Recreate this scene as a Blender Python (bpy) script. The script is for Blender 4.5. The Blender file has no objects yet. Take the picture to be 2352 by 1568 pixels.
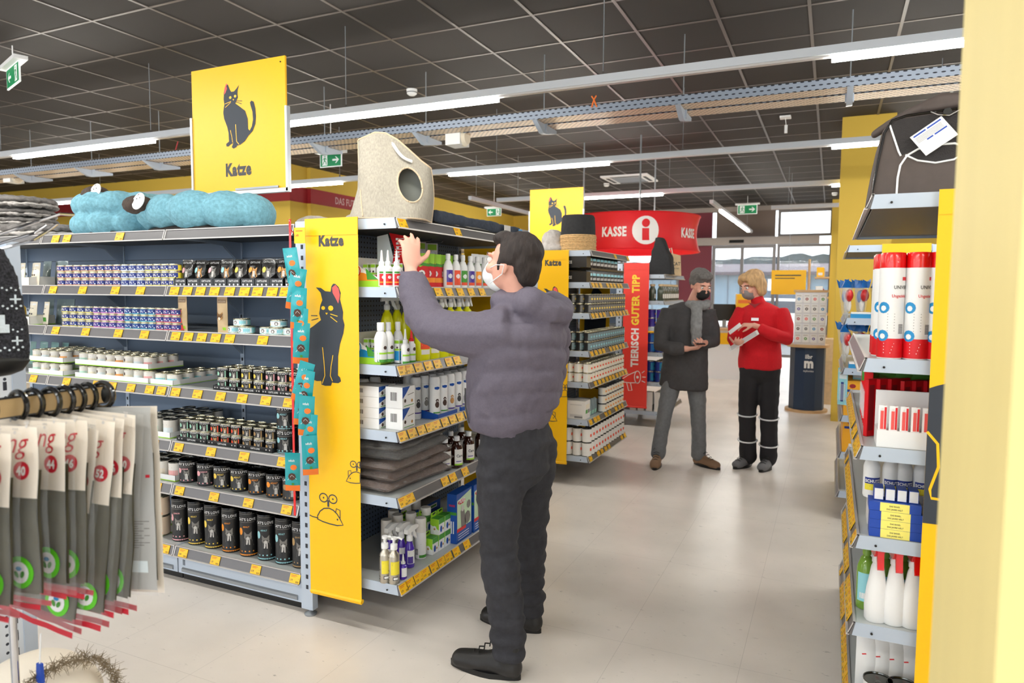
import bpy, bmesh, math, random
from math import sin, cos, pi, radians, sqrt, atan2
from mathutils import Vector, Matrix, noise
from mathutils.geometry import tessellate_polygon

S = bpy.context.scene
COL = S.collection
random.seed(7)

# ------------------------------------------------------------------ camera
YAW, PITCH, ROLL, FPX, HC = 0.430589, 0.0741448, 0.00641075, 1593.6, 1.55
_f = Vector((-sin(YAW) * cos(PITCH), cos(YAW) * cos(PITCH), -sin(PITCH)))
_r = Vector((cos(YAW), sin(YAW), 0))
_u = _r.cross(_f)
CR = _r * cos(ROLL) + _u * sin(ROLL)
CU = -_r * sin(ROLL) + _u * cos(ROLL)
cam_data = bpy.data.cameras.new('camera')
cam = bpy.data.objects.new('camera', cam_data)
COL.objects.link(cam)
cam.matrix_world = Matrix(((CR.x, CU.x, -_f.x, 0), (CR.y, CU.y, -_f.y, 0), (CR.z, CU.z, -_f.z, HC), (0, 0, 0, 1)))
cam_data.sensor_width = 36
cam_data.lens = FPX / 2352 * 36
cam_data.clip_start = 0.05
cam_data.clip_end = 300
cam_data.dof.use_dof = True
cam_data.dof.focus_distance = 3.1
cam_data.dof.aperture_fstop = 3.5
S.camera = cam

# ------------------------------------------------------------------ world, exposure
w = bpy.data.worlds.new('world')
S.world = w
w.use_nodes = True
w.node_tree.nodes['Background'].inputs[0].default_value = (0.86, 0.93, 1.0, 1)
w.node_tree.nodes['Background'].inputs[1].default_value = 4.5
S.view_settings.view_transform = 'Standard'
S.view_settings.look = 'None'
S.view_settings.exposure = 0.0
S.view_settings.gamma = 1
S.view_settings.use_curve_mapping = False
LAMP = 92.0      # radiance of the LED tubes

# ------------------------------------------------------------------ from the photo's frame to the place
def ray(u, v):
    return CR * ((u - 1176) / FPX) + CU * (-(v - 784) / FPX) + _f
def at(u, v, x=None, y=None, z=None):
    d = ray(u, v)
    t = (z - HC) / d.z if z is not None else (x / d.x if x is not None else y / d.y)
    return Vector((0, 0, HC)) + d * t
def xu(u, y, z):
    k = CR - _f * ((u - 1176) / FPX)
    return -(k.y * y + k.z * (z - HC)) / k.x
def yu(u, x, z):
    k = CR - _f * ((u - 1176) / FPX)
    return -(k.x * x + k.z * (z - HC)) / k.y

# ------------------------------------------------------------------ materials
def lin(c):
    c = c / 255
    return c / 12.92 if c <= 0.04045 else ((c + 0.055) / 1.055) ** 2.4
MATS = {}
def mat(name, rgb=(200, 200, 200), rough=0.5, metal=0.0, noise_=0, nscale=20, bump=0, bscale=60, emit=0, alpha=1, trans=0, spec=0.5, coat=0, stretch=None):
    if name in MATS: return name
    m = bpy.data.materials.new(name)
    m.use_nodes = True
    nt = m.node_tree
    b = nt.nodes['Principled BSDF']
    col = (lin(rgb[0]), lin(rgb[1]), lin(rgb[2]), 1)
    b.inputs['Base Color'].default_value = col
    b.inputs['Roughness'].default_value = rough
    b.inputs['Metallic'].default_value = metal
    b.inputs['Specular IOR Level'].default_value = spec
    if coat: b.inputs['Coat Weight'].default_value = coat
    if alpha < 1: b.inputs['Alpha'].default_value = alpha
    if trans: b.inputs['Transmission Weight'].default_value = trans
    if emit:
        b.inputs['Emission Color'].default_value = col
        b.inputs['Emission Strength'].default_value = emit
    m.diffuse_color = col
    if noise_ or bump:
        tc = nt.nodes.new('ShaderNodeTexCoord')
        mp = nt.nodes.new('ShaderNodeMapping')
        nt.links.new(tc.outputs['Object'], mp.inputs[0])
        if stretch: mp.inputs['Scale'].default_value = stretch
    if noise_:
        n = nt.nodes.new('ShaderNodeTexNoise')
        n.inputs['Scale'].default_value = nscale
        n.inputs['Detail'].default_value = 3
        nt.links.new(mp.outputs[0], n.inputs['Vector'])
        mx = nt.nodes.new('ShaderNodeMix'); mx.data_type = 'RGBA'
        mx.inputs['A'].default_value = tuple(c * (1 - noise_) for c in col[:3]) + (1,)
        mx.inputs['B'].default_value = tuple(min(1, c * (1 + noise_)) for c in col[:3]) + (1,)
        rp = nt.nodes.new('ShaderNodeMapRange')
        rp.inputs['From Min'].default_value = 0.3; rp.inputs['From Max'].default_value = 0.7
        nt.links.new(n.outputs['Fac'], rp.inputs[0])
        nt.links.new(rp.outputs[0], mx.inputs['Factor'])
        nt.links.new(mx.outputs['Result'], b.inputs['Base Color'])
    if bump:
        n2 = nt.nodes.new('ShaderNodeTexNoise')
        n2.inputs['Scale'].default_value = bscale
        n2.inputs['Detail'].default_value = 4
        nt.links.new(mp.outputs[0], n2.inputs['Vector'])
        bp = nt.nodes.new('ShaderNodeBump')
        bp.inputs['Strength'].default_value = min(1, bump)
        bp.inputs['Distance'].default_value = 0.01
        nt.links.new(n2.outputs['Fac'], bp.inputs['Height'])
        nt.links.new(bp.outputs[0], b.inputs['Normal'])
    MATS[name] = m
    return name

mat('white', (238, 238, 238), 0.45); mat('black', (14, 14, 15), 0.4); mat('gloss_black', (10, 10, 11), 0.12)
mat('yellow', (250, 192, 4), 0.5); mat('sign_yellow', (246, 186, 10), 0.45); mat('tag_yellow', (248, 192, 8), 0.4)
mat('ink_grey', (66, 66, 68), 0.6); mat('ink_red', (200, 45, 40), 0.6); mat('cat_pink', (236, 88, 84), 0.5)
mat('metal_light', (186, 198, 214), 0.4, 0.25); mat('metal_grey', (150, 155, 160), 0.4, 0.5)
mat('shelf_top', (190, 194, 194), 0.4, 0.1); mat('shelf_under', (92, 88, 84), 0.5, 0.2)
mat('slate', (112, 128, 150), 0.5, 0.0, bump=0.03, bscale=200); mat('rail_grey', (104, 102, 104), 0.35, 0.2); mat('rail_edge', (196, 192, 190), 0.35, 0.3)
mat('chrome', (210, 210, 214), 0.12, 1.0); mat('alu', (188, 192, 198), 0.3, 0.6)
mat('led', (255, 253, 245), emit=LAMP); mat('rail_white', (206, 210, 216), 0.4)
mat('red', (214, 12, 26), 0.45); mat('dark_red', (150, 26, 34), 0.6); mat('orange', (238, 120, 40), 0.5); mat('teal', (10, 158, 168), 0.3, coat=0.5)
mat('green', (70, 150, 50), 0.5); mat('lime', (160, 214, 50), 0.5); mat('blue', (10, 74, 160), 0.45); mat('sky_blue', (30, 140, 200), 0.45)
mat('purple', (70, 44, 150), 0.3, coat=0.5); mat('cream', (236, 226, 206), 0.6); mat('kraft', (216, 188, 148), 0.75, noise_=0.08)
mat('pink', (236, 170, 168), 0.5); mat('pale_blue', (150, 214, 226), 0.45); mat('mint', (190, 226, 210), 0.5)
mat('clear', (240, 244, 246), 0.1, alpha=0.25); mat('silver', (196, 190, 178), 0.28, 0.85); mat('brown', (70, 50, 42), 0.6)
mat('tin', (190, 184, 160), 0.2, 0.9); mat('tin_dark', (96, 96, 92), 0.18, 0.9)
mat('yel_wall', (206, 172, 66), 0.75); mat('pale_wall', (212, 212, 212), 0.75); mat('green_sign', (0, 132, 78), 0.5, emit=0.25); mat('white_lit', (235, 240, 238), 0.5, emit=0.3)

# ------------------------------------------------------------------ mesh builder
class MB:
    def __init__(s): s.v = []; s.f = []; s.m = []; s.names = []
    def mi(s, m):
        if m not in s.names: s.names.append(m)
        return s.names.index(m)
    def add(s, vs, fs, m):
        o = len(s.v); s.v += [tuple(v) for v in vs]
        k = s.mi(m)
        for f in fs: s.f.append([i + o for i in f]); s.m.append(k)
    def box(s, x0, x1, y0, y1, z0, z1, m, M=None):
        vs = [(x, y, z) for x in (x0, x1) for y in (y0, y1) for z in (z0, z1)]
        if M: vs = [M @ Vector(v) for v in vs]
        s.add(vs, [(0, 1, 3, 2), (4, 6, 7, 5), (0, 4, 5, 1), (2, 3, 7, 6), (0, 2, 6, 4), (1, 5, 7, 3)], m)
    def prism(s, pts, axis, a, b, m, caps=True):
        # pts 2D in the plane normal to axis: x->(y,z), y->(x,z), z->(x,y)
        def P(p, t):
            return {'x': (t, p[0], p[1]), 'y': (p[0], t, p[1]), 'z': (p[0], p[1], t)}[axis]
        n = len(pts)
        vs = [P(p, a) for p in pts] + [P(p, b) for p in pts]
        s.add(vs, [(i, (i + 1) % n, (i + 1) % n + n, i + n) for i in range(n)], m)
        if caps:
            tri = tessellate_polygon([[Vector((p[0], p[1], 0)) for p in pts]])
            s.add([P(p, a) for p in pts], [tuple(t) for t in tri], m)
            s.add([P(p, b) for p in pts], [tuple(reversed(t)) for t in tri], m)
    def lathe(s, prof, n=20, m='white', c=(0, 0, 0), sx=1, sy=1, mats=None, M=None):
        rings = []
        for i in range(len(prof) - 1):
            (r0, z0), (r1, z1) = prof[i], prof[i + 1]
            mm = mats[i] if mats else m
            vs = []
            for (r, z) in ((r0, z0), (r1, z1)):
                for k in range(n):
                    a = 2 * pi * k / n
                    v = Vector((c[0] + r * cos(a) * sx, c[1] + r * sin(a) * sy, c[2] + z))
                    vs.append(M @ v if M else v)
            if r0 < 1e-6:
                s.add([vs[0]] + vs[n:], [(0, 1 + (k + 1) % n, 1 + k)[::-1] for k in range(n)], mm)
            elif r1 < 1e-6:
                s.add(vs[:n] + [vs[n]], [(k, (k + 1) % n, n) for k in range(n)], mm)
            else:
                s.add(vs, [(k, (k + 1) % n, (k + 1) % n + n, k + n) for k in range(n)], mm)
    def cyl(s, c, r, h, m, n=20, top=None, M=None):
        s.lathe([(0, 0), (r, 0), (r, h), (0, h)], n, m, c, mats=[m, m, top or m], M=M)
    def tube(s, pts, r, m, n=8, closed=False, caps=True):
        pts = [Vector(p) for p in pts]; N = len(pts)
        rr = r if isinstance(r, (list, tuple)) else [r] * N
        vs = []; prev = None
        for i, p in enumerate(pts):
            if closed: d = pts[(i + 1) % N] - pts[i - 1]
            else: d = pts[min(i + 1, N - 1)] - pts[max(i - 1, 0)]
            d.normalize()
            if prev is None:
                a = Vector((0, 0, 1)) if abs(d.z) < 0.9 else Vector((1, 0, 0))
                e1 = d.cross(a).normalized()
            else:
                e1 = (prev - d * prev.dot(d)).normalized()
            prev = e1; e2 = d.cross(e1)
            for k in range(n):
                t = 2 * pi * k / n
                vs.append(p + (e1 * cos(t) + e2 * sin(t)) * rr[i])
        fs = []
        for i in range(N if closed else N - 1):
            for k in range(n):
                a = i * n + k; b = i * n + (k + 1) % n
                c = ((i + 1) % N) * n + (k + 1) % n; d_ = ((i + 1) % N) * n + k
                fs.append((a, d_, c, b))
        if not closed and caps:
            fs.append(tuple(range(n))); fs.append(tuple(reversed(range((N - 1) * n, N * n))))
        s.add(vs, fs, m)
    def ball(s, c, r, m, n=16, k=10, M=None):
        if not isinstance(r, (tuple, list, Vector)): r = (r, r, r)
        prof = [(sin(pi * i / k), -cos(pi * i / k)) for i in range(k + 1)]
        prof[0] = (0, -1); prof[-1] = (0, 1)
        T = Matrix.Translation(c) @ (M.to_4x4() if M else Matrix.Identity(4)) @ Matrix.Diagonal((r[0], r[1], r[2], 1))
        s.lathe(prof, n, m, M=T)
    def build(s, name, parent=None, loc=None, rotz=0, smooth=35):
        me = bpy.data.meshes.new(name)
        me.from_pydata(s.v, [], s.f)
        for nm in s.names: me.materials.append(MATS[nm])
        me.polygons.foreach_set('material_index', s.m)
        me.polygons.foreach_set('use_smooth', [True] * len(s.f))
        bm = bmesh.new(); bm.from_mesh(me)
        bmesh.ops.remove_doubles(bm, verts=bm.verts, dist=1e-5)
        bmesh.ops.recalc_face_normals(bm, faces=bm.faces) if smooth == 'fix' else None
        bm.to_mesh(me); bm.free()
        me.set_sharp_from_angle(angle=radians(35 if smooth == 'fix' else smooth))
        o = bpy.data.objects.new(name, me); COL.objects.link(o)
        if parent: o.parent = parent
        if loc: o.location = loc
        o.rotation_euler[2] = rotz
        return o

def thing(name, label, cat, loc=(0, 0, 0), rotz=0, group=None):
    o = bpy.data.objects.new(name, None); COL.objects.link(o)
    o.empty_display_size = 0.05
    o.location = loc; o.rotation_euler = (0, 0, rotz)
    return tag(o, label, cat, group)
def tag(o, label, cat, group=None):
    o['label'] = label; o['category'] = cat
    if group: o['group'] = group
    return o
def struct(name, mb, smooth=35):
    o = mb.build(name, smooth=smooth); o['kind'] = 'structure'; return o
def copy_tree(o, parent=None):
    c = o.copy(); COL.objects.link(c)
    if parent is not None:
        c.parent = parent; c.matrix_parent_inverse = o.matrix_parent_inverse.copy()
    for ch in list(o.children): copy_tree(ch, c)
    return c
PROTO = {}; USED = set()
def put(key, fn, label, cat, loc, rotz=0, group=None):
    """a product: the first of its kind is the one built, the rest are copies of it and of its parts"""
    if key not in PROTO: PROTO[key] = fn()
    if key not in USED: USED.add(key); o = PROTO[key]
    else: o = copy_tree(PROTO[key])
    o.location = loc; o.rotation_euler = (0, 0, rotz)
    for k in ('label', 'category', 'group'):
        if k in o.keys(): del o[k]
    return tag(o, label, cat, group)
ORD = ['first', 'second', 'third', 'fourth', 'fifth', 'sixth', 'seventh', 'eighth', 'ninth', 'tenth', 'eleventh', 'twelfth', 'thirteenth', 'fourteenth', 'fifteenth', 'sixteenth', 'seventeenth', 'eighteenth', 'nineteenth', 'twentieth']
def nth(i, n=None, end='from the left'):
    return ORD[i] + ' ' + end

# ------------------------------------------------------------------ printing: flat art mapped on a surface
_TXT = {}
def text_tris(s_, bold=0.0, xs=1.0, font_shear=0.0, res=2):
    key = (s_, bold, xs, font_shear)
    if key in _TXT: return _TXT[key]
    cu = bpy.data.curves.new('lettering', 'FONT'); cu.body = s_; cu.size = 1
    cu.offset = bold; cu.resolution_u = res; cu.align_x = 'LEFT'; cu.shear = font_shear
    cu.space_character = 1 + bold * 2.2
    o = bpy.data.objects.new('lettering', cu); COL.objects.link(o)
    bpy.context.view_layer.update()
    me = o.to_mesh()
    vs = [(v.co.x * xs, v.co.y) for v in me.vertices]; fs = [tuple(p.vertices) for p in me.polygons]
    o.to_mesh_clear()
    bpy.data.objects.remove(o); bpy.data.curves.remove(cu)
    if vs:
        x0 = min(v[0] for v in vs); x1 = max(v[0] for v in vs)
        vs = [(v[0] - x0, v[1]) for v in vs]; W = x1 - x0
    else: W = 0
    _TXT[key] = (vs, fs, W)
    return _TXT[key]
class Art:
    """2D art: x right, y up, metres; layers lie 0.25 mm apart"""
    def __init__(s): s.items = []
    def poly(s, pts, m, layer=1):
        tri = tessellate_polygon([[Vector((p[0], p[1], 0)) for p in pts]])
        s.items.append(([tuple(p) for p in pts], [tuple(t) for t in tri], m, layer)); return s
    def rect(s, x0, x1, y0, y1, m, layer=1, nx=1):
        vs = []; fs = []
        for i in range(nx + 1):
            x = x0 + (x1 - x0) * i / nx; vs += [(x, y0), (x, y1)]
        for i in range(nx): fs.append((2 * i, 2 * i + 2, 2 * i + 3, 2 * i + 1))
        s.items.append((vs, fs, m, layer)); return s
    def disc(s, cx, cy, rx, m, layer=1, ry=None, n=20, rot=0):
        ry = ry or rx
        if not rot:          # vertical strips, so that it wraps around curved surfaces
            k = max(3, n // 3); xs = [-cos(pi * i / k) for i in range(k + 1)]
            vs = []
            for q in xs: h_ = sqrt(max(0, 1 - q * q)); vs += [(cx + rx * q, cy - ry * h_), (cx + rx * q, cy + ry * h_)]
            s.items.append((vs, [(2 * i, 2 * i + 2, 2 * i + 3, 2 * i + 1) for i in range(k)], m, layer)); return s
        pts = []
        for k in range(n):
            a = 2 * pi * k / n; x, y = rx * cos(a), ry * sin(a)
            pts.append((cx + x * cos(rot) - y * sin(rot), cy + x * sin(rot) + y * cos(rot)))
        s.items.append((pts, [tuple(range(n))], m, layer)); return s
    def text(s, t, x, y, size, m, layer=2, bold=0.0, xs=1.0, align='c', rot=0, shear=0):
        vs, fs, W = text_tris(t, bold, xs, shear)
        dx = {'c': -W * size / 2, 'l': 0, 'r': -W * size}[align]
        out = []
        for v in vs:
            a, b = v[0] * size + dx, v[1] * size
            out.append((x + a * cos(rot) - b * sin(rot), y + a * sin(rot) + b * cos(rot)))
        s.items.append((out, fs, m, layer)); return s
    def line(s, pts, wd, m, layer=2, closed=False):
        n = len(pts); L = []; Rr = []
        for i in range(n):
            a = pts[i - 1] if (i > 0 or closed) else pts[i]; b = pts[(i + 1) % n] if (i < n - 1 or closed) else pts[i]
            dx, dy = b[0] - a[0], b[1] - a[1]; l = sqrt(dx * dx + dy * dy) or 1
            L.append((pts[i][0] - dy / l * wd / 2, pts[i][1] + dx / l * wd / 2)); Rr.append((pts[i][0] + dy / l * wd / 2, pts[i][1] - dx / l * wd / 2))
        vs = L + Rr
        fs = [(i, i + n, (i + 1) % n + n, (i + 1) % n) for i in range(n if closed else n - 1)]
        s.items.append((vs, fs, m, layer)); return s
    def put(s, mb, fn, gap=0.00025, cut=0):
        for vs, fs, m, layer in s.items:
            if cut:          # slice across so that it follows a surface curved both ways
                bm = bmesh.new(); bv = [bm.verts.new((v[0], v[1], 0)) for v in vs]
                for f in fs:
                    try: bm.faces.new([bv[i] for i in f])
                    except ValueError: pass
                for ax_ in (0, 1):
                    lo = min(v[ax_] for v in vs); hi = max(v[ax_] for v in vs); q = lo + cut
                    while q < hi:
                        n_ = (1, 0, 0) if ax_ == 0 else (0, 1, 0)
                        bmesh.ops.bisect_plane(bm, geom=bm.verts[:] + bm.edges[:] + bm.faces[:], plane_co=(q, q, 0), plane_no=n_); q += cut
                bm.verts.index_update(); vs = [(v.co.x, v.co.y) for v in bm.verts]; fs = [tuple(v.index for v in f.verts) for f in bm.faces]; bm.free()
            mb.add([fn(v[0], v[1], layer * gap) for v in vs], fs, m)
def on_front(x0, z0, y):            # faces -Y
    return lambda a, b, d: (x0 + a, y - d, z0 + b)
def on_cyl(r, z0=0, ang0=0):        # wraps a drum standing at the origin, front toward -Y
    return lambda a, b, d: ((r + d) * sin(a / r + ang0), -(r + d) * cos(a / r + ang0), z0 + b)
def on_side(y0, z0, x, sgn=1):      # faces +X (sgn 1) or -X (sgn -1)
    return lambda a, b, d: (x + d * sgn, y0 + a * sgn, z0 + b)

def cat_head(art, cx, cy, s_, m='fur', m2='fur_light', layer=2, body=True):
    """small portrait of a cat, s_ = head radius"""
    if body:
        art.poly([(cx - s_ * 0.7, cy - s_ * 0.4), (cx - s_ * 1.0, cy - s_ * 2.4), (cx + s_ * 1.5, cy - s_ * 2.4), (cx + s_ * 0.9, cy - s_ * 0.4)], m, layer)
        art.poly([(cx - s_ * 0.4, cy - s_ * 0.6), (cx - s_ * 0.5, cy - s_ * 2.0), (cx + s_ * 0.5, cy - s_ * 2.1), (cx + s_ * 0.5, cy - s_ * 0.6)], m2, layer + 1)
    art.disc(cx, cy, s_, m, layer + 1, ry=s_ * 0.85, n=12)
    for k in (-1, 1): art.poly([(cx + k * s_ * 0.95, cy + s_ * 1.5), (cx + k * s_ * 0.15, cy + s_ * 0.7), (cx + k * s_ * 0.9, cy + s_ * 0.2)][::k], m, layer + 1)
    art.disc(cx, cy - s_ * 0.35, s_ * 0.45, m2, layer + 2, n=10)
    for k in (-1, 1): art.disc(cx + k * s_ * 0.4, cy + s_ * 0.1, s_ * 0.15, 'black', layer + 3, n=8)
mat('fur', (128, 124, 120), 0.8); mat('fur_light', (206, 202, 198), 0.8); mat('fur_tan', (190, 140, 84), 0.8)

# ------------------------------------------------------------------ soft shapes: overlapping lofts fused into one skin
def loft(mb, pts, radii, m, n=14, side=None, cap=0.95):
    """tube with elliptical sections (ra, rb) and rounded ends; side = direction of ra"""
    pts = [Vector(p) for p in pts]
    P = []; R_ = []
    N = len(pts)
    radii = [(r, r) if not isinstance(r, (tuple, list)) else r for r in radii]
    d0 = (pts[0] - pts[1]).normalized(); d1 = (pts[-1] - pts[-2]).normalized()
    for a, c in ((cap, 0.3), (cap * 0.74, 0.72), (cap * 0.37, 0.94)):
        e = min(radii[0]); P.append(pts[0] + d0 * e * a); R_.append((radii[0][0] * c, radii[0][1] * c))
    P += pts; R_ += radii
    for a, c in ((cap * 0.37, 0.94), (cap * 0.74, 0.72), (cap, 0.3)):
        e = min(radii[-1]); P.append(pts[-1] + d1 * e * a); R_.append((radii[-1][0] * c, radii[-1][1] * c))
    vs = []; prev = None
    for i, p in enumerate(P):
        d = (P[min(i + 1, len(P) - 1)] - P[max(i - 1, 0)]).normalized()
        if prev is None:
            a = Vector(side) if side else (Vector((0, 1, 0)) if abs(d.y) < 0.9 else Vector((1, 0, 0)))
        else: a = prev
        e1 = (a - d * a.dot(d)).normalized(); prev = e1
        e2 = d.cross(e1)
        for k in range(n):
            t = 2 * pi * k / n
            vs.append(p + e1 * cos(t) * R_[i][0] + e2 * sin(t) * R_[i][1])
    L = len(P)
    fs = [(i * n + k, i * n + (k + 1) % n, (i + 1) * n + (k + 1) % n, (i + 1) * n + k) for i in range(L - 1) for k in range(n)]
    fs.append(tuple(reversed(range(n)))); fs.append(tuple(range((L - 1) * n, L * n)))
    mb.add(vs, fs, m)
def fuse(mb, name, m, voxel=0.012, smooth=3, parent=None, disp=None, factor=0.5):
    """voxel-fuse the builder's overlapping shapes into one continuous skin"""
    tmp = mb.build(name + '_raw')
    md = tmp.modifiers.new('r', 'REMESH'); md.mode = 'VOXEL'; md.voxel_size = voxel; md.use_smooth_shade = True
    if smooth:
        sm = tmp.modifiers.new('s', 'SMOOTH'); sm.iterations = smooth; sm.factor = factor
    dg = bpy.context.evaluated_depsgraph_get()
    dg.update()
    me = bpy.data.meshes.new_from_object(tmp.evaluated_get(dg))
    bpy.data.objects.remove(tmp)
    me.name = name
    me.materials.clear(); me.materials.append(MATS[m])
    me.polygons.foreach_set('material_index', [0] * len(me.polygons))
    me.polygons.foreach_set('use_smooth', [True] * len(me.polygons))
    if disp:
        nn = [v.normal.copy() for v in me.vertices]
        for v, q in zip(me.vertices, nn):
            v.co = v.co + q * disp(v.co)
    o = bpy.data.objects.new(name, me); COL.objects.link(o)
    if parent: o.parent = parent
    return o
# ------------------------------------------------------------------ room shell
def dots_mat(name, rgb, hole, axes, pitch, r, rough=0.5, metal=0.0, stagger=False):
    mat(name, rgb, rough, metal)
    nt = bpy.data.materials[name].node_tree; b = nt.nodes['Principled BSDF']
    tc = nt.nodes.new('ShaderNodeTexCoord'); sp = nt.nodes.new('ShaderNodeSeparateXYZ')
    nt.links.new(tc.outputs['Object'], sp.inputs[0])
    def M(op, a, b_=None, c=None):
        n = nt.nodes.new('ShaderNodeMath'); n.operation = op
        for i, v in enumerate((a, b_, c)):
            if v is None: continue
            if isinstance(v, (int, float)): n.inputs[i].default_value = v
            else: nt.links.new(v, n.inputs[i])
        return n.outputs[0]
    px_, pz_ = pitch if isinstance(pitch, tuple) else (pitch, pitch)
    A = M('DIVIDE', sp.outputs[axes[0]], px_); B = M('DIVIDE', sp.outputs[axes[1]], pz_)
    if stagger:
        A = M('ADD', A, M('MULTIPLY', M('FLOORED_MODULO', M('FLOOR', B), 2.0), 0.5))
    fa = M('MULTIPLY', M('SUBTRACT', M('FLOORED_MODULO', A, 1.0), 0.5), px_); fb = M('MULTIPLY', M('SUBTRACT', M('FLOORED_MODULO', B, 1.0), 0.5), pz_)
    rx, rz = r if isinstance(r, tuple) else (r, r)
    fa = M('DIVIDE', fa, rx); fb = M('DIVIDE', fb, rz)
    d = M('ADD', M('MULTIPLY', fa, fa), M('MULTIPLY', fb, fb))
    inside = M('LESS_THAN', d, 1.0)
    mx = nt.nodes.new('ShaderNodeMix'); mx.data_type = 'RGBA'
    nt.links.new(inside, mx.inputs['Factor'])
    mx.inputs['A'].default_value = (lin(rgb[0]), lin(rgb[1]), lin(rgb[2]), 1); mx.inputs['B'].default_value = (lin(hole[0]), lin(hole[1]), lin(hole[2]), 1)
    nt.links.new(mx.outputs['Result'], b.inputs['Base Color'])
    return name
def floor_mat():
    mat('vinyl', (226, 218, 210), 0.33, noise_=0.08, nscale=2.2, bump=0.02, bscale=90)
    nt = bpy.data.materials['vinyl'].node_tree; b = nt.nodes['Principled BSDF']
    base = b.inputs['Base Color'].links[0].from_socket
    tc = nt.nodes.new('ShaderNodeTexCoord')
    v = nt.nodes.new('ShaderNodeTexNoise'); v.inputs['Scale'].default_value = 34; v.inputs['Detail'].default_value = 6; v.inputs['Roughness'].default_value = 0.72
    mp = nt.nodes.new('ShaderNodeMapping'); mp.inputs['Scale'].default_value = (0.5, 1.2, 1)
    nt.links.new(tc.outputs['Object'], mp.inputs[0]); nt.links.new(mp.outputs[0], v.inputs['Vector'])
    rp = nt.nodes.new('ShaderNodeMapRange'); rp.inputs['From Min'].default_value = 0.625; rp.inputs['From Max'].default_value = 0.73
    nt.links.new(v.outputs['Fac'], rp.inputs[0])
    mx = nt.nodes.new('ShaderNodeMix'); mx.data_type = 'RGBA'
    nt.links.new(rp.outputs[0], mx.inputs['Factor']); nt.links.new(base, mx.inputs['A'])
    mx.inputs['B'].default_value = (0.27, 0.245, 0.225, 1)
    sp = nt.nodes.new('ShaderNodeSeparateXYZ'); nt.links.new(tc.outputs['Object'], sp.inputs[0])
    def line(sock, off, per):
        a = nt.nodes.new('ShaderNodeMath'); a.operation = 'ADD'; a.inputs[1].default_value = off; nt.links.new(sock, a.inputs[0])
        m = nt.nodes.new('ShaderNodeMath'); m.operation = 'FLOORED_MODULO'; m.inputs[1].default_value = per; nt.links.new(a.outputs[0], m.inputs[0])
        l = nt.nodes.new('ShaderNodeMath'); l.operation = 'LESS_THAN'; l.inputs[1].default_value = 0.0022; nt.links.new(m.outputs[0], l.inputs[0])
        return l.outputs[0]
    a = nt.nodes.new('ShaderNodeMath'); a.operation = 'MAXIMUM'
    nt.links.new(line(sp.outputs[0], 0.29, 0.5), a.inputs[0]); nt.links.new(line(sp.outputs[1], 0.1, 1.0), a.inputs[1])
    k = nt.nodes.new('ShaderNodeMath'); k.operation = 'MULTIPLY'; k.inputs[1].default_value = 0.35; nt.links.new(a.outputs[0], k.inputs[0])
    m2 = nt.nodes.new('ShaderNodeMix'); m2.data_type = 'RGBA'
    nt.links.new(k.outputs[0], m2.inputs['Factor']); nt.links.new(mx.outputs['Result'], m2.inputs['A']); m2.inputs['B'].default_value = (0.3, 0.27, 0.25, 1)
    nt.links.new(m2.outputs['Result'], b.inputs['Base Color'])
floor_mat()
mat('ceiling_tile', (44, 39, 36), 0.8, noise_=0.12, nscale=300, bump=0.1, bscale=400)
mat('ceiling_grid', (92, 84, 80), 0.4)
CZ = 3.583
XL, XR, YN, YF = -16.5, 6.5, -6.0, 17.6
b = MB(); b.box(XL, XR, YN, YF + 0.2, -0.1, 0, 'vinyl'); struct('floor', b)
b = MB(); b.box(XL, XR, YN, YF + 0.2, CZ, CZ + 0.1, 'ceiling_tile'); struct('ceiling', b)
b = MB(); T = 0.6245
k = 0
for i in range(-16, 21):
    x = (-6.351 + i) * T
    if XL < x < XR: b.box(x - 0.012, x + 0.012, YN, YF, CZ - 0.006, CZ + 0.001, 'ceiling_grid')
for j in range(-17, 22):
    y = (6.809 + j) * T
    if YN < y < YF: b.box(XL, XR, y - 0.010, y + 0.010, CZ - 0.005, CZ + 0.001, 'ceiling_grid')
struct('trim_1', b)     # the T-bars of the tiled ceiling
b = MB()
b.box(XL, XR, YN - 0.15, YN, 0, 0.5, 'pale_wall'); b.box(XL, XR, YN - 0.15, YN, 3.2, CZ, 'pale_wall')
RWN = [(-15.5, -12.7), (-12.3, -9.5), (-9.1, -6.3), (-5.9, -3.1), (-2.7, 0.1), (0.5, 3.3), (3.6, 6.0)]
edge = XL
for a_, b_ in RWN: b.box(edge, a_, YN - 0.15, YN, 0.5, 3.2, 'pale_wall'); edge = b_
b.box(edge, XR, YN - 0.15, YN, 0.5, 3.2, 'pale_wall')
struct('wall_rear', b)
b = MB(); b.box(XR, XR + 0.15, YN, YF, 0, CZ, 'pale_wall'); struct('wall_right', b)
b = MB(); b.box(XL - 0.15, XL, YN, 9.2, 0, CZ, 'pale_wall'); struct('wall_end', b)
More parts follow.
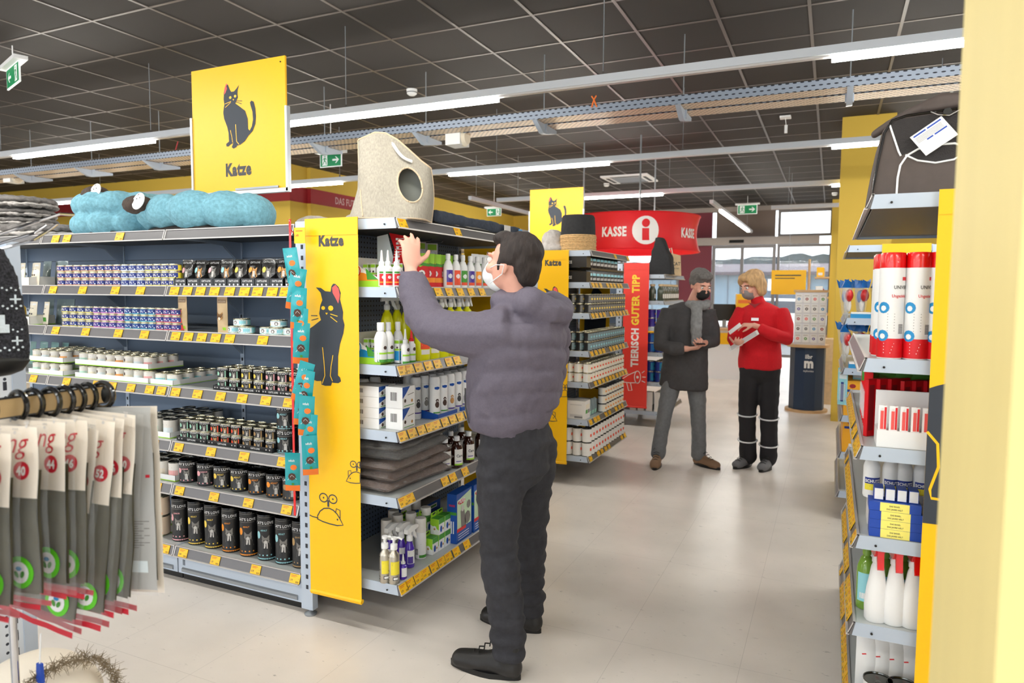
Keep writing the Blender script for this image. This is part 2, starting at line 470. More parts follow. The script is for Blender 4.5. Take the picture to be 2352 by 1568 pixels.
# back wall with the red band, corner pier, and the long wall towards the entrance
def banded(mb, x0, x1, y0, y1):
    for z0, z1, m in ((0, 2.985, 'yel_wall'), (2.985, 3.235, 'dark_red'), (3.235, CZ, 'yel_wall')):
        mb.box(x0, x1, y0, y1, z0, z1, m)
b = MB(); banded(b, XL, -8.2, 9.2, 9.35); struct('wall_back', b)
b = MB(); banded(b, -8.58, -8.12, 8.93, 9.75); struct('trim_2', b)
b = MB(); banded(b, -8.2, -8.05, 9.35, YF); struct('wall_left', b)
mat('band_letter', (206, 170, 168), 0.6)
def letters(name, label, txt, size, m, fn, group=None, bold=0.02, xs=0.8):
    a = Art().text(txt, 0, 0, size, m, 1, bold, xs, 'l'); mb = MB(); a.put(mb, fn, 0.004)
    o = mb.build(name); tag(o, label, 'lettering', group); return o
p = at(770, 470, x=-8.05)
letters('wall_lettering', 'pale capitals DAS FUTTERHAUS on the red band, wall running to the entrance', 'DAS FUTTERHAUS', 0.17, 'band_letter', lambda a, b_, d: (-8.05 + d, p.y + a, 3.05 + b_))
p2 = at(543, 470, y=9.2)
_, _, W_ = text_tris('DAS FUTTERHAUS', 0.02, 0.8)
letters('wall_lettering', 'pale capitals DAS FUTTERHAUS on the red band behind the large cat sign', 'DAS FUTTERHAUS', 0.17, 'band_letter', lambda a, b_, d: (p2.x - W_ * 0.17 + a, 9.2 - d, 3.05 + b_))

# near pale yellow pillar right of the camera, far pillar at the aisle's right
mat('pillar_paint', (230, 212, 144), 0.6, noise_=0.02, nscale=6, stretch=(3, 3, 0.6))
PX = xu(2176, 1.1, 1.5)
b = MB(); b.box(PX, 0.65, 0.72, 1.1, 0, CZ, 'pillar_paint'); struct('pillar', b)
b = MB(); b.box(0.04, 0.60, 9.12, 9.62, 0, CZ, 'yel_wall'); struct('pillar', b)
b = MB(); b.box(-0.06, 0.16, 17.0, 17.5, 0, CZ, 'yel_wall'); struct('pillar', b)

# ------------------------------------------------------------------ entrance front: frames, glass, header, maroon infill
mat('frame_grey', (116, 112, 112), 0.45, 0.3); mat('header_grey', (150, 140, 134), 0.45, 0.2); mat('maroon', (108, 34, 50), 0.6)
mat('brown_panel', (118, 104, 96), 0.6); mat('glass', (235, 242, 246), 0.02, alpha=0.12)
Y0 = YF
b = MB()
b.box(-8.05, -6.0, Y0, Y0 + 0.2, 0, CZ, 'yel_wall')
b.box(0.0, XR, Y0, Y0 + 0.2, 0, CZ, 'yel_wall')
b.box(-6.0, 0.0, Y0, Y0 + 0.2, 3.47, CZ, 'header_grey')
struct('wall_front', b)
b = MB()
b.box(-2.62, -1.27, Y0 + 0.02, Y0 + 0.12, 2.86, 3.47, 'brown_panel')
b.box(-3.5, -2.72, Y0 + 0.02, Y0 + 0.12, 0, 3.47, 'maroon')
b.box(-4.9, -3.55, Y0 + 0.02, Y0 + 0.12, 2.62, 3.47, 'maroon')
b.box(-6.0, -4.95, Y0 + 0.02, Y0 + 0.12, 2.62, 3.47, 'brown_panel')
struct('trim_3', b)
def window(name, x0, x1, z0, z1, bars=(), fr=0.06, Y0=YF):
    e = MB()
    e.box(x0, x0 + fr, Y0, Y0 + 0.1, z0, z1, 'frame_grey'); e.box(x1 - fr, x1, Y0, Y0 + 0.1, z0, z1, 'frame_grey')
    e.box(x0 + fr, x1 - fr, Y0, Y0 + 0.1, z1 - fr, z1, 'frame_grey'); e.box(x0 + fr, x1 - fr, Y0, Y0 + 0.1, z0, z0 + fr, 'frame_grey')
    for x in bars: e.box(x - fr / 2, x + fr / 2, Y0, Y0 + 0.1, z0 + fr, z1 - fr, 'frame_grey')
    o = e.build(name); o['kind'] = 'structure'
    g = MB(); g.box(x0 + fr, x1 - fr, Y0 + 0.045, Y0 + 0.055, z0 + fr, z1 - fr, 'glass'); g.build('glass', o)
    return o
window('window_1', -1.21, -0.03, 2.84, 3.47)
window('window_2', -1.21, -0.03, 0.0, 2.66)
window('window_3', -4.92, -3.5, 0.0, 2.62)
window('window_4', -6.0, -4.95, 0.0, 2.62)
for i_, (a_, b_) in enumerate(RWN): window('window_%d' % (5 + i_), a_, b_, 0.5, 3.2, ((a_ + b_) / 2,), 0.06, YN - 0.12)
window('door_1', -2.70, -1.24, 0.0, 2.66, (-2.0,), 0.07)
b = MB(); b.box(-3.2, -0.3, Y0 - 0.16, Y0 - 0.01, 2.66, 2.84, 'header_grey')
o = struct('door_header', b)
b = MB(); b.tube([(-2.28, Y0 - 0.175, 2.74), (-1.95, Y0 - 0.175, 2.74)], 0.035, 'black'); b.build('sensor', o)

# ------------------------------------------------------------------ outside the entrance
mat('asphalt', (96, 98, 102), 0.9); mat('facade', (104, 128, 144), 0.7); mat('facade_base', (224, 228, 230), 0.8); mat('roof_tile', (58, 44, 56), 0.8); mat('roof_far', (60, 78, 98), 0.8)
mat('treeline', (40, 54, 60), 1.0, noise_=0.3, nscale=1)
b = MB(); b.box(-60, 40, YF + 0.2, 120, -0.25, -0.11, 'asphalt'); o = struct('ground_outside', b)
b = MB()
b.box(-40, 12, 38, 48, -0.1, 2.45, 'facade')
for i in range(52): b.box(-40 + i, -39.96 + i, 37.96, 38.0, 0, 2.42, 'roof_far')
b.prism([(37.4, 2.4), (37.4, 2.55), (43, 3.15), (48.6, 2.55), (48.6, 2.4)], 'x', -40.5, 12.5, 'roof_tile')
b.box(-3.2, -1.6, 37.9, 38.0, 0.3, 2.3, 'roof_far'); b.box(-3.0, -1.8, 37.85, 37.9, 1.6, 2.2, 'white')
b.box(-22, -19, 37.9, 38.0, 0.3, 2.3, 'roof_far')
tag(b.build('warehouse'), 'low pale blue hall with a dark red roof seen through the entrance', 'building')
b = MB()
pts = [(-70, -0.1)]
random.seed(3)
for i in range(141): pts.append((-70 + i, 4.9 + 0.4 * sin(i * 0.21) + 0.35 * random.random()))
pts.append((70, -0.1))
b.prism(pts, 'y', 80, 84, 'treeline')
o = tag(b.build('treeline'), 'dark wooded ridge far behind the pale blue hall', 'trees'); o['kind'] = 'stuff'
# ------------------------------------------------------------------ light rails under the ceiling
def light_rail(a, b_, label, lamps, wires, axis='x', z=2.91, group='suspended light rails', wide=0.06):
    """a rail from a to b_ along axis at height z; lamps = [(s, e)] stretches of LED, wires = suspension positions"""
    fixed = a[1] if axis == 'x' else a[0]
    lo, hi = (a[0], b_[0]) if axis == 'x' else (a[1], b_[1])
    t = thing('light_rail', label, 'ceiling light', (0, 0, 0), 0, group)
    def seg(mb, s, e, w0, w1, z0, z1, m):
        if axis == 'x': mb.box(s, e, fixed + w0, fixed + w1, z0, z1, m)
        else: mb.box(fixed + w0, fixed + w1, s, e, z0, z1, m)
    m = MB()
    seg(m, lo, hi, -wide / 2, wide / 2, z, z + 0.05, 'rail_white'); seg(m, lo, hi, -wide / 2 + 0.012, wide / 2 - 0.012, z - 0.012, z, 'rail_edge')
    m.build('rail', t)
    for s, e in lamps:
        m = MB(); seg(m, s, e, -0.023, 0.023, z - 0.036, z - 0.012, 'led'); m.build('led_tube', t)
    for q in wires:
        m = MB()
        p = (q, fixed) if axis == 'x' else (fixed, q)
        m.tube([(p[0], p[1], z + 0.05), (p[0], p[1], CZ)], 0.0035, 'metal_grey', 6); m.tube([(p[0], p[1], z + 0.05), (p[0], p[1], z + 0.075)], 0.009, 'chrome', 8)
        m.build('suspension_wire', t)
    return t
PAT = [(-11.6, -9.7), (-7.76, -5.69), (-4.12, -2.19), (-0.05, 1.9), (3.7, 5.6)]
W_ = [-10.3, -8.0, -5.72, -3.51, -1.42, 0.8, 3.0, 5.2]
light_rail((XL + 0.3, 4.5), (XR - 0.3, 4.5), 'longest light rail, nearest to the camera, above the cable tray', PAT, W_)
light_rail((XL + 0.3, 7.19), (XR - 0.3, 7.19), 'light rail passing right behind the big fabric cat bag', PAT, W_)
light_rail((-4.75, 9.76), (XR - 0.3, 9.76), 'third light rail, starting left of the small cat sign', PAT[2:], [-4.4, -2.1, 0.8, 3.0, 5.2])
light_rail((-0.96, 12.3), (XR - 0.3, 12.3), 'short light rail before the entrance front, ending at the yellow pillar', [(1.2, 3.2)], [-0.7, 2.0])
light_rail((-1.731, 11.07), (-1.731, 16.9), 'light rail running towards the entrance with two lit tubes', [(12.05, 13.9), (14.1, 16.3)], [11.25, 16.0], 'y', 2.9)
light_rail((-4.98, 9.3), (-4.98, 13.0), 'unlit light rail running towards the entrance beside the fabric cat bag', [], [9.5, 12.5], 'y', 2.9)
PR = [(-13.5, -11.5), (-9.3, -7.3), (-5.8, -3.8), (-2.6, -0.6), (0.8, 2.8), (4.2, 6.1)]
for y, n in ((1.85, 'just above'), (-0.8, 'one step behind'), (-3.4, 'two steps behind')):
    light_rail((XL + 0.3, y), (XR - 0.3, y), 'light rail %s the place the photo was taken from' % n, PR, W_)
for x, n in ((-6.6, 'left'),):
    light_rail((x, 10.4), (x, 16.9), 'light rail running along the yellow wall by the entrance', [(10.8, 12.8), (14.0, 16.0)], [10.9, 16.0], 'y', 2.9)
light_rail((3.6, 13.5), (3.6, 17.0), 'light rail near the entrance behind the yellow pillar', [(13.8, 15.8)], [14.0, 16.5], 'y', 2.9)

# ------------------------------------------------------------------ cable tray
dots_mat('tray_side', (150, 160, 176), (40, 44, 52), (0, 2), (0.05, 0.032), (0.014, 0.005), 0.4, 0.4, True)
dots_mat('tray_floor', (226, 206, 182), (92, 78, 66), (0, 1), (0.045, 0.03), (0.011, 0.006), 0.45, 0.3, True)
t = thing('cable_tray', 'double perforated metal cable tray hanging between the two nearest light rails', 'cable tray')
TZ = 2.99
for y0, y1, n in ((5.53, 5.70, 'front'), (5.745, 5.94, 'rear')):
    m = MB()
    m.box(XL + 0.2, XR - 0.2, y0, y1, TZ, TZ + 0.003, 'tray_floor')
    m.box(XL + 0.2, XR - 0.2, y0 - 0.003, y0, TZ, TZ + 0.07, 'tray_side'); m.box(XL + 0.2, XR - 0.2, y1, y1 + 0.003, TZ, TZ + 0.05, 'tray_side')
    m.build('tray', t)
for i in range(14):
    x = 0.065 - 1.2 * (i - 3)
    if x > XR - 0.4 or x < XL + 0.5: continue
    m = MB()
    m.prism([(5.50, TZ - 0.004), (5.98, TZ - 0.004), (5.98, TZ - 0.03), (5.72, TZ - 0.085), (5.66, TZ - 0.085)], 'x', x - 0.02, x + 0.02, 'metal_light')
    m.tube([(x, 5.722, TZ - 0.02), (x, 5.722, CZ)], 0.005, 'metal_grey', 6); m.box(x - 0.03, x + 0.03, 5.705, 5.74, TZ - 0.06, TZ + 0.12, 'metal_light')
    m.build('bracket', t)
m = MB()
p = at(1365, 238, y=5.53)
m.tube([(p.x - 0.02, 5.52, p.z - 0.03), (p.x, 5.52, p.z + 0.03), (p.x + 0.02, 5.52, p.z + 0.06)], 0.006, 'orange'); m.tube([(p.x + 0.025, 5.52, p.z - 0.03), (p.x, 5.52, p.z + 0.03), (p.x - 0.02, 5.52, p.z + 0.06)], 0.006, 'orange')
m.build('cable_tie', t)
m = MB()
p = at(408, 336, y=5.53); m.tube([(p.x - 0.02, 5.52, p.z - 0.04), (p.x + 0.02, 5.52, p.z + 0.05)], 0.006, 'dark_red'); m.build('cable_tie', t)
def tray_box(u, v, label):
    p = at(u, v, y=5.80)
    t = thing('speaker', label, 'speaker', (p.x, 5.80, p.z), 0, 'white speakers under the cable tray')
    m = MB(); m.box(-0.085, 0.07, -0.09, 0.09, -0.07, 0.06, 'white'); m.build('housing', t)
    m = MB(); m.lathe([(0, -0.02), (0.075, -0.02), (0.08, 0.0), (0.06, 0.03), (0, 0.03)], 18, 'cream', M=Matrix.Translation((0.07, 0, 0)) @ Matrix.Rotation(pi / 2, 4, 'Y')); m.build('end_cap', t)
    m = MB(); m.box(-0.06, 0.06, -0.02, 0.02, 0.06, TZ - 0.003 - p.z, 'metal_light'); m.build('mount', t)
tray_box(1052, 318, 'white speaker box under the cable tray, above the navy cushion')
tray_box(32, 408, 'white speaker box under the cable tray at the far left')

# ------------------------------------------------------------------ things on the ceiling
def smoke(u, v, label):
    p = at(u, v, z=CZ - 0.03)
    m = MB(); m.lathe([(0, 0.03), (0.055, 0.03), (0.055, 0.02), (0.05, -0.015), (0.03, -0.03), (0, -0.03)], 20, 'white', (0, 0, 0)); m.lathe([(0.052, -0.005), (0.054, -0.005), (0.054, 0.002), (0.052, 0.002)], 20, 'ink_grey')
    tag(m.build('smoke_detector', None, (p.x, p.y, CZ - 0.036)), label, 'smoke detector', 'smoke detectors')
smoke(946, 211, 'round white smoke detector on the dark ceiling above the nearest light rail')
smoke(1393, 424, 'small white smoke detector near the ceiling cassette')
smoke(1917, 445, 'small white smoke detector beside the yellow pillar')
p = at(1446, 408, z=CZ)
t = thing('ceiling_cassette', 'square white air conditioning cassette in the dark ceiling', 'air conditioner', (p.x, p.y, CZ))
m = MB(); m.box(-0.42, 0.42, -0.42, 0.42, -0.035, -0.007, 'white'); m.build('panel', t)
m = MB(); m.box(-0.25, 0.25, -0.25, 0.25, -0.045, -0.036, 'metal_grey'); m.build('grille', t)
for k in range(4):
    m = MB(); m.box(-0.26, 0.26, 0.31, 0.36, -0.042, -0.036, 'ink_grey', Matrix.Rotation(k * pi / 2, 4, 'Z')); m.build('air_slot', t)
p = at(1804, 272, z=CZ - 0.03)
t = thing('ceiling_sensor', 'small white sensor plate with a dangling plug left of the yellow pillar', 'sensor', (p.x, p.y, CZ - 0.007))
m = MB(); m.box(-0.06, 0.06, -0.06, 0.06, -0.02, 0, 'white'); m.build('plate', t)
m = MB(); m.tube([(0, 0, -0.02), (0.01, 0, -0.1)], 0.004, 'white', 6); m.box(-0.006, 0.026, -0.015, 0.015, -0.19, -0.1, 'white'); m.build('plug', t)
def exit_sign(p, wdt, hgt, rotz, label, arrow=True, flip=1, drop=0.0):
    t = thing('exit_sign', label, 'exit sign', p, rotz, 'green emergency exit signs')
    m = MB(); m.box(-wdt * 0.62, wdt * 0.62, -0.05, 0.05, 0, 0.03, 'white'); m.build('fixture', t)
    if drop:
        m = MB(); m.tube([(0, 0, 0.03), (0, 0, drop)], 0.005, 'white', 6); m.build('rod', t)
    m = MB(); m.box(-wdt / 2, wdt / 2, -0.006, 0.006, -hgt, 0, 'white_lit')
    a = Art(); g = hgt * 0.06
    a.rect(-wdt / 2 + g, wdt / 2 - g, -hgt + g, -g, 'green_sign', 1)
    def X(v): return v * flip
    def Pp(pts): return [(X(q[0]), q[1]) for q in pts][::flip]
    cy = -hgt / 2; s_ = hgt * 0.3
    ax = -wdt * 0.24
    a.poly(Pp([(ax - s_, cy), (ax - s_ * 0.1, cy + s_ * 0.8), (ax + s_ * 0.2, cy + s_ * 0.8), (ax - s_ * 0.35, cy + s_ * 0.22), (ax + s_, cy + s_ * 0.22), (ax + s_, cy - s_ * 0.22), (ax - s_ * 0.35, cy - s_ * 0.22), (ax + s_ * 0.2, cy - s_ * 0.8), (ax - s_ * 0.1, cy - s_ * 0.8)]), 'white_lit', 2)
    dx = wdt * 0.26
    a.poly(Pp([(dx - s_ * 0.75, cy - s_ * 1.25), (dx + s_ * 0.85, cy - s_ * 1.25), (dx + s_ * 0.85, cy + s_ * 1.25), (dx - s_ * 0.75, cy + s_ * 1.25)]), 'white_lit', 2)
    a.disc(X(dx - s_ * 0.05), cy + s_ * 0.9, s_ * 0.2, 'green_sign', 3, n=10)
    a.line(Pp([(dx, cy + s_ * 0.6), (dx + s_ * 0.1, cy - s_ * 0.1)]), s_ * 0.34, 'green_sign', 3)
    a.line(Pp([(dx - s_ * 0.55, cy + s_ * 0.15), (dx - s_ * 0.3, cy + s_ * 0.45), (dx + s_ * 0.25, cy + s_ * 0.5), (dx + s_ * 0.6, cy + s_ * 0.1)]), s_ * 0.17, 'green_sign', 4)
    a.line(Pp([(dx + s_ * 0.1, cy - s_ * 0.1), (dx - s_ * 0.35, cy - s_ * 0.4), (dx - s_ * 0.45, cy - s_ * 1.05)]), s_ * 0.2, 'green_sign', 4)
    a.line(Pp([(dx + s_ * 0.1, cy - s_ * 0.1), (dx + s_ * 0.4, cy - s_ * 0.6), (dx + s_ * 0.75, cy - s_ * 1.0)]), s_ * 0.2, 'green_sign', 4)
    a.put(m, on_front(0, 0, -0.006), 0.0012)
    m.build('sign_panel', t)
pA = at(60, 160, z=3.40)
exit_sign(at(30, 150, z=3.42), 0.42, 0.17, radians(-18), 'large green exit sign with left arrow at the far left', True, 1, CZ - 3.42)
exit_sign(at(760, 352, z=3.05), 0.3, 0.15, 0, 'small green exit sign seen between cat sign and fabric cat bag', True, -1, CZ - 3.05)
exit_sign(at(1717, 470, z=3.4), 0.4, 0.2, 0, 'small green exit sign above the sliding entrance door', True, -1, CZ - 3.4)
exit_sign(at(1135, 478, z=3.1), 0.3, 0.15, 0, 'tiny green exit sign over the navy cushion by the unlit rail', True, 1, CZ - 3.1)

# ------------------------------------------------------------------ the cat emblem (traced from the sign, in a unit 0..1 high)
CAT = [(0.30, 0.985), (0.345, 0.90), (0.375, 0.86), (0.44, 0.86), (0.50, 0.90), (0.555, 0.945), (0.52, 0.87), (0.515, 0.81), (0.525, 0.76), (0.49, 0.715), (0.465, 0.675),
       (0.56, 0.62), (0.68, 0.545), (0.735, 0.42), (0.738, 0.27), (0.77, 0.24), (0.82, 0.30), (0.85, 0.40), (0.84, 0.52), (0.80, 0.62), (0.79, 0.66), (0.82, 0.685), (0.87, 0.665), (0.905, 0.56), (0.915, 0.44), (0.90, 0.33), (0.84, 0.23),
       (0.74, 0.165), (0.66, 0.09), (0.56, 0.045), (0.48, 0.035), (0.47, 0.015), (0.40, -0.005), (0.36, 0.02), (0.40, 0.085), (0.33, 0.06), (0.29, 0.035), (0.24, 0.04), (0.235, 0.08),
       (0.30, 0.11), (0.295, 0.24), (0.27, 0.33), (0.20, 0.47), (0.185, 0.56), (0.20, 0.64), (0.215, 0.68), (0.20, 0.76), (0.21, 0.86), (0.235, 0.93)]
def cat_art(a, x0, z0, H, flip=1, layer=1, asp=1.0):
    f = lambda p: (x0 + flip * (p[0] - 0.5) * H * asp, z0 + p[1] * H)
    def fl(pts): return [f(p) for p in pts][::flip]
    a.poly(fl([(0.265, 1.0), (0.225, 0.93), (0.2, 0.84), (0.225, 0.8), (0.29, 0.86), (0.315, 0.95)]), 'cat_pink', layer)
    a.poly(fl(CAT), 'cat_body', layer + 1)
    a.poly(fl([(0.262, 0.975), (0.235, 0.92), (0.215, 0.83), (0.25, 0.86), (0.285, 0.92)]), 'cat_pink', layer + 2)
    for (ex, ey) in ((0.355, 0.775), (0.465, 0.785)): a.disc(*f((ex, ey)), 0.026 * H, 'sign_yellow', layer + 2, 0.022 * H, 12)
    a.poly(fl([(0.405, 0.745), (0.445, 0.745), (0.425, 0.722)]), 'sign_yellow', layer + 2)
    for q in ([(0.23, 0.69), (0.37, 0.715)], [(0.235, 0.635), (0.36, 0.7)], [(0.47, 0.715), (0.62, 0.70)], [(0.47, 0.70), (0.61, 0.655)]):
        inside = q[0][0] < 0.4
        a.line(fl([(q[0][0] if inside else q[0][0], q[0][1]), q[1]]), 0.009 * H, 'sign_yellow' if inside else 'cat_body', layer + 2)
    a.line(fl([(0.46, 0.36), (0.47, 0.20), (0.475, 0.10), (0.53, 0.05)]), 0.013 * H, 'sign_yellow', layer + 2)
    a.line(fl([(0.34, 0.28), (0.37, 0.18), (0.385, 0.09)]), 0.011 * H, 'sign_yellow', layer + 2)
mat('cat_body', (46, 52, 62), 0.6)
def hanging_sign(x0, x1, z0, z1, y, label, pz):
    t = thing('category_sign', label, 'shop sign', ((x0 + x1) / 2, y, z0), 0, 'yellow cat signs above the shelving')
    w2 = (x1 - x0) / 2; h = z1 - z0
    m = MB(); m.box(-w2, w2, -0.006, 0.006, 0.0, h, 'sign_yellow')
    a = Art(); cat_art(a, 0.0, h * 0.34, h * 0.52, 1, 1, 0.92)
    a.text('Katze', 0, h * 0.125, h * 0.135, 'ink_grey', 1, 0.055, 0.8)
    a.put(m, on_front(0, 0, -0.006), 0.0007)
    for x in (w2 - 0.03,): m.tube([(x, -0.01, h - 0.03), (x, 0.01, h - 0.03)], 0.004, 'black', 8)
    m.build('sign_board', t)
    m = MB()
    for sx in (-1, 1):
        m.box(sx * (w2 + 0.006) - 0.007, sx * (w2 + 0.006) + 0.007, -0.014, 0.014, -0.02, h * 0.62, 'alu')
    m.box(-w2 - 0.012, w2 + 0.012, -0.014, 0.014, -0.024, -0.002, 'alu')
    m.box(-w2 * 0.1 + 0.02, w2 * 0.85, -0.018, -0.012, 0.0, 0.012, 'metal_grey')
    m.build('holder_frame', t)
    m = MB(); m.box(-0.012, 0.012, -0.012, 0.012, -(z0 - pz), -0.02, 'metal_light'); m.build('pole', t)
hanging_sign(-3.45, -2.742, 2.105, 2.81, 3.0, 'large yellow sign with black cat and the word Katze, nearest to camera', 1.84)
hanging_sign(-3.525, -2.815, 2.11, 2.815, 8.2, 'smaller-looking yellow cat sign with the word Katze, left of the red ring sign', 1.84)

# ------------------------------------------------------------------ red ring sign over the checkout
mat('banner_red', (222, 14, 28), 0.5); mat('ring_white', (240, 236, 234), 0.5)
cx, cy, Rg = -2.62, 9.85, 0.93
t = thing('ring_sign', 'big red ring sign with white KASSE lettering and an info symbol', 'hanging sign', (cx, cy, 2.10))
H = 0.48
def ring_r(z): k = (z / H - 0.5) * 2; return Rg - 0.05 * (1 - k * k)
m = MB(); n = 72; nz = 8
for inner in (0, 1):
    vs = []; fs = []
    for j in range(nz + 1):
        z = H * j / nz; r = ring_r(z) - inner * 0.012
        for i in range(n): vs.append((r * cos(2 * pi * i / n), r * sin(2 * pi * i / n), z))
    for j in range(nz):
        for i in range(n):
            q = (j * n + i, j * n + (i + 1) % n, (j + 1) * n + (i + 1) % n, (j + 1) * n + i)
            fs.append(q if not inner else q[::-1])
    m.add(vs, fs, 'banner_red')
m.build('fabric_ring', t)
m = MB()
for z in (0, H): m.tube([((Rg - 0.006) * cos(2 * pi * i / n), (Rg - 0.006) * sin(2 * pi * i / n), z) for i in range(n)], 0.012, 'banner_red', 6, True)
m.build('hoop', t)
def on_ring(ang):   # ang measured from -Y, x right
    def f(a, b_, d):
        z = H * 0.5 + b_; r = ring_r(z) + 0.004 + d; th = a / Rg + ang
        return (r * sin(th), -r * cos(th), z)
    return f
toc = atan2(0 - cx, cy)       # where the camera-side of the ring is
m = MB()
a = Art(); a.disc(0, 0, 0.185, 'ring_white', 1, n=40); a.disc(0, 0.095, 0.055, 'banner_red', 2, n=24)
a.rect(-0.048, 0.048, -0.13, 0.028, 'banner_red', 2, 3)
a.put(m, on_ring(toc + 0.18), 0.002, 0.04); m.build('info_symbol', t)
for k, an in enumerate((toc + 0.18 - 0.47, toc + 0.18 + 0.80, toc - 1.2, toc + 2.2, toc + 3.3)):
    m = MB(); a = Art().text('KASSE', 0, -0.07, 0.17, 'ring_white', 1, 0.04, 0.72); a.put(m, on_ring(an), 0.002, 0.05); m.build('lettering', t)
for dx, dy in ((-0.55, -0.6), (0.28, -0.75), (0.1, 0.85)):
    m = MB(); m.tube([(dx, dy, H * 0.98), (dx, dy, CZ - 2.10)], 0.012, 'metal_grey', 8); m.build('rod', t)

# ------------------------------------------------------------------ shelving
dots_mat('peg_white', (214, 220, 228), (44, 50, 62), (1, 2), 0.027, 0.0046, 0.45)
mat('slot', (40, 44, 54), 0.6)
def price_tag_proto(txt='1,29'):
    def f():
        m = MB(); m.box(-0.031, 0.031, -0.0022, 0.0, -0.021, 0.021, 'tag_yellow')
        a = Art()
        a.text(txt, -0.026, -0.012, 0.0125, 'ink_grey', 1, 0.02, 0.8, 'l')
        for k in range(6): a.rect(0.009 + k * 0.0032, 0.0105 + k * 0.0032, -0.018, -0.010, 'black', 1)
        a.line([(-0.024, 0.014), (0.012, 0.014)], 0.0022, 'ink_red', 1); a.line([(-0.024, 0.008), (0.004, 0.008)], 0.0018, 'ink_red', 1); a.line([(0.022, 0.0), (0.025, 0.0)], 0.003, 'ink_grey', 1)
        a.put(m, on_front(0, 0, -0.0022), 0.0003)
        o = m.build('price_tag'); COL.objects.unlink(o); return o
    return f
TAGP = {}
def price_tag(parent, x, z, y, tilt, rotz=0, txt='1,29'):
    if txt not in TAGP: TAGP[txt] = price_tag_proto(txt)()
    o = TAGP[txt].copy(); COL.objects.link(o); o.parent = parent
    o.location = (x, y, z); o.rotation_euler = (tilt, 0, rotz)
    return o
def shelf_run(parent, x0, x1, yf, yb, z, tags=(), lip=0.045, bracket=(), tilt=0.35, under='shelf_under', prices=('1,29', '0,99', '1,79', '4,99')):
    """one shelf board facing -Y with its price rail and tags, in the parent's frame"""
    m = MB(); m.box(x0 + 0.002, x1 - 0.002, yf + 0.012, yb, z - 0.028, z, 'shelf_top')
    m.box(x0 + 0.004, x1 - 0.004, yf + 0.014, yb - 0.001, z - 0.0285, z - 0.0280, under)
    for s in (x0 + 0.003, x1 - 0.003):       # folded end plates
        m.prism([(yf + 0.012, z + 0.003), (yb, z + 0.003), (yb, z - 0.042), (yf + 0.002, z - 0.042)], 'x', s - 0.0015, s + 0.0015, 'metal_light')
    sh = m.build('shelf', parent)
    m = MB()
    d = lip * math.tan(tilt)
    m.prism([(yf + 0.012, z + 0.004), (yf + 0.008, z + 0.004), (yf + 0.008 - d, z - lip), (yf + 0.012 - d + 0.008, z - lip)], 'x', x0 + 0.003, x1 - 0.003, 'rail_grey')
    m.box(x0 + 0.003, x1 - 0.003, yf + 0.004, yf + 0.012, z + 0.001, z + 0.006, 'rail_edge'); m.box(x0 + 0.003, x1 - 0.003, yf + 0.002 - d, yf + 0.012 - d, z - lip - 0.003, z - lip + 0.003, 'rail_edge')
    for xx in (x0 + 0.003, x1 - 0.009): m.prism([(yf + 0.010, z + 0.005), (yf + 0.005, z + 0.005), (yf + 0.005 - d, z - lip), (yf + 0.010 - d, z - lip)], 'x', xx, xx + 0.006, 'rail_edge')
    r = m.build('price_rail', sh)
    for k, tx in enumerate(tags):
        price_tag(sh, tx, z - lip * 0.48, yf + 0.0055 - d * 0.5, -tilt, 0, prices[(k * 3 + int(z * 10)) % len(prices)])
    for bx, dirs in bracket:                 # cantilever arms seen below the board, at the uprights
        for s in dirs:
            m = MB()
            m.prism([(yb, z - 0.03), (yf + 0.10, z - 0.03), (yb - 0.12, z - 0.055), (yb - 0.03, z - 0.13), (yb - 0.012, z - 0.15), (yb, z - 0.155)], 'x', bx + s * 0.004, bx + s * 0.007, 'metal_light')
            m.build('shelf_arm', sh)
    return sh
def slots(m, x, y, z0, z1, w_=0.012):
    z = z0 + 0.03
    while z < z1 - 0.02:
        m.box(x - w_ / 2, x + w_ / 2, y - 0.0012, y, z, z + 0.018, 'slot'); z += 0.05

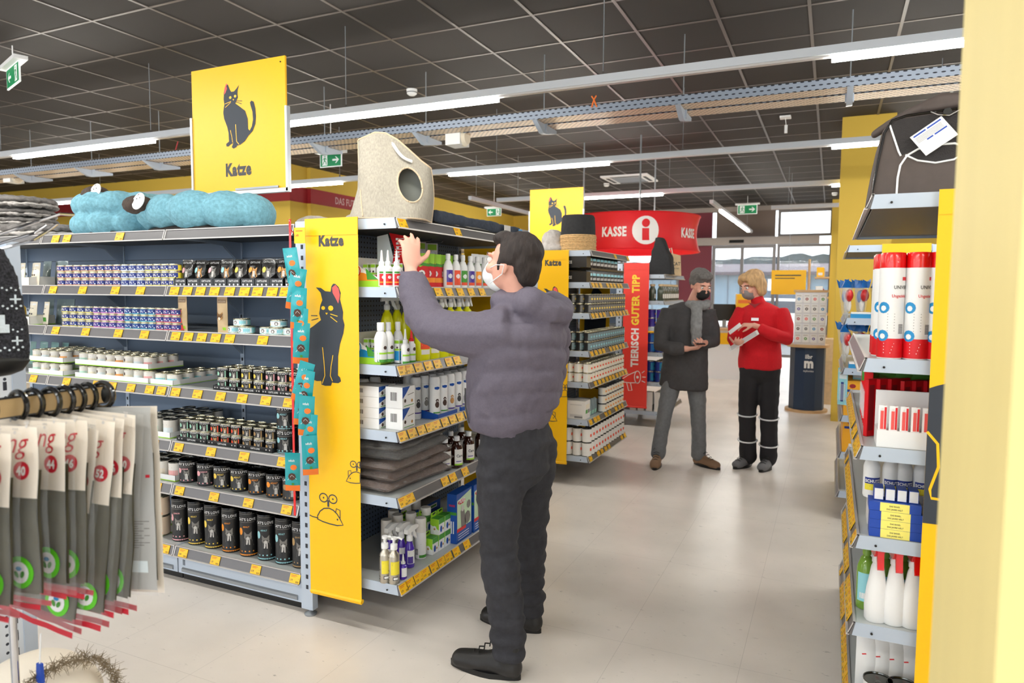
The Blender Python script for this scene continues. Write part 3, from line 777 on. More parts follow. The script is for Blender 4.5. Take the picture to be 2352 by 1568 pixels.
def main_run(xs, yf, levels, tags, label, depth=0.5, back=True, group='shelving runs'):
    """double-sided gondola run along X; levels top first"""
    t = thing('shelving_run', label, 'shelving', (0, 0, 0), 0, group)
    yb = yf + depth
    x0, x1 = xs[0], xs[-1]
    m = MB(); m.box(x0, x1, yb, yb + 0.03, 0.1, levels[0] + 0.0, 'slate')
    for z in (0.55, 0.95, 1.33, 1.72): m.box(x0, x1, yb - 0.0008, yb, z, z + 0.003, 'black')
    m.build('back_panel', t)
    for x in xs:
        m = MB(); m.box(x - 0.015, x + 0.015, yb - 0.006, yb + 0.04, 0.0, levels[0] - 0.03, 'metal_light'); slots(m, x, yb - 0.006, 0.1, levels[0]); m.build('upright', t)
    for li, z in enumerate(levels):
        for i in range(len(xs) - 1):
            tg = [q for q in tags.get(li, []) if xs[i] + 0.02 < q < xs[i + 1] - 0.02]
            if li < len(levels) - 1:
                br = [(xs[i], (1,)), (xs[i + 1], (-1,))]
                shelf_run(t, xs[i], xs[i + 1], yf, yb - 0.006, z, tg, bracket=br)
            else:
                shelf_run(t, xs[i], xs[i + 1], yf, yb - 0.006, z, tg)
    for i in range(len(xs) - 1):
        m = MB(); a_, b_ = xs[i] + 0.004, xs[i + 1] - 0.004; z = levels[-1]
        m.box(a_, b_, yf + 0.02, yf + 0.03, 0.045, z - 0.028, 'metal_light')
        m.prism([(yf + 0.02, 0.052), (yf + 0.02, 0.078), (yf + 0.012, 0.072), (yf + 0.012, 0.058)], 'x', a_ + 0.03, b_ - 0.03, 'metal_grey')
        m.box(a_ + 0.035, a_ + 0.038, yf + 0.0185, yf + 0.02, 0.09, 0.12, 'slot'); m.box(a_ + 0.045, a_ + 0.048, yf + 0.0185, yf + 0.02, 0.09, 0.12, 'slot')
        m.build('plinth', t)
        m = MB(); m.box(a_, b_, yf + 0.05, yf + 0.06, 0.0, 0.045, 'black'); m.build('kick_strip', t)
    if back:
        for z in levels:
            for i in range(len(xs) - 1):
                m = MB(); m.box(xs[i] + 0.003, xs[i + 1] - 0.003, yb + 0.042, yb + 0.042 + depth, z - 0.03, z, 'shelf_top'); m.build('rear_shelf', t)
    return t

AL = [1.84, 1.555, 1.325, 1.036, 0.749, 0.52, 0.19]
TG = {0: [(125, 0), (151, 0), (272, 0)],
      1: [119, 187, 262, 320, 398, 428, 458, 490, 525, 559, 589, 623, 653],
      2: [125, 194, 269, 329, 401, 430, 461, 493, 525, 601],
      3: [74, 108, 150, 219, 255, 298, 341, 368, 401, 451, 504, 554, 608, 661],
      4: [351, 408, 482, 558, 647], 5: [358, 410, 489, 568, 656], 6: [377, 418, 492, 585, 675]}
TG[0] = [125, 151, 272]
AX = [-5.1, -4.1, -3.1, -2.25]
tagsA = {k: [xu(u, 2.49, AL[k] - 0.02) for u in v] for k, v in TG.items()}
gA = main_run(AX, 2.5, AL, tagsA, 'long grey shelving run full of cat food tins and tubes')
# end upright of run A with its levelling feet
for y in (3.2,):
    m = MB(); m.lathe([(0, 0), (0.028, 0), (0.03, 0.008), (0.012, 0.016), (0.008, 0.02), (0.008, 0.07), (0, 0.07)], 16, 'metal_grey', (-2.29, y, 0)); m.build('foot', gA)

def end_unit(xb, y0, y1, levels, tags, label, sgn=1, depth=0.5, peg='peg_slate', lips=None, foot=True, group='end-of-aisle shelving units', shelves=True, base=True, hgt=1.855):
    """shelving facing +X (sgn 1) or -X (sgn -1): back at x=xb, boards from y0 to y1. Built facing -Y then turned."""
    # local frame: local x runs along the unit, local -y is where it faces
    L = y1 - y0
    t = thing('end_shelving', label, 'shelving', (xb, y0, 0) if sgn == 1 else (xb, y1, 0), pi / 2 * sgn, group)
    # sgn 1: local x -> +Y, local -y -> +X ; sgn -1: local x -> -Y, local -y -> -X
    m = MB(); m.box(0.02, L - 0.02, 0.0, 0.02, 0.1, hgt - 0.01, peg + ('_x' if True else '')); m.build('back_panel', t)
    for x in (0.018, L - 0.018):
        m = MB(); m.box(x - 0.018, x + 0.018, -0.008, 0.06, 0.03, hgt, 'metal_light'); slots(m, x, -0.008, 0.1, hgt)
        e = -1 if x < 0.1 else 1
        z = 0.13
        while z < hgt - 0.05:
            m.box(x + e * 0.018 - 0.0006, x + e * 0.018 + 0.0006, 0.016, 0.03, z, z + 0.02, 'slot'); z += 0.05
        m.build('upright', t)
        if foot:
            m = MB(); m.lathe([(0, 0), (0.028, 0), (0.03, 0.008), (0.012, 0.016), (0.008, 0.02), (0.008, 0.03), (0, 0.03)], 16, 'metal_grey', (x, 0.02, 0)); m.build('foot', t)
    if shelves:
        for li, z in enumerate(levels):
            tg = tags.get(li, [])
            # tags come in world y -> local x
            loc = [(q - y0) if sgn == 1 else (y1 - q) for q in tg]
            m = shelf_run(t, 0.004, L - 0.004, -depth + 0.01, -0.002, z, [q for q in loc if 0.03 < q < L - 0.03], lip=0.04, tilt=0.42, prices=('12,99', '8,49', '5,99', '14,95'))
            b_ = MB(); x = 0.0035 if sgn == 1 else L - 0.0035; e = -sgn
            b_.tube([(x + e * 0.001, -depth + 0.07, z - 0.024), (x + e * 0.004, -depth + 0.07, z - 0.024)], 0.004, 'black', 8)
            b_.build('rivet', m)
    return t
# the same perforation in the unit's local frame (x along, z up)
dots_mat('peg_slate_x', (108, 124, 146), (18, 20, 26), (0, 2), 0.025, 0.0048, 0.5, 0.1)
dots_mat('peg_white_x', (214, 220, 228), (44, 50, 62), (0, 2), 0.05, 0.0078, 0.45)
EL = [1.852, 1.556, 1.215, 0.924, 0.63, 0.236]
XT = -1.685
tE = {0: (928, 1054), 1: (932, 1010, 1035, 1060, 1085, 1110), 2: (924, 943, 965, 987, 1008, 1034, 1053), 3: (925, 950, 971, 990, 1006, 1025, 1043, 1060, 1078), 4: (923, 945, 1025, 1043, 1071), 5: (923, 945, 964, 981, 1000, 1017, 1033, 1051, 1075, 1115)}
tagsE = {k: [yu(u, XT, EL[k] - 0.02) for u in v] for k, v in tE.items()}
for k in tagsE: tagsE[k] = [max(q, 2.538) for q in tagsE[k]]
gE = end_unit(-2.185, 2.5, 3.95, EL, tagsE, 'end-of-aisle shelves with sprays and shampoo behind the tall cat banner')
BL = [1.857, 1.61, 1.37, 1.073, 0.827, 0.531, 0.238]
rr = random.Random(5)
tagsB = {k: [5.13 + 0.06 + i * 0.1 + rr.uniform(-.01, .01) for i in range(11) if rr.random() < (0.8 if k else 0.15)] for k in range(7)}
gB = end_unit(-2.185, 5.13, 6.24, BL, tagsB, 'end-of-aisle shelves with rows of small tins behind the purple-grey jacket')
CLv = [1.73, 1.435, 1.14, 0.852, 0.515, 0.18]
gC = end_unit(-2.185, 7.75, 8.86, CLv, {}, 'end-of-aisle shelves behind the red banner, bags on top')
RL = [1.856, 1.335, 1.047, 0.75, 0.453, 0.16]
rr = random.Random(9)
tagsR = {k: [2.5 + 0.05 + i * 0.075 for i in range(18) if rr.random() < 0.8] for k in (2, 3, 4, 5)}
gR = end_unit(0.59, 2.5, 3.95, RL, tagsR, 'shelving unit on the right behind the pale pillar, bag on top', -1)
R2L = [1.855, 1.375, 1.04, 0.72, 0.47, 0.2]
gR2 = end_unit(0.575, 5.13, 6.24, R2L, {}, 'further shelving unit on the right with hanging toys and yellow boxes', -1)
# runs behind the end units
def plain_run(x0, x1, yf, label, levels=(1.84, 1.5, 1.15, 0.8, 0.45, 0.15)):
    t = thing('shelving_run', label, 'shelving', (0, 0, 0), 0, 'shelving runs')
    yb = yf + 0.53
    m = MB(); m.box(x0, x1, yb, yb + 0.03, 0.1, 1.84, 'slate'); m.build('back_panel', t)
    for z in levels:
        m = MB(); m.box(x0, x1, yf, yb, z - 0.03, z, 'shelf_top'); m.box(x0, x1, yf - 0.01, yf, z - 0.045, z + 0.003, 'rail_grey'); m.build('shelf', t)
        m = MB(); m.box(x0, x1, yb + 0.03, yb + 0.55, z - 0.03, z, 'shelf_top'); m.build('rear_shelf', t)
    for x in (x0 + 0.02, x1 - 0.02):
        m = MB(); m.box(x - 0.02, x + 0.02, yb - 0.01, yb + 0.04, 0, 1.85, 'metal_light'); m.build('upright', t)
plain_run(-6.1, -2.27, 5.15, 'shelving run behind the second cat banner')
plain_run(-6.1, -2.27, 7.77, 'shelving run under the smaller cat sign')
plain_run(0.68, 4.5, 2.52, 'shelving run behind the pale pillar')
plain_run(0.68, 4.5, 5.15, 'shelving run behind the far right unit')

# ------------------------------------------------------------------ banners on the end units
mat('banner_yellow', (250, 192, 0), 0.4); mat('banner_tipp', (240, 62, 52), 0.45)
BCAT = [(0.335, 0.985), (0.375, 0.955), (0.40, 0.90), (0.39, 0.84), (0.405, 0.79), (0.425, 0.72), (0.42, 0.66), (0.44, 0.60), (0.425, 0.52), (0.385, 0.42), (0.36, 0.30), (0.355, 0.12), (0.38, 0.10), (0.39, 0.065), (0.36, 0.045), (0.30, 0.045), (0.285, 0.05),
        (0.27, 0.015), (0.2, 0.01), (0.155, 0.02), (0.155, 0.055), (0.10, 0.05), (0.0, 0.08), (0.0, 0.535), (0.06, 0.575), (0.16, 0.64), (0.14, 0.70), (0.155, 0.78), (0.18, 0.83), (0.16, 0.90), (0.105, 0.95), (0.165, 0.945), (0.215, 0.915), (0.28, 0.91), (0.29, 0.96), (0.31, 0.985)]
def banner_art(a, w_, h):
    # body space: x 0..1 = banner width (left at -w/2), y = 0..1 of the cat height
    bx = lambda p: (-w_ / 2 + p[0] * w_, h)
    ch = h * 0.272; cz = h * 0.565
    sc = w_ / 0.62
    f = lambda p: (max(-w_ / 2 + 0.0005, -w_ / 2 + p[0] * sc + (0.008 if p[0] > 0 else 0)), cz + p[1] * ch)
    P_ = [f(p) for p in BCAT]
    a.poly(P_[::-1], 'cat_body', 1)
    a.poly([f(p) for p in ((0.34, 0.975), (0.30, 0.95), (0.305, 0.90), (0.345, 0.84), (0.37, 0.80), (0.39, 0.88), (0.375, 0.94))], 'cat_pink', 2)
    for (ex, ey, r_) in ((0.19, 0.755, 0.011), (0.28, 0.755, 0.015)): a.disc(*f((ex, ey)), r_, 'banner_yellow', 2, r_ * 0.8, 12)
    a.poly([f(p) for p in ((0.215, 0.71), (0.245, 0.71), (0.23, 0.69))][::-1], 'banner_yellow', 2)
    for q in (((0.275, 0.70), (0.36, 0.68)), ((0.275, 0.675), (0.355, 0.625))): a.line([f(p) for p in q], 0.0035, 'banner_yellow', 2)
    for q in (((0.04, 0.68), (0.12, 0.68)), ((0.045, 0.635), (0.13, 0.655))): a.line([f(p) for p in q], 0.0035, 'cat_body', 2)
    a.line([f(p) for p in ((0.175, 0.38), (0.19, 0.25), (0.2, 0.11), (0.165, 0.03))], 0.0038, 'banner_yellow', 2)
    a.line([f(p) for p in ((0.30, 0.31), (0.275, 0.2), (0.265, 0.11), (0.29, 0.06))], 0.0038, 'banner_yellow', 2)
    a.text('Katze', 0.0, h * 0.93, 0.066, 'ink_grey', 1, 0.05, 0.82)
    def mouse(cx_, cz_, s_, flip):
        g = lambda p: (min(w_ / 2 - 0.001, max(-w_ / 2 + 0.001, cx_ + flip * p[0] * s_)), cz_ + p[1] * s_)
        body = [(1.0, -0.44), (0.78, -0.1), (0.6, 0.12), (0.35, 0.3), (0.05, 0.38), (-0.3, 0.32), (-0.58, 0.12), (-0.75, -0.15), (-0.78, -0.34), (-0.4, -0.44), (0.1, -0.5), (0.6, -0.52)]
        a.line([g(p) for p in body], s_ * 0.07, 'ink_grey', 1, True)
        a.line([g(p) for p in ((0.5, 0.2), (0.55, 0.42), (0.8, 0.36), (0.8, -0.08))], s_ * 0.06, 'ink_grey', 1)
        a.disc(*g((0.62, -0.18)), s_ * 0.06, 'ink_grey', 1, n=10)
        a.line([g((0.0, 0.45)), g((0.0, 0.82))], s_ * 0.14, 'ink_grey', 1)
        for sx in (-1, 1):
            a.line([g((sx * 0.32 + 0.28 * cos(t_), 0.92 + 0.24 * sin(t_))) for t_ in [2 * pi * k / 14 for k in range(14)]], s_ * 0.07, 'ink_grey', 1, True)
            a.disc(*g((sx * 0.32, 0.92)), s_ * 0.06, 'ink_grey', 1, n=8)
        a.line([g((-0.7, -0.28)), g((-1.1, -0.26)), g((-1.6, -0.2))], s_ * 0.06, 'ink_grey', 1)
    mouse(-0.035, h * 0.225, 0.083, 1)
    mouse(w_ / 2 - 0.018, h * 0.338, 0.06, -1)
def banner(x0, x1, y, z0, z1, label, art, m_='banner_yellow', name='banner', group=None):
    w_ = x1 - x0; h = z1 - z0
    t = thing(name, label, 'banner', ((x0 + x1) / 2, y, z0), 0, group)
    m = MB()
    N = 24; vs = []; fs = []
    for i in range(N + 1):
        zz = h * i / N
        for x in (-w_ / 2, w_ / 2): vs.append((x, 0, zz))
    for i in range(N): fs.append((2 * i, 2 * i + 1, 2 * i + 3, 2 * i + 2))
    m.add(vs, fs, m_)
    m.box(-w_ / 2, w_ / 2, 0.0002, 0.0012, 0, h, m_)
    a = Art(); art(a, w_, h); a.put(m, on_front(0, 0, -0.0005), 0.0005)
    m.build('print', t)
    m = MB()
    m.lathe([(0, 0), (0.011, 0), (0.011, w_), (0, w_)], 12, m_, M=Matrix.Translation((-w_ / 2, 0.006, 0.012)) @ Matrix.Rotation(pi / 2, 4, 'Y')); m.build('hem', t); m = MB()
    m.box(-w_ / 2, w_ / 2, -0.0025, 0.001, h - 0.075, h, m_); m.build('hem', t)
    return t
YB = 2.478
banner(-2.168, -1.877, YB, 0.128, 1.862, 'tall yellow cat banner with two toy mice, nearest, beside the tin shelving', banner_art, group='tall yellow cat banners')
banner(-2.125, -1.865, 5.108, 0.17, 1.862, 'tall yellow cat banner half hidden by the purple-grey jacket', banner_art, group='tall yellow cat banners')
banner(-2.168, -1.877, 3.972, 0.128, 1.862, 'tall yellow banner on the far side of the nearest end unit', lambda a, w_, h: None)
banner(-2.168, -1.877, 6.262, 0.16, 1.862, 'tall yellow banner glimpsed through the shelves of the second end unit', lambda a, w_, h: (a.poly([(-0.1, 0.9), (0.1, 0.8), (0.12, 1.3), (0.0, 1.45), (-0.1, 1.2)], 'cat_body', 1), a.line([(-0.1, 0.5), (0.1, 0.45)], 0.01, 'cat_body', 1)))
mat('letter_yellow', (255, 214, 60), 0.5); mat('letter_white', (250, 240, 236), 0.5)
def tipp(a, w_, h):
    a.text('TIERISCH', 0.035, h * 0.285, 0.115, 'letter_white', 1, 0.045, 0.86, 'l', pi / 2)
    _, _, W1 = text_tris('TIERISCH', 0.045, 0.86)
    a.text('GUTER TIPP', 0.035, h * 0.285 + W1 * 0.115 + 0.035, 0.115, 'letter_yellow', 1, 0.045, 0.86, 'l', pi / 2)
    cx_, cz_ = 0.0, h * 0.2
    a.line([(cx_ - 0.135, cz_), (cx_ - 0.07, cz_ + 0.045), (cx_ + 0.02, cz_ + 0.09)], 0.009, 'letter_white', 1)
    a.line([(cx_ - 0.135, cz_ - 0.04), (cx_ - 0.06, cz_ - 0.045), (cx_ + 0.03, cz_ - 0.04)], 0.009, 'letter_white', 1)
    a.line([(cx_ + 0.035 + 0.035 * cos(t_), cz_ + 0.025 + 0.07 * sin(t_)) for t_ in [2 * pi * k / 20 for k in range(20)]], 0.009, 'letter_white', 1, True)
    a.disc(cx_ + 0.035, cz_ + 0.025, 0.015, 'letter_white', 1)
    a.line([(cx_ - 0.09, cz_ - 0.045), (cx_ - 0.065, cz_ - 0.135), (cx_ - 0.025, cz_ - 0.13), (cx_ - 0.045, cz_ - 0.045)], 0.009, 'letter_white', 1)
    for q in (((0.085, 0.075), (0.115, 0.1)), ((0.09, 0.03), (0.13, 0.03)), ((0.085, -0.015), (0.125, -0.03))):
        a.line([(cx_ + q[0][0], cz_ + q[0][1]), (cx_ + q[1][0], cz_ + q[1][1])], 0.008, 'letter_white', 1)
banner(-2.155, -1.865, 7.728, 0.215, 1.862, 'red banner with upright words TIERISCH GUTER TIPP and a megaphone', tipp, 'banner_tipp')
def dog_part(a, w_, h):
    a.poly([(-w_ / 2, h * 0.43), (w_ / 2, h * 0.43), (w_ / 2, h * 0.72), (-w_ / 2 + 0.02, h * 0.67), (-w_ / 2, h * 0.665)], 'cat_body', 1)
    a.line([(-w_ / 2, h * 0.59), (-w_ / 2 + 0.03, h * 0.57), (-w_ / 2 + 0.035, h * 0.53), (-w_ / 2 + 0.015, h * 0.49), (-w_ / 2 + 0.02, h * 0.475), (w_ / 2, h * 0.465)], 0.008, 'banner_yellow', 2)
banner(0.285, 0.575, 2.478, 0.05, 1.862, 'yellow banner on the right unit with part of a dark animal shape', dog_part)
banner(0.285, 0.56, 5.108, 1.10, 1.862, 'short yellow banner on the far right shelving unit', lambda a, w_, h: None)
# ------------------------------------------------------------------ product builders (each faces -Y, stands at z=0)
def tin(r, h, body, lid='tin', art=None, seg=20, name='food_tin'):
    def f():
        m = MB()
        m.lathe([(r * 0.97, 0), (r, 0.002), (r * 0.985, 0.005), (r * 0.985, h - 0.006), (r, h - 0.003), (r * 0.99, h), (r * 0.93, h), (r * 0.9, h - 0.004), (r * 0.5, h - 0.004), (0, h - 0.003)], seg, body,
                mats=[lid, lid, body, lid, lid, lid, lid, lid, lid])
        m.ball((0, -r * 0.45, h - 0.002), (r * 0.2, r * 0.3, 0.0015), lid, 8, 4)
        if art:
            a = Art(); art(a, r, h); a.put(m, on_cyl(r * 0.985), 0.0003)
        return m.build(name)
    return f
mat('label_blue', (22, 46, 130), 0.4); mat('rim_orange', (246, 170, 90), 0.4); mat('rim_yellow', (240, 222, 60), 0.4); mat('rim_white', (226, 236, 240), 0.4); mat('rim_pink', (234, 130, 200), 0.4); mat('rim_teal', (40, 170, 190), 0.4); mat('rim_red', (226, 84, 80), 0.4)
def squiggle(a, r, h):
    W = r * 1.25
    a.rect(-W, W, h * 0.22, h * 0.82, 'label_blue', 1, 8)
    a.line([(-W * 0.7, h * 0.5), (-W * 0.45, h * 0.74), (-W * 0.25, h * 0.45), (0, h * 0.62), (W * 0.15, h * 0.42), (W * 0.5, h * 0.6)], h * 0.09, 'white', 2)
    a.line([(-W * 0.2, h * 0.36), (W * 0.3, h * 0.38)], h * 0.05, 'white', 2)
    a.disc(W * 0.62, h * 0.34, h * 0.1, 'rim_white', 2, n=8)
def brand(txt, dot, sub=None, strip=None, headc='fur'):
    """black drum label: white title, tinted disc, cat portrait, icons at the foot"""
    def f(a, r, h):
        _, _, W = text_tris(txt, 0.012, 0.9)
        s_ = 2.0 * r / W
        a.text(txt, r * 0.22, h * 0.80, s_, 'white', 1, 0.012, 0.9)
        a.line([(-r * 0.7 + k * r * 0.22, h * 0.80 - s_ * 0.38) for k in range(9)], s_ * 0.10, 'fur', 1)
        if sub: a.text(sub, r * 0.2, h * 0.80 - s_ * 1.15 - (0.012 if h > 0.2 else 0.0), s_ * 0.55, dot, 1, 0.02, 0.9)
        if dot: a.disc(-r * 0.45, h * (0.56 if h > 0.2 else 0.55), r * 0.26, dot, 1, h * (0.085 if h > 0.2 else 0.12), n=15)
        cat_head(a, r * 0.38, h * (0.44 if h > 0.2 else 0.42), r * (0.40 if h > 0.2 else 0.30), headc, 'fur_light', 1)
        for k in range(5): a.disc(-r * 0.75 + k * r * 0.42, h * 0.12, r * 0.085, strip or 'fur_light', 1, n=9)
        if strip: a.rect(-r * pi * 0.98, r * pi * 0.98, h * 0.028, h * 0.055, strip, 1, 24)
    return f
mat('can_black', (24, 24, 26), 0.3); mat('rimsilver', (206, 204, 200), 0.3, 0.6)
mat('c_yellow', (250, 214, 90), 0.5); mat('c_orange', (246, 150, 40), 0.5); mat('c_pink', (238, 170, 176), 0.5); mat('c_blue', (150, 206, 214), 0.5); mat('c_bronze', (178, 142, 92), 0.5); mat('c_mint', (160, 214, 190), 0.5); mat('c_red', (238, 84, 50), 0.5)
TINTS = {'yellow': 'c_yellow', 'orange': 'c_orange', 'pink': 'c_pink', 'pale blue': 'c_blue', 'bronze': 'c_bronze', 'mint': 'c_mint', 'red': 'c_red'}
def drum(r, h, tint, sub, name='food_drum', headc='fur'):
    def f():
        t = bpy.data.objects.new(name, None); COL.objects.link(t); t.empty_display_size = 0.05
        m = MB(); m.lathe([(0, 0), (r * 0.97, 0), (r, 0.003), (r, 0.006), (r * 0.985, 0.008), (r * 0.985, h - 0.012), (0, h - 0.012)], 28, 'can_black', mats=['can_black'] * 3 + ['can_black'] * 3); m.build('body', t)
        m = MB(); m.lathe([(r * 0.985, h - 0.0125), (r * 1.01, h - 0.011), (r * 1.02, h - 0.003), (r * 1.0, h), (r * 0.93, h), (r * 0.91, h - 0.008), (r * 0.6, h - 0.009), (0, h - 0.0095)], 28, 'gloss_black', mats=['rimsilver', 'gloss_black', 'gloss_black', 'gloss_black', 'gloss_black', 'gloss_black', 'gloss_black']); m.build('lid', t)
        m = MB(); a = Art(); brand("CAT'S LOVE", TINTS[tint], sub, strip=TINTS[tint], headc=headc)(a, r, h); a.put(m, on_cyl(r * 0.985), 0.0003)
        m.build('label_print', t)
        return t
    return f
SH = ['top shelf', 'second shelf', 'third shelf', 'fourth shelf', 'fifth shelf', 'sixth shelf', 'bottom shelf']
LAYER = {1: [''], 2: ['lower layer', 'upper layer'], 3: ['bottom layer', 'middle layer', 'top layer']}

# small blue tins, three layers, on the second and third shelves of run A
def blue_rows(shelf, edges, cols, tiers, h):
    z0 = AL[shelf] + 0.001
    n = len(cols)
    y = 2.548
    for i, (rim, rn) in enumerate(cols):
        xa = xu(edges[0] + (edges[1] - edges[0]) * i / n, 2.51, z0 + 0.05); xb_ = xu(edges[0] + (edges[1] - edges[0]) * (i + 1) / n, 2.51, z0 + 0.05)
        r = (xb_ - xa) / 2 * 0.985
        for k in range(tiers):
            put('blue%s' % rim, tin(0.0322, h, rim, 'tin', squiggle, 18), '%s-rimmed blue cat food tin, %s, %s, %s from the left' % (rn, SH[shelf], LAYER[tiers][k], ORD[i]), 'food tin',
                ((xa + xb_) / 2, y, z0 + k * (h + 0.0006)), 0, 'blue tins stacked three high')
blue_rows(1, (122, 398), [('rim_orange', 'orange')] * 4 + [('rim_orange', 'orange')] * 4 + [('rim_white', 'white')] * 3 + [('rim_yellow', 'yellow')] * 4, 3, 0.0385)
blue_rows(2, (133, 404), [('rim_yellow', 'yellow')] * 4 + [('rim_pink', 'pink')] * 4 + [('rim_teal', 'teal')] * 4 + [('rim_red', 'red')] * 3, 3, 0.0385)

# black pouch boxes on the second shelf
mat('pouch_black', (26, 24, 24), 0.25, coat=0.3)
def pouch(w_, h, body, art=None, name='food_pouch', bulge=0.012):
    def f():
        m = MB(); nx, nz = 6, 8; vs = []
        for s in (-1, 1):
            for j in range(nz + 1):
                for i in range(nx + 1):
                    u, v = i / nx, j / nz
                    b_ = bulge * sin(pi * u) ** 0.7 * (sin(pi * min(1, v * 1.12)) if v < 0.89 else 0.0) + 0.0006
                    vs.append(((u - 0.5) * w_, s * b_, v * h))
        fs = []
        K = (nx + 1) * (nz + 1)
        for s in (0, 1):
            for j in range(nz):
                for i in range(nx):
                    a = s * K + j * (nx + 1) + i
                    q = (a, a + 1, a + nx + 2, a + nx + 1)
                    fs.append(q if s == 0 else q[::-1])
        rim = [j * (nx + 1) for j in range(nz + 1)]
        for j in range(nz):
            for c in (0, nx):
                a = j * (nx + 1) + c; fs.append((a, a + nx + 1, a + nx + 1 + K, a + K) if c == 0 else (a + K, a + nx + 1 + K, a + nx + 1, a))
        for i in range(nx):
            for j in (0, nz):
                a = j * (nx + 1) + i; fs.append((a, a + 1, a + 1 + K, a + K))
        m.add(vs, fs, body)
        if art:
            a = Art(); art(a, w_, h)
            def fr(x, z, d):
                u, v = x / w_ + 0.5, z / h
                b_ = bulge * max(0, sin(pi * min(1, max(0, u)))) ** 0.7 * (sin(pi * min(1, v * 1.12)) if v < 0.89 else 0.0) + 0.0006
                return (x, -b_ - d - 0.0006, z)
            a.put(m, fr, 0.0005)
        return m.build(name)
    return f
def bp_art(tint, head='fur'):
    def f(a, w_, h):
        a.text("CAT'S LOVE", 0, h * 0.85, w_ * 0.17, 'white', 1, 0.01, 0.85)
        a.disc(-w_ * 0.24, h * 0.6, w_ * 0.17, TINTS[tint], 1, h * 0.11, 14)
        cat_head(a, w_ * 0.12, h * 0.55, w_ * 0.17, head, 'fur_light', 1)
    return f
def carton(w_, d_, h, m_, front=0.4, side=0.75, art=None, wall=0.0015, name='display_box', edge=None):
    def f():
        m = MB()
        m.box(-w_ / 2, w_ / 2, -d_ / 2, d_ / 2, 0, wall, m_)
        m.box(-w_ / 2, w_ / 2, -d_ / 2, -d_ / 2 + wall, 0, h * front, m_); m.box(-w_ / 2, w_ / 2, d_ / 2 - wall, d_ / 2, 0, h, m_)
        for s in (-1, 1):
            x = s * (w_ / 2 - wall / 2)
            m.prism([(-d_ / 2, 0), (d_ / 2, 0), (d_ / 2, h), (-d_ / 2 + d_ * 0.3, h * side), (-d_ / 2, h * front)], 'x', x - wall / 2, x + wall / 2, m_)
        if edge: m.box(-w_ / 2 - 0.0006, w_ / 2 + 0.0006, -d_ / 2 - 0.0006, d_ / 2, 0, 0.0045, edge)
        if art: a = Art(); art(a, w_, h * front); a.put(m, on_front(0, 0, -d_ / 2), 0.0004)
        return m.build(name)
    return f
def pb_art(a, w_, h):
    a.text("CAT'S LOVE", 0, h * 0.6, w_ * 0.13, 'white', 1, 0.015, 0.9)
    for k in (-1, 0, 1): a.disc(k * w_ * 0.28, h * 0.28, w_ * 0.055, 'white', 1, n=8)
edges = [399, 426, 456, 488, 519, 551, 582, 618, 652, 682]
tints = ['pink', 'pale blue', 'pink', 'pale blue', 'yellow', 'orange', 'yellow', 'orange', 'mint']
z0 = AL[1] + 0.001
for i in range(9):
    xa = xu(edges[i] + 0.8, 2.51, z0); xb_ = xu(edges[i + 1] - 0.8, 2.51, z0)
    w_ = 0.094
    put('pbox', carton(0.0965, 0.2, 0.078, 'can_black', 0.52, 0.95, pb_art), 'black display box for cat food pouches, second shelf, %s from the left' % ORD[i], 'display box', ((xa + xb_) / 2, 2.615, z0), 0, 'black pouch display boxes')
    for k in range(2):
        tl = 0.10 + 0.05 * ((i * 7 + k * 3) % 3)
        o = put('bp' + tints[i], pouch(0.08, 0.135, 'pouch_black', bp_art(tints[i], 'fur_tan' if i % 2 else 'fur')), '%s black %s cat food pouch in the %s display box' % (('front', 'rear')[k], tints[i], ORD[i]), 'food pouch',
                ((xa + xb_) / 2 + (0.004 if k else -0.002) * (i % 3 - 1), 2.548 + k * 0.06 + 0.002, z0 + 0.0025), radians((i * 37 % 9) - 4), 'black cat food pouches')
        o.rotation_euler[0] = -tl
# kraft bags and pale blue tins on the third shelf
def kraft_art(a, w_, h):
    a.rect(-w_ * 0.42, w_ * 0.42, h * 0.8, h * 0.9, 'brown_paper', 1, 6); a.text("CAT'S LOVE", 0, h * 0.83, w_ * 0.14, 'cream', 2, 0.01, 0.9)
    cat_head(a, 0, h * 0.42, w_ * 0.27, 'fur_tan', 'cream', 2, False)
    for k in range(6): a.line([(-w_ * 0.28 + k * w_ * 0.11, h * 0.52), (-w_ * 0.18 + k * w_ * 0.07, h * 0.42)], w_ * 0.03, 'brown', 6)
    a.rect(w_ * 0.12, w_ * 0.38, h * 0.07, h * 0.15, 'lime', 1, 3)
mat('brown_paper', (166, 136, 108), 0.7)
z0 = AL[2] + 0.001
for i, (u0, u1) in enumerate(((404, 429), (494, 522))):
    x = xu((u0 + u1) / 2, 2.55, z0 + 0.05)
    o = put('kraft', pouch(0.068, 0.185, 'kraft', kraft_art, 'paper_bag', 0.02), 'kraft paper bag with cat drawing, third shelf, %s' % ('beside the red-rimmed tins' if i == 0 else 'standing alone between two gaps'), 'food bag', (x, 2.56, z0), radians(-4 + 5 * i), 'kraft paper bags')
def blue_band(a, r, h):
    a.rect(-r * 1.5, r * 1.5, h * 0.2, h * 0.8, 'white', 1, 10); a.disc(0, h * 0.5, h * 0.28, 'fur', 2, n=10); a.disc(0, h * 0.46, h * 0.14, 'white', 3, n=8); a.rect(r * 0.5, r * 1.3, h * 0.3, h * 0.7, 'pale_blue', 2, 4); a.rect(-r * 1.4, -r * 0.9, h * 0.22, h * 0.5, 'c_yellow', 2, 3)
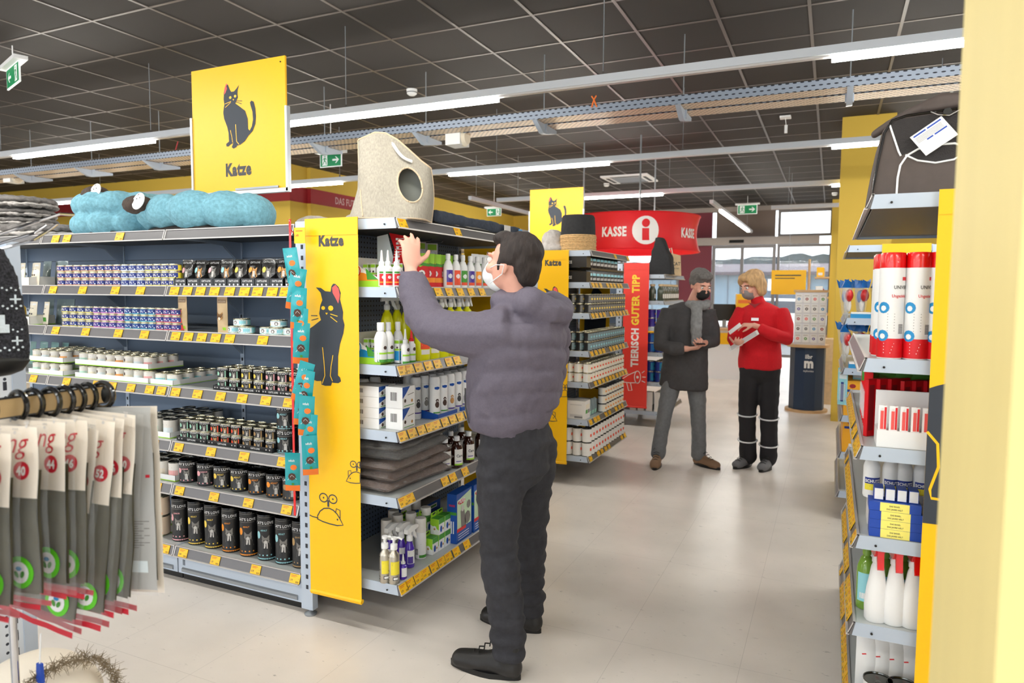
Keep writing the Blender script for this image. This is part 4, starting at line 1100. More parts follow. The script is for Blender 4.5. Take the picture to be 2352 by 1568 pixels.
for i, (u, lv) in enumerate(((537, 0), (568, 0), (557, 1), (610, 0), (638, 0), (664, 0), (642, 1))):
    x = xu(u, 2.57, z0 + 0.02)
    put('bluetin', tin(0.0405, 0.037, 'pale_blue', 'tin', blue_band, 24), 'pale blue flat tin, third shelf, %s' % ('bottom left of the left pile', 'bottom right of the left pile', 'on top of the left pile', 'bottom left of the right pile', 'bottom middle of the right pile', 'bottom right of the right pile', 'on top of the right pile')[i],
        'food tin', (x, 2.568 + (0.02 if i in (0, 3, 5) else 0.0), z0 + lv * 0.0376), radians(-18 + i * 7), 'pale blue flat tins')

# white cartons with cream tins on the fourth shelf
def pastel(col, dark=None):
    def f(a, r, h):
        a.rect(-r * 1.1, r * 1.1, h * 0.1, h * 0.55, col, 1, 8); a.line([(-r * 0.6, h * 0.7), (r * 0.3, h * 0.7)], h * 0.05, 'fur', 1)
        a.poly([(r * 0.2, h * 0.15), (r * 0.9, h * 0.15), (r * 0.9, h * 0.6)], 'fur_light', 2)
        if dark: a.rect(-r * 0.4, -r * 0.05, h * 0.5, h * 0.72, dark, 2, 2)
        a.rect(-r * 0.7, r * 0.1, h * 0.2, h * 0.26, 'white', 2, 3)
    return f
PAST = [('mint', None), ('cream', None), ('rim_white', 'brown'), ('cream', 'brown'), ('rim_orange', 'brown'), ('cream', 'brown'), ('rim_white', None), ('pink', None)]
PASTN = {'mint': 'mint', 'cream': 'cream', 'rim_white': 'white', 'rim_orange': 'peach', 'pink': 'pink', 'pale_blue': 'pale blue'}
def open_tray(w_, d_, h, m_, edge, art=None, name='cardboard_tray'):
    return carton(w_, d_, h, m_, 1.0, 1.0, art, 0.0015, name, edge)
def green_label(a, w_, h): pass
def tray_block(shelf, us, z, rows, cans, th, r, tray_d, tag_, tray_mat='white', edge='lime', desc='', label_where='', y0=2.535, can_lid='tin', key='pt'):
    """a cardboard tray holding rows of tins; us = pixel columns of the front row"""
    xs = [xu(u, y0 + r, z + th * 0.7) for u in us]
    pitch = (xs[-1] - xs[0]) / max(1, len(xs) - 1) if len(xs) > 1 else 2 * r
    rr_ = min(r, pitch / 2 * 0.985) if len(xs) > 1 else r
    w_ = (xs[-1] - xs[0]) + 2 * r + 0.006
    o = open_tray(w_, tray_d, 0.03, tray_mat, edge)()
    o.location = ((xs[0] + xs[-1]) / 2, y0 + tray_d / 2 - 0.004, z)
    tag(o, 'white cardboard tray with green foot edge, %s, %s' % (label_where, tag_), 'cardboard tray', 'white cardboard trays')
    for j in range(rows):
        for i, x in enumerate(xs):
            c, dk = cans[i % len(cans)]
            put('%s%s%s' % (key, c, dk), tin(r, th, 'offwhite', can_lid, pastel(c, dk), 20), '%s and white food tin, %s, %s row, %s from the left' % (PASTN[c], tag_, ('front', 'second', 'third', 'fourth', 'fifth')[j], ORD[i]), 'food tin',
                (x, y0 + r + 0.004 + j * (2 * r + 0.001), z + 0.0022), 0, 'white tins in cardboard trays')
mat('offwhite', (232, 228, 222), 0.4)
z0 = AL[3] + 0.001
tray_block(3, (88.6, 108, 128, 150), z0, 1, PAST[:4], 0.066, 0.0335, 0.28, 'far lower tray', label_where='fourth shelf')
tray_block(3, (88.6, 108, 128, 150), z0 + 0.076, 4, PAST[1:5], 0.066, 0.0335, 0.28, 'far upper tray', label_where='fourth shelf')
U8 = (196, 216, 236, 257, 278, 299, 321, 344)
tray_block(3, U8, z0, 1, PAST, 0.066, 0.0335, 0.22, 'long lower tray', label_where='fourth shelf')
tray_block(3, U8, z0 + 0.076, 3, PAST, 0.066, 0.0335, 0.22, 'long upper tray', label_where='fourth shelf')
tray_block(3, (373, 400), z0, 4, [('pale_blue', None), ('pale_blue', None)], 0.060, 0.038, 0.32, 'tray by black tins', label_where='fourth shelf', key='pu')
for q, (u, v, zz) in enumerate(((404, 853, 0.0), (462, 880, 0.0))): pass

# black tins in black trays: fourth and fifth shelves
def small_black(tint, head='fur'):
    def f(a, r, h):
        a.text("CAT'S LOVE", r * 0.2, h * 0.74, r * 0.42, 'white', 1, 0.02, 0.85)
        a.disc(-r * 0.3, h * 0.42, r * 0.3, TINTS[tint], 1, n=12); cat_head(a, r * 0.4, h * 0.45, r * 0.24, head, 'fur_light', 1)
        a.rect(r * 0.75, r * 0.9, h * 0.1, h * 0.7, TINTS[tint], 1)
    return f
def bt_art(a, w_, h):
    a.text("CAT'S LOVE", 0, h * 0.3, h * 0.5, 'white', 1, 0.02, 0.9)
    for k in (-0.42, -0.32, 0.32, 0.42): a.disc(k * w_, h * 0.5, h * 0.16, 'fur_light', 1, n=8)
def black_tins(shelf, us, tintseq, h, r, tiers, rows, trays, y0=2.545):
    z = AL[shelf] + 0.001
    xs = [xu(u, y0 + r, z + h) for u in us]
    for j in range(rows):
        for k in range(j, tiers):
            for i, x in enumerate(xs):
                put('sb' + tintseq[i] + str(h), tin(r, h, 'can_black', 'tin', small_black(tintseq[i], 'fur_tan' if tintseq[i] == 'red' else 'fur'), 20), 'small black tin, %s dot, %s, %s %s, %s from the left' % (tintseq[i], SH[shelf], 'front row' if j == 0 else 'rear row', LAYER[tiers][k], ORD[i]), 'food tin',
                    (x, y0 + r + j * (2 * r + 0.002), z + 0.0022 + k * (h + 0.0006)), 0, 'small black tins')
    for q, (a_, b_) in enumerate(trays):
        x0_, x1_ = xs[a_] - r - 0.002, xs[b_] + r + 0.002
        o = carton(x1_ - x0_, rows * 2 * r + 0.012, 0.024, 'can_black', 1, 1, bt_art, 0.0012, 'cardboard_tray')()
        o.location = ((x0_ + x1_) / 2, y0 + rows * r, z); tag(o, 'low black tray holding small tins, %s, %s from the left' % (SH[shelf], ORD[q]), 'cardboard tray', 'low black trays')
black_tins(3, (517, 544, 572, 600, 628, 655, 682), ['mint', 'mint', 'yellow', 'yellow', 'pink', 'pink', 'orange'], 0.056, 0.0362, 2, 2, ((0, 1), (2, 3), (4, 5), (6, 6)))
black_tins(4, (431, 453, 476, 500, 523, 547, 573, 599, 626), ['mint', 'mint', 'mint', 'red', 'red', 'red', 'bronze', 'bronze', 'bronze'], 0.056, 0.0338, 2, 2, ((0, 2), (3, 5), (6, 8)))
z = AL[4] + 0.001
for k in range(2):
    x = xu(661, 2.60, z + 0.1)
    put('bigcan', tin(0.0505, 0.118, 'can_black', 'tin_dark', lambda a, r, h: brand("CAT'S LOVE", 'c_blue', 'ADULT', strip='c_blue')(a, r, h), 28), 'large black tin with pale blue stripe, %s of the stack of two' % ('bottom', 'top')[k], 'food tin', (x, 2.598, z + k * 0.1188), radians(8), 'large black tins stacked in two')
for k in range(2):
    o = put('bigcan', None, 'large black tin half behind the hanging teal packets, %s one' % ('lower', 'upper')[k] if False else ('large black tin behind the stack of two, %s' % ('lower', 'upper')[k]), 'food tin', (x + 0.012, 2.705, z + k * 0.1188), radians(8), 'large black tins stacked in two')
# tall white tins, fifth and sixth shelves, five rows deep
def tall_white(shelf, us, h, r, rows, palette, y0=2.55, where=''):
    z = AL[shelf] + 0.001
    xs = [xu(u, y0 + r, z + h * 0.8) for u in us]
    w_ = xs[-1] - xs[0] + 2 * r + 0.006
    o = open_tray(w_, 0.30, 0.032, 'white', 'lime')(); o.location = ((xs[0] + xs[-1]) / 2, y0 + 0.148, z); tag(o, 'white cardboard tray holding tall tins, %s' % SH[shelf], 'cardboard tray', 'white cardboard trays')
    for j in range(rows):
        for i, x in enumerate(xs):
            c = palette[i % len(palette)]
            put('tw%s%.3f' % (c, h), tin(r, h, 'offwhite', 'tin_dark', pastel(c, None), 22), 'tall white tin, %s label, %s, %s row, %s from the left' % (PASTN[c], SH[shelf], ('front', 'second', 'third', 'fourth', 'fifth')[j], ORD[i]), 'food tin', (x, y0 + r + j * (2 * r + 0.001), z + 0.0022), 0, 'tall white tins')
tall_white(4, (328, 359, 392), 0.098, 0.0375, 5, ['rim_white', 'mint', 'rim_white'])
tall_white(5, (343, 374, 404), 0.098, 0.0375, 5, ['pink', 'cream', 'pink'])
# short drums on the sixth shelf, tall drums on the bottom shelf
z = AL[5] + 0.001
seq = [('pink', 'JUNIOR'), ('pink', 'JUNIOR'), ('yellow', 'ADULT'), ('yellow', 'ADULT'), ('orange', 'ADULT'), ('orange', 'ADULT'), ('bronze', 'SENIOR')]
us = (435, 476, 514, 553, 594, 635, 673)
for j in range(2):
    for i, u in enumerate(us):
        x = xu(u, 2.60, z + 0.06)
        put('sd' + seq[i][0], drum(0.0505, 0.118, seq[i][0], seq[i][1]), 'short black drum with %s stripe, sixth shelf, %s row, %s from the left' % (seq[i][0], ('front', 'rear')[j], ORD[i]), 'food drum', (x, 2.60 + j * 0.112, z), radians(10 + (i * 7) % 9), 'short black food drums')
z = AL[6] + 0.001
seq = [('pink', 'JUNIOR'), ('yellow', 'ADULT'), ('yellow', 'ADULT'), ('orange', 'ADULT'), ('orange', 'ADULT'), ('pale blue', 'ADULT'), ('pale blue', 'ADULT'), ('bronze', 'SENIOR')]
us = (417, 454, 492, 532, 573, 614, 655, 694)
for j in range(2):
    for i, u in enumerate(us):
        x = xu(u, 2.60, z + 0.1)
        put('td' + seq[i][0], drum(0.0480, 0.232, seq[i][0], seq[i][1]), 'tall black drum with %s stripe, bottom shelf, %s row, %s from the left' % (seq[i][0], ('front', 'rear')[j], ORD[i]), 'food drum', (min(x, -2.265), 2.60 + j * 0.108, z), radians(8 + (i * 5) % 7), 'tall black food drums')
def beige_art(a, r, h):
    a.rect(-r * 1.2, r * 1.3, h * 0.08, h * 0.2, 'c_orange', 1, 8); a.line([(-r * 0.7, h * 0.7), (0.0, h * 0.7), (0.0, h * 0.85), (-r * 0.7, h * 0.85)], 0.0016, 'brown', 1, True)
    a.rect(r * 0.1, r * 0.4, h * 0.62, h * 0.78, 'brown', 1, 3); a.rect(-r * 0.6, r * 0.2, h * 0.4, h * 0.43, 'c_orange', 1, 3)
mat('beige', (234, 210, 184), 0.45)
for k in range(2):
    for i, u in enumerate((330, 371)):
        put('beige', tin(0.0500, 0.108, 'beige', 'tin', beige_art, 26), 'large beige tin, bottom shelf, %s %s stack' % (('lower one of the', 'upper one of the')[k], ('farther', 'nearer')[i]), 'food tin', (xu(u, 2.61, z + 0.1), 2.605, z + 0.003 + k * 0.1086), radians(-15), 'large beige tins')
o = open_tray(0.23, 0.2, 0.04, 'white', 'lime')(); o.location = (xu(350, 2.61, z + 0.02), 2.64, z); tag(o, 'white cardboard tray under the beige tins, bottom shelf', 'cardboard tray', 'white cardboard trays')

# pouches, sachets and boxes at the left end of the upper shelves
def strip_art(c1, c2):
    def f(a, w_, h):
        a.rect(-w_ * 0.3, w_ * 0.3, h * 0.2, h * 0.92, 'white', 1, 6); a.rect(-w_ * 0.3, w_ * 0.3, h * 0.12, h * 0.3, c1, 2, 6); a.line([(-w_ * 0.15, h * 0.7), (w_ * 0.15, h * 0.7)], h * 0.02, c2, 2); a.disc(0, h * 0.45, w_ * 0.12, c2, 2, n=10)
    return f
mat('grey_green', (128, 146, 150), 0.35, coat=0.2); mat('pouch_teal', (116, 160, 156), 0.35, coat=0.2)
def pouch_fan(shelf, us, key, body, art, w_, h, desc, y=2.56):
    z = AL[shelf] + 0.003
    for i, u in enumerate(us):
        o = put(key, pouch(w_, h, body, art), '%s, %s, %s from the left' % (desc, SH[shelf], ORD[i]), 'food pouch', (xu(u, y + i * 0.004, z + 0.07), y + (i % 2) * 0.03, z), radians(-6 + (i * 5) % 11), desc + 's')
        o.rotation_euler[0] = -0.12
pouch_fan(1, (48, 66, 84), 'op', 'cream', strip_art('orange', 'brown'), 0.055, 0.135, 'white pouch with orange foot')
pouch_fan(1, (104, 124, 143), 'gp1', 'grey_green', None, 0.09, 0.15, 'grey cat food pouch behind the blue tins', 2.68)
pouch_fan(2, (42, 60, 78, 96), 'gp2', 'cream', strip_art('green', 'black'), 0.05, 0.135, 'white pouch with green foot')
pouch_fan(2, (112, 126, 140, 152, 163), 'gp3', 'grey_green', None, 0.075, 0.15, 'dull grey pouch behind the blue tins', 2.70)
pouch_fan(3, (72, 86, 100, 114, 128, 142), 'gp4', 'pouch_teal', None, 0.07, 0.15, 'grey-green pouch behind the white trays', 2.84)
for s_, u in ((1, 100), (2, 92)):
    o = carton(0.2, 0.15, 0.055, 'offwhite', 0.9, 1.0, None, 0.0015, 'display_box', 'lime')(); o.location = (xu(78, 2.6, AL[s_]), 2.59, AL[s_] + 0.001)
    tag(o, 'pale display box with green foot edge, %s, left of the blue tins' % SH[s_], 'display box', 'pale display boxes')
# small green-rimmed label pieces on the fourth shelf trays
for (x_, z_, nm) in ((xu(405, 2.63, AL[3] + 0.1), AL[3] + 0.088, 'upper'), (xu(462, 2.75, AL[3]), AL[3] + 0.012, 'lower')): pass
# ------------------------------------------------------------------ bottles, sprays and boxes
def lathe_obj(name, parts, art=None, art_r=None, sy=1.0):
    """parts = [(part name, profile, material)]; first part carries the print"""
    def f():
        t = bpy.data.objects.new(name, None); COL.objects.link(t); t.empty_display_size = 0.05
        for i, (pn, prof, m_) in enumerate(parts):
            m = MB()
            if callable(prof): prof(m)
            else: m.lathe(prof, 22, m_, sy=sy)
            if i == 0 and art:
                a = Art(); art(a); a.put(m, (lambda x, z, d: (((art_r + d) * sin(x / art_r)), -(art_r + d) * cos(x / art_r) * sy, z)), 0.0003)
            m.build(pn, t)
        return t
    return f
def bottle_prof(r, h, neck, shoulder=0.75):
    return [(0, 0), (r * 0.9, 0), (r, 0.006), (r, h * shoulder), (r * 0.93, h * (shoulder + 0.06)), (r * 0.6, h * 0.93), (neck, h * 0.97), (neck, h), (0, h)]
def trigger(m, z, s_=1.0, mat_='white', dirx=-1):
    m.lathe([(0.012 * s_, 0), (0.015 * s_, 0.002), (0.015 * s_, 0.022 * s_), (0.009 * s_, 0.03 * s_), (0.009 * s_, 0.045 * s_)], 14, mat_, (0, 0, z))
    m.prism([(-0.055 * s_, z + 0.066 * s_), (-0.055 * s_, z + 0.054 * s_), (-0.02 * s_, z + 0.045 * s_), (0.03 * s_, z + 0.04 * s_), (0.028 * s_, z + 0.06 * s_), (0.0, z + 0.073 * s_), (-0.03 * s_, z + 0.073 * s_)], 'y', -0.011 * s_, 0.011 * s_, mat_)
    m.prism([(-0.03 * s_, z + 0.05 * s_), (-0.018 * s_, z + 0.05 * s_), (-0.026 * s_, z + 0.02 * s_), (-0.045 * s_, z + 0.0), (-0.05 * s_, z + 0.004)], 'y', -0.006 * s_, 0.006 * s_, mat_)
def trigger_bottle(r, h, body, trig='white', art=None, sy=0.8, rot=0, name='spray_bottle', neckr=None):
    def tr(m):
        M_ = MB(); trigger(M_, h, 1.0, trig)
        Rz = Matrix.Rotation(rot, 3, 'Z')
        m.v += [tuple(Rz @ Vector(v)) for v in M_.v]; m.names = M_.names; m.f = M_.f; m.m = M_.m
    return lathe_obj(name, [('body', bottle_prof(r, h, neckr or 0.013, 0.7), body), ('trigger', tr, trig)], art, r * 1.001 if art else None, sy)
def pump_bottle(r, h, body, art=None, name='pump_bottle'):
    def pm(m):
        m.lathe([(0.013, 0), (0.016, 0.001), (0.016, 0.024), (0.006, 0.026), (0.006, 0.045), (0.013, 0.046), (0.013, 0.056), (0, 0.058)], 16, 'white', (0, 0, h))
        m.tube([(0, 0, h + 0.052), (0.02, -0.008, h + 0.053), (0.034, -0.014, h + 0.044)], 0.005, 'white')
    return lathe_obj(name, [('body', bottle_prof(r, h, 0.012, 0.8), body), ('pump', pm, 'white')], art, r * 1.001)
def spray_can(r, h, body, cap, art=None, caph=0.3, name='spray_can'):
    H1 = h * (1 - caph)
    return lathe_obj(name, [('body', [(0, 0), (r * 0.95, 0), (r, 0.004), (r, H1), (0, H1)], body), ('cap', [(r * 0.99, H1 + 0.0005), (r * 0.99, h - 0.008), (r * 0.93, h - 0.001), (r * 0.7, h), (0, h)], cap)], art, r * 1.001)
def cap_bottle(r, h, body, cap, art=None, capr=None, caph=0.13, sy=1.0, name='bottle', sh=0.72):
    hb = h * (1 - caph); capr = capr or r * 0.5
    return lathe_obj(name, [('body', bottle_prof(r, hb, capr * 0.8, sh), body), ('cap', [(capr, hb - 0.001), (capr, h - 0.004), (capr * 0.85, h), (0, h)], cap)], art, r * 1.001, sy)
def nozzle_bottle(r, h, body, tip, art=None, name='dropper_bottle'):
    hb = h * 0.62
    return lathe_obj(name, [('body', bottle_prof(r, hb, r * 0.6, 0.8), body), ('nozzle', [(r * 0.6, hb - 0.001), (r * 0.6, hb + h * 0.06), (r * 0.36, hb + h * 0.08), (r * 0.16, h * 0.98), (0, h)], tip)], art, r * 1.001)
def pbox(w_, d_, h, m_, art=None, side=None, name='product_box', top=None):
    def f():
        m = MB(); m.box(-w_ / 2, w_ / 2, -d_ / 2, d_ / 2, 0, h, m_)
        if top: m.box(-w_ / 2, w_ / 2, -d_ / 2, d_ / 2, h, h + 0.0005, top)
        if art: a = Art(); art(a, w_, h); a.put(m, on_front(0, 0, -d_ / 2), 0.0005)
        if side:
            for s in (-1, 1):
                a = Art(); side(a, d_, h); a.put(m, (lambda x, z, dd: (s * (w_ / 2 + dd), s * x, z)), 0.0005)
        return m.build(name)
    return f
def hang_card(w_, h, m_, art=None, name='blister_pack', depth=0.012):
    def f():
        m = MB(); m.box(-w_ / 2, w_ / 2, -0.0008, 0.0008, -h, 0, m_)
        m.box(-w_ * 0.35, w_ * 0.35, -depth, -0.0009, -h * 0.85, -h * 0.35, 'clear')
        if art: a = Art(); art(a, w_, h); a.put(m, on_front(0, -h, -0.0009), 0.0005)
        return m.build(name)
    return f
RE = pi / 2
NE = 'from the near end'
def E_(u, x, z): return yu(u, x, z)

# --- bottom shelf of the near end unit
z = EL[5] + 0.001
def silver_art(a):
    a.rect(-0.022, 0.024, 0.045, 0.105, 'rim_yellow', 1, 8); a.line([(-0.015, 0.092), (0.018, 0.092)], 0.004, 'ink_grey', 2); a.line([(-0.015, 0.07), (0.016, 0.07)], 0.002, 'ink_grey', 2); a.rect(-0.012, 0.014, 0.02, 0.036, 'ink_grey', 1, 4); a.rect(-0.009, 0.011, 0.023, 0.033, 'white', 2, 4)
    for zz in (0.018, 0.03, 0.06, 0.12): a.rect(-0.06, -0.03, zz, zz + 0.003, 'black', 1, 6)
for i, (u, dx) in enumerate(((884, 0.045), (905, 0.0))):
    x = -1.735 - dx
    put('silver', pump_bottle(0.0245, 0.155, 'silver', silver_art), 'silver pump bottle with yellow label, bottom shelf, %s' % ('farther from the rail' if i == 0 else 'nearest the rail'), 'bottle', (x, E_(u, x, z + 0.1), z), RE - 0.7, 'silver pump bottles')
def purple_art(a):
    a.rect(-0.02, 0.02, 0.02, 0.085, 'white', 1, 8); a.rect(-0.018, 0.008, 0.022, 0.055, 'purple', 2, 4); a.line([(-0.012, 0.07), (0.014, 0.076)], 0.005, 'ink_grey', 2)
mat('violet', (74, 40, 170), 0.12, coat=0.6)
for i, (u, dx) in enumerate(((896, 0.14), (922, 0.10), (941, 0.045))):
    x = -1.73 - dx
    put('purple', trigger_bottle(0.023, 0.125, 'violet', 'white', purple_art, 1.0, radians(-150)), 'violet spray bottle with white trigger, %s from the left' % ORD[i], 'spray bottle', (x, E_(u, x, z + 0.1), z), RE - 0.6, 'violet spray bottles')
x = -1.725
put('purples', nozzle_bottle(0.0175, 0.115, 'violet', 'white', lambda a: a.rect(-0.014, 0.014, 0.014, 0.055, 'white', 1, 6)), 'small violet bottle with white pump before the violet sprays', 'bottle', (x, E_(926, x, z + 0.05), z), RE - 0.6)
def greencan(a):
    a.poly([(-0.02, 0.10), (0.025, 0.10), (0.025, 0.135)], 'lime', 1); a.rect(-0.024, 0.024, 0.006, 0.02, 'green', 1, 8); a.line([(-0.016, 0.075), (0.016, 0.075)], 0.003, 'green', 1); a.line([(-0.02, 0.055), (0.012, 0.055)], 0.002, 'fur_light', 1)
    for k in range(5): a.rect(-0.045, -0.03, 0.022 + k * 0.006, 0.025 + k * 0.006, 'black', 1, 3)
for i, (u, dx) in enumerate(((904, 0.24), (933, 0.24), (955, 0.235), (888, 0.19), (913, 0.185), (944, 0.14), (966, 0.055), (978, 0.12))):
    x = -1.735 - dx
    put('gcan', spray_can(0.0275, 0.20, 'white', 'offwhite', greencan, 0.34), 'white spray can with green print, bottom shelf, %s' % ('rear row, first from the left', 'rear row, second from the left', 'rear row, third from the left', 'middle row, leftmost', 'middle row, second from the left', 'middle row, third from the left', 'front one beside the violet spray', 'behind the front one, touching green boxes')[i], 'spray can', (x, E_(u, x, z + 0.12), z), RE - 0.4, 'white spray cans with green print')
def gb_front(a, w_, h):
    a.rect(-w_ / 2, w_ / 2, h * 0.68, h, 'green', 1); a.disc(-w_ * 0.1, h * 0.33, w_ * 0.2, 'blue', 1, h * 0.22, 12); a.disc(w_ * 0.25, h * 0.3, w_ * 0.12, 'fur_tan', 1, n=8)
def gb_side(a, w_, h):
    a.poly([(-w_ / 2, h * 0.6), (-w_ / 2, h), (w_ / 2, h), (w_ / 2, h * 0.3)], 'lime', 1); a.disc(0, h * 0.4, w_ * 0.25, 'white', 2, n=12); a.disc(0, h * 0.35, w_ * 0.12, 'fur_tan', 3, n=8)
def greenbox():
    o = pbox(0.055, 0.05, 0.08, 'white', gb_front, gb_side, 'green_box', 'green')()
    m = MB(); m.box(-0.0275, 0.0275, 0.022, 0.0225, 0.08, 0.105, 'lime'); m.disc = None
    m.tube([(-0.01, 0.0218, 0.095), (0.012, 0.0218, 0.098)], 0.004, 'black', 6); m.build('hanging_tab', o); return o
gb = [(1000, 0.05, 0), (1017, 0.05, 0), (1031, 0.05, 0), (1017, 0.05, 1), (1031, 0.05, 1), (993, 0.13, 0), (1008, 0.13, 0), (993, 0.13, 1), (1008, 0.13, 1), (975, 0.19, 1), (975, 0.19, 0)]
names = ('front row, nearest the camera', 'front row, middle, lower', 'front row, far, lower', 'front row, middle, on top', 'front row, far, on top', 'second row, near, lower', 'second row, far, lower', 'second row, near, on top', 'second row, far, on top', 'rear row, on top', 'rear row, lower')
ys = [3.02, 3.085, 3.15]
lay = [(0, 0.03, 0), (1, 0.03, 0), (2, 0.03, 0), (1, 0.03, 1), (2, 0.03, 1), (0, 0.10, 0), (1, 0.10, 0), (0, 0.10, 1), (1, 0.10, 1), (0, 0.17, 1), (0, 0.17, 0)]
ybase = E_(1000, -1.75, z + 0.05)
for i, (c, dx, k) in enumerate(lay):
    put('gbox', greenbox, 'small green and white waste bag box, %s' % names[i], 'box', (-1.745 - dx, ybase + c * 0.062, z + k * 0.0812), RE, 'small green and white boxes')
def blue_art(a, w_, h):
    a.rect(-w_ / 2, w_ / 2, 0, h * 0.28, 'blue', 1); a.poly([(-w_ / 2, h), (-w_ / 2, h * 0.86), (w_ / 2, h * 0.97), (w_ / 2, h)], 'blue', 1)
    a.rect(-w_ * 0.48, w_ * 0.1, h * 0.22, h * 0.29, 'red', 2); a.poly([(-w_ * 0.2, h * 0.28), (-w_ * 0.25, h * 0.62), (-w_ * 0.1, h * 0.68), (0, h * 0.6), (0.02, h * 0.28)], 'fur', 2); a.disc(-w_ * 0.12, h * 0.66, w_ * 0.1, 'fur_light', 3, n=10)
    a.disc(w_ * 0.28, h * 0.68, w_ * 0.13, 'fur', 2, n=12); a.disc(w_ * 0.2, h * 0.42, w_ * 0.2, 'fur', 2, n=12)
    a.text('TRIXIE', -w_ * 0.18, h * 0.79, w_ * 0.16, 'white', 3, 0.04, 0.8); a.disc(-w_ * 0.18, h * 0.815, w_ * 0.24, 'red', 2, h * 0.05, 16)
    for k in range(3): a.line([(-w_ * 0.4, h * (0.16 - k * 0.05)), (w_ * 0.3, h * (0.16 - k * 0.05))], 0.003, 'white', 2)
mat('pale_green', (200, 226, 190), 0.5)
y = E_(1046, -1.72, z + 0.1)
for i, (yy, lab) in enumerate(((y + 0.09, 'nearest of the three'), (y + 0.28, 'middle of the three'), (y + 0.47, 'farthest of the three'))):
    o = put('trx', pbox(0.175, 0.055, 0.26, 'blue', lambda a, w_, h: (a.rect(-w_ * 0.46, w_ * 0.46, 0.01, h - 0.01, 'pale_green', 0.5), blue_art(a, w_, h)), lambda a, w_, h: (a.text('TRIXIE', 0, h * 0.75, 0.014, 'red', 1, 0.04, 0.8), a.rect(-w_ * 0.5, w_ * 0.5, h * 0.58, h * 0.64, 'green', 1), a.rect(-0.006, 0.0, h * 0.2, h * 0.45, 'white', 1), a.rect(0.006, 0.012, h * 0.2, h * 0.45, 'white', 1))),
            'upright blue box showing a dog, bottom shelf, %s' % lab, 'product box', (-1.745, yy, z), RE + 0.03, 'upright blue dog care boxes')
for i in range(3):
    put('trxf', pbox(0.26, 0.17, 0.05, 'blue', lambda a, w_, h: (a.rect(-w_ * 0.3, w_ * 0.35, h * 0.3, h * 0.75, 'white', 1), a.rect(-w_ * 0.28, w_ * 0.32, h * 0.42, h * 0.62, 'green', 2)), None, 'product_box', 'fur'), 'blue box lying flat behind the green boxes, %s of the pile' % ('bottom', 'middle', 'top')[i], 'product box', (-2.03, y + 0.10, z + i * 0.051), RE, 'blue boxes lying flat')

# --- shelf with folded textiles and brown bottles
z = EL[4] + 0.001
mat('textile_grey', (84, 79, 78), 0.9, noise_=0.25, nscale=120, bump=0.6, bscale=160); mat('textile_brown', (92, 66, 54), 0.9, noise_=0.25, nscale=90, bump=0.6, bscale=120)
mat('film', (250, 250, 250), 0.03, alpha=0.12, bump=1, bscale=26, coat=1)
def soft_pack(seed, mcol, L=0.44, Wd=0.36, H=0.056):
    rnd = random.Random(seed)
    def f():
        t = bpy.data.objects.new('textile_pack', None); COL.objects.link(t); t.empty_display_size = 0.05
        for nm, mm, gx in (('folded_fabric', mcol, 0), ('plastic_wrap', 'film', 0.006)):
            m = MB(); nx, ny = 30, 22; vs = []; fs = []
            for s in (0, 1):
                for j in range(ny + 1):
                    for i in range(nx + 1):
                        u, v = i / nx * 2 - 1, j / ny * 2 - 1
                        e = max(0.0, 1 - abs(u) ** 9) ** 0.5 * max(0.0, 1 - abs(v) ** 9) ** 0.5
                        nz = noise.noise(Vector((u * 3 + seed, v * 2.2, s * 3.1))) * 0.016 + noise.noise(Vector((u * 8, v * 8 + seed, s * 5))) * (0.010 + gx * 0.9)
                        zz = (H / 2) + (1 if s else -1) * (H / 2 * e + gx * 0.5) + (nz * e if s else 0)
                        wob = 1 + 0.05 * noise.noise(Vector((u * 4, v * 4, seed * 3.3 + s)))
                        vs.append((u * (L / 2 + gx) * wob, v * (Wd / 2 + gx) * wob, max(0.0005, zz)))
            K = (nx + 1) * (ny + 1)
            for s in (0, 1):
                for j in range(ny):
                    for i in range(nx):
                        a = s * K + j * (nx + 1) + i; q = (a, a + 1, a + nx + 2, a + nx + 1); fs.append(q if s else q[::-1])
            for j in range(ny):
                for c in (0, nx): a = j * (nx + 1) + c; fs.append((a, a + nx + 1, a + nx + 1 + K, a + K))
            for i in range(nx):
                for j in (0, ny): a = j * (nx + 1) + i; fs.append((a, a + 1, a + 1 + K, a + K))
            m.add(vs, fs, mm); m.build(nm, t, smooth=80)
        return t
    return f
ym = 2.5 + 0.29
for i in range(5):
    mc = 'textile_grey' if i >= 3 else 'textile_brown'
    put('pack%d' % i, soft_pack(i, mc, 0.50 - (0.03 if i == 3 else 0), 0.38, 0.052), '%s folded blanket in crinkled plastic, %s in the pile' % ('grey' if i >= 3 else 'brown', ('lowest', 'second from the bottom', 'middle one', 'second from the top', 'topmost')[i]), 'blanket', (-1.93, ym + 0.01 * (i % 2), z + i * 0.046), RE + 0.04 * (i - 2), 'wrapped folded blankets')
mat('amber', (52, 24, 14), 0.15, coat=0.5)
def care_art(a):
    a.rect(-0.028, 0.028, 0.02, 0.10, 'offwhite', 1, 10); a.rect(-0.028, 0.028, 0.018, 0.026, 'lime', 2, 10); a.text('Care', 0.0, 0.06, 0.02, 'ink_grey', 2, 0.03, 0.85); a.rect(-0.02, 0.01, 0.036, 0.04, 'purple', 2, 4)
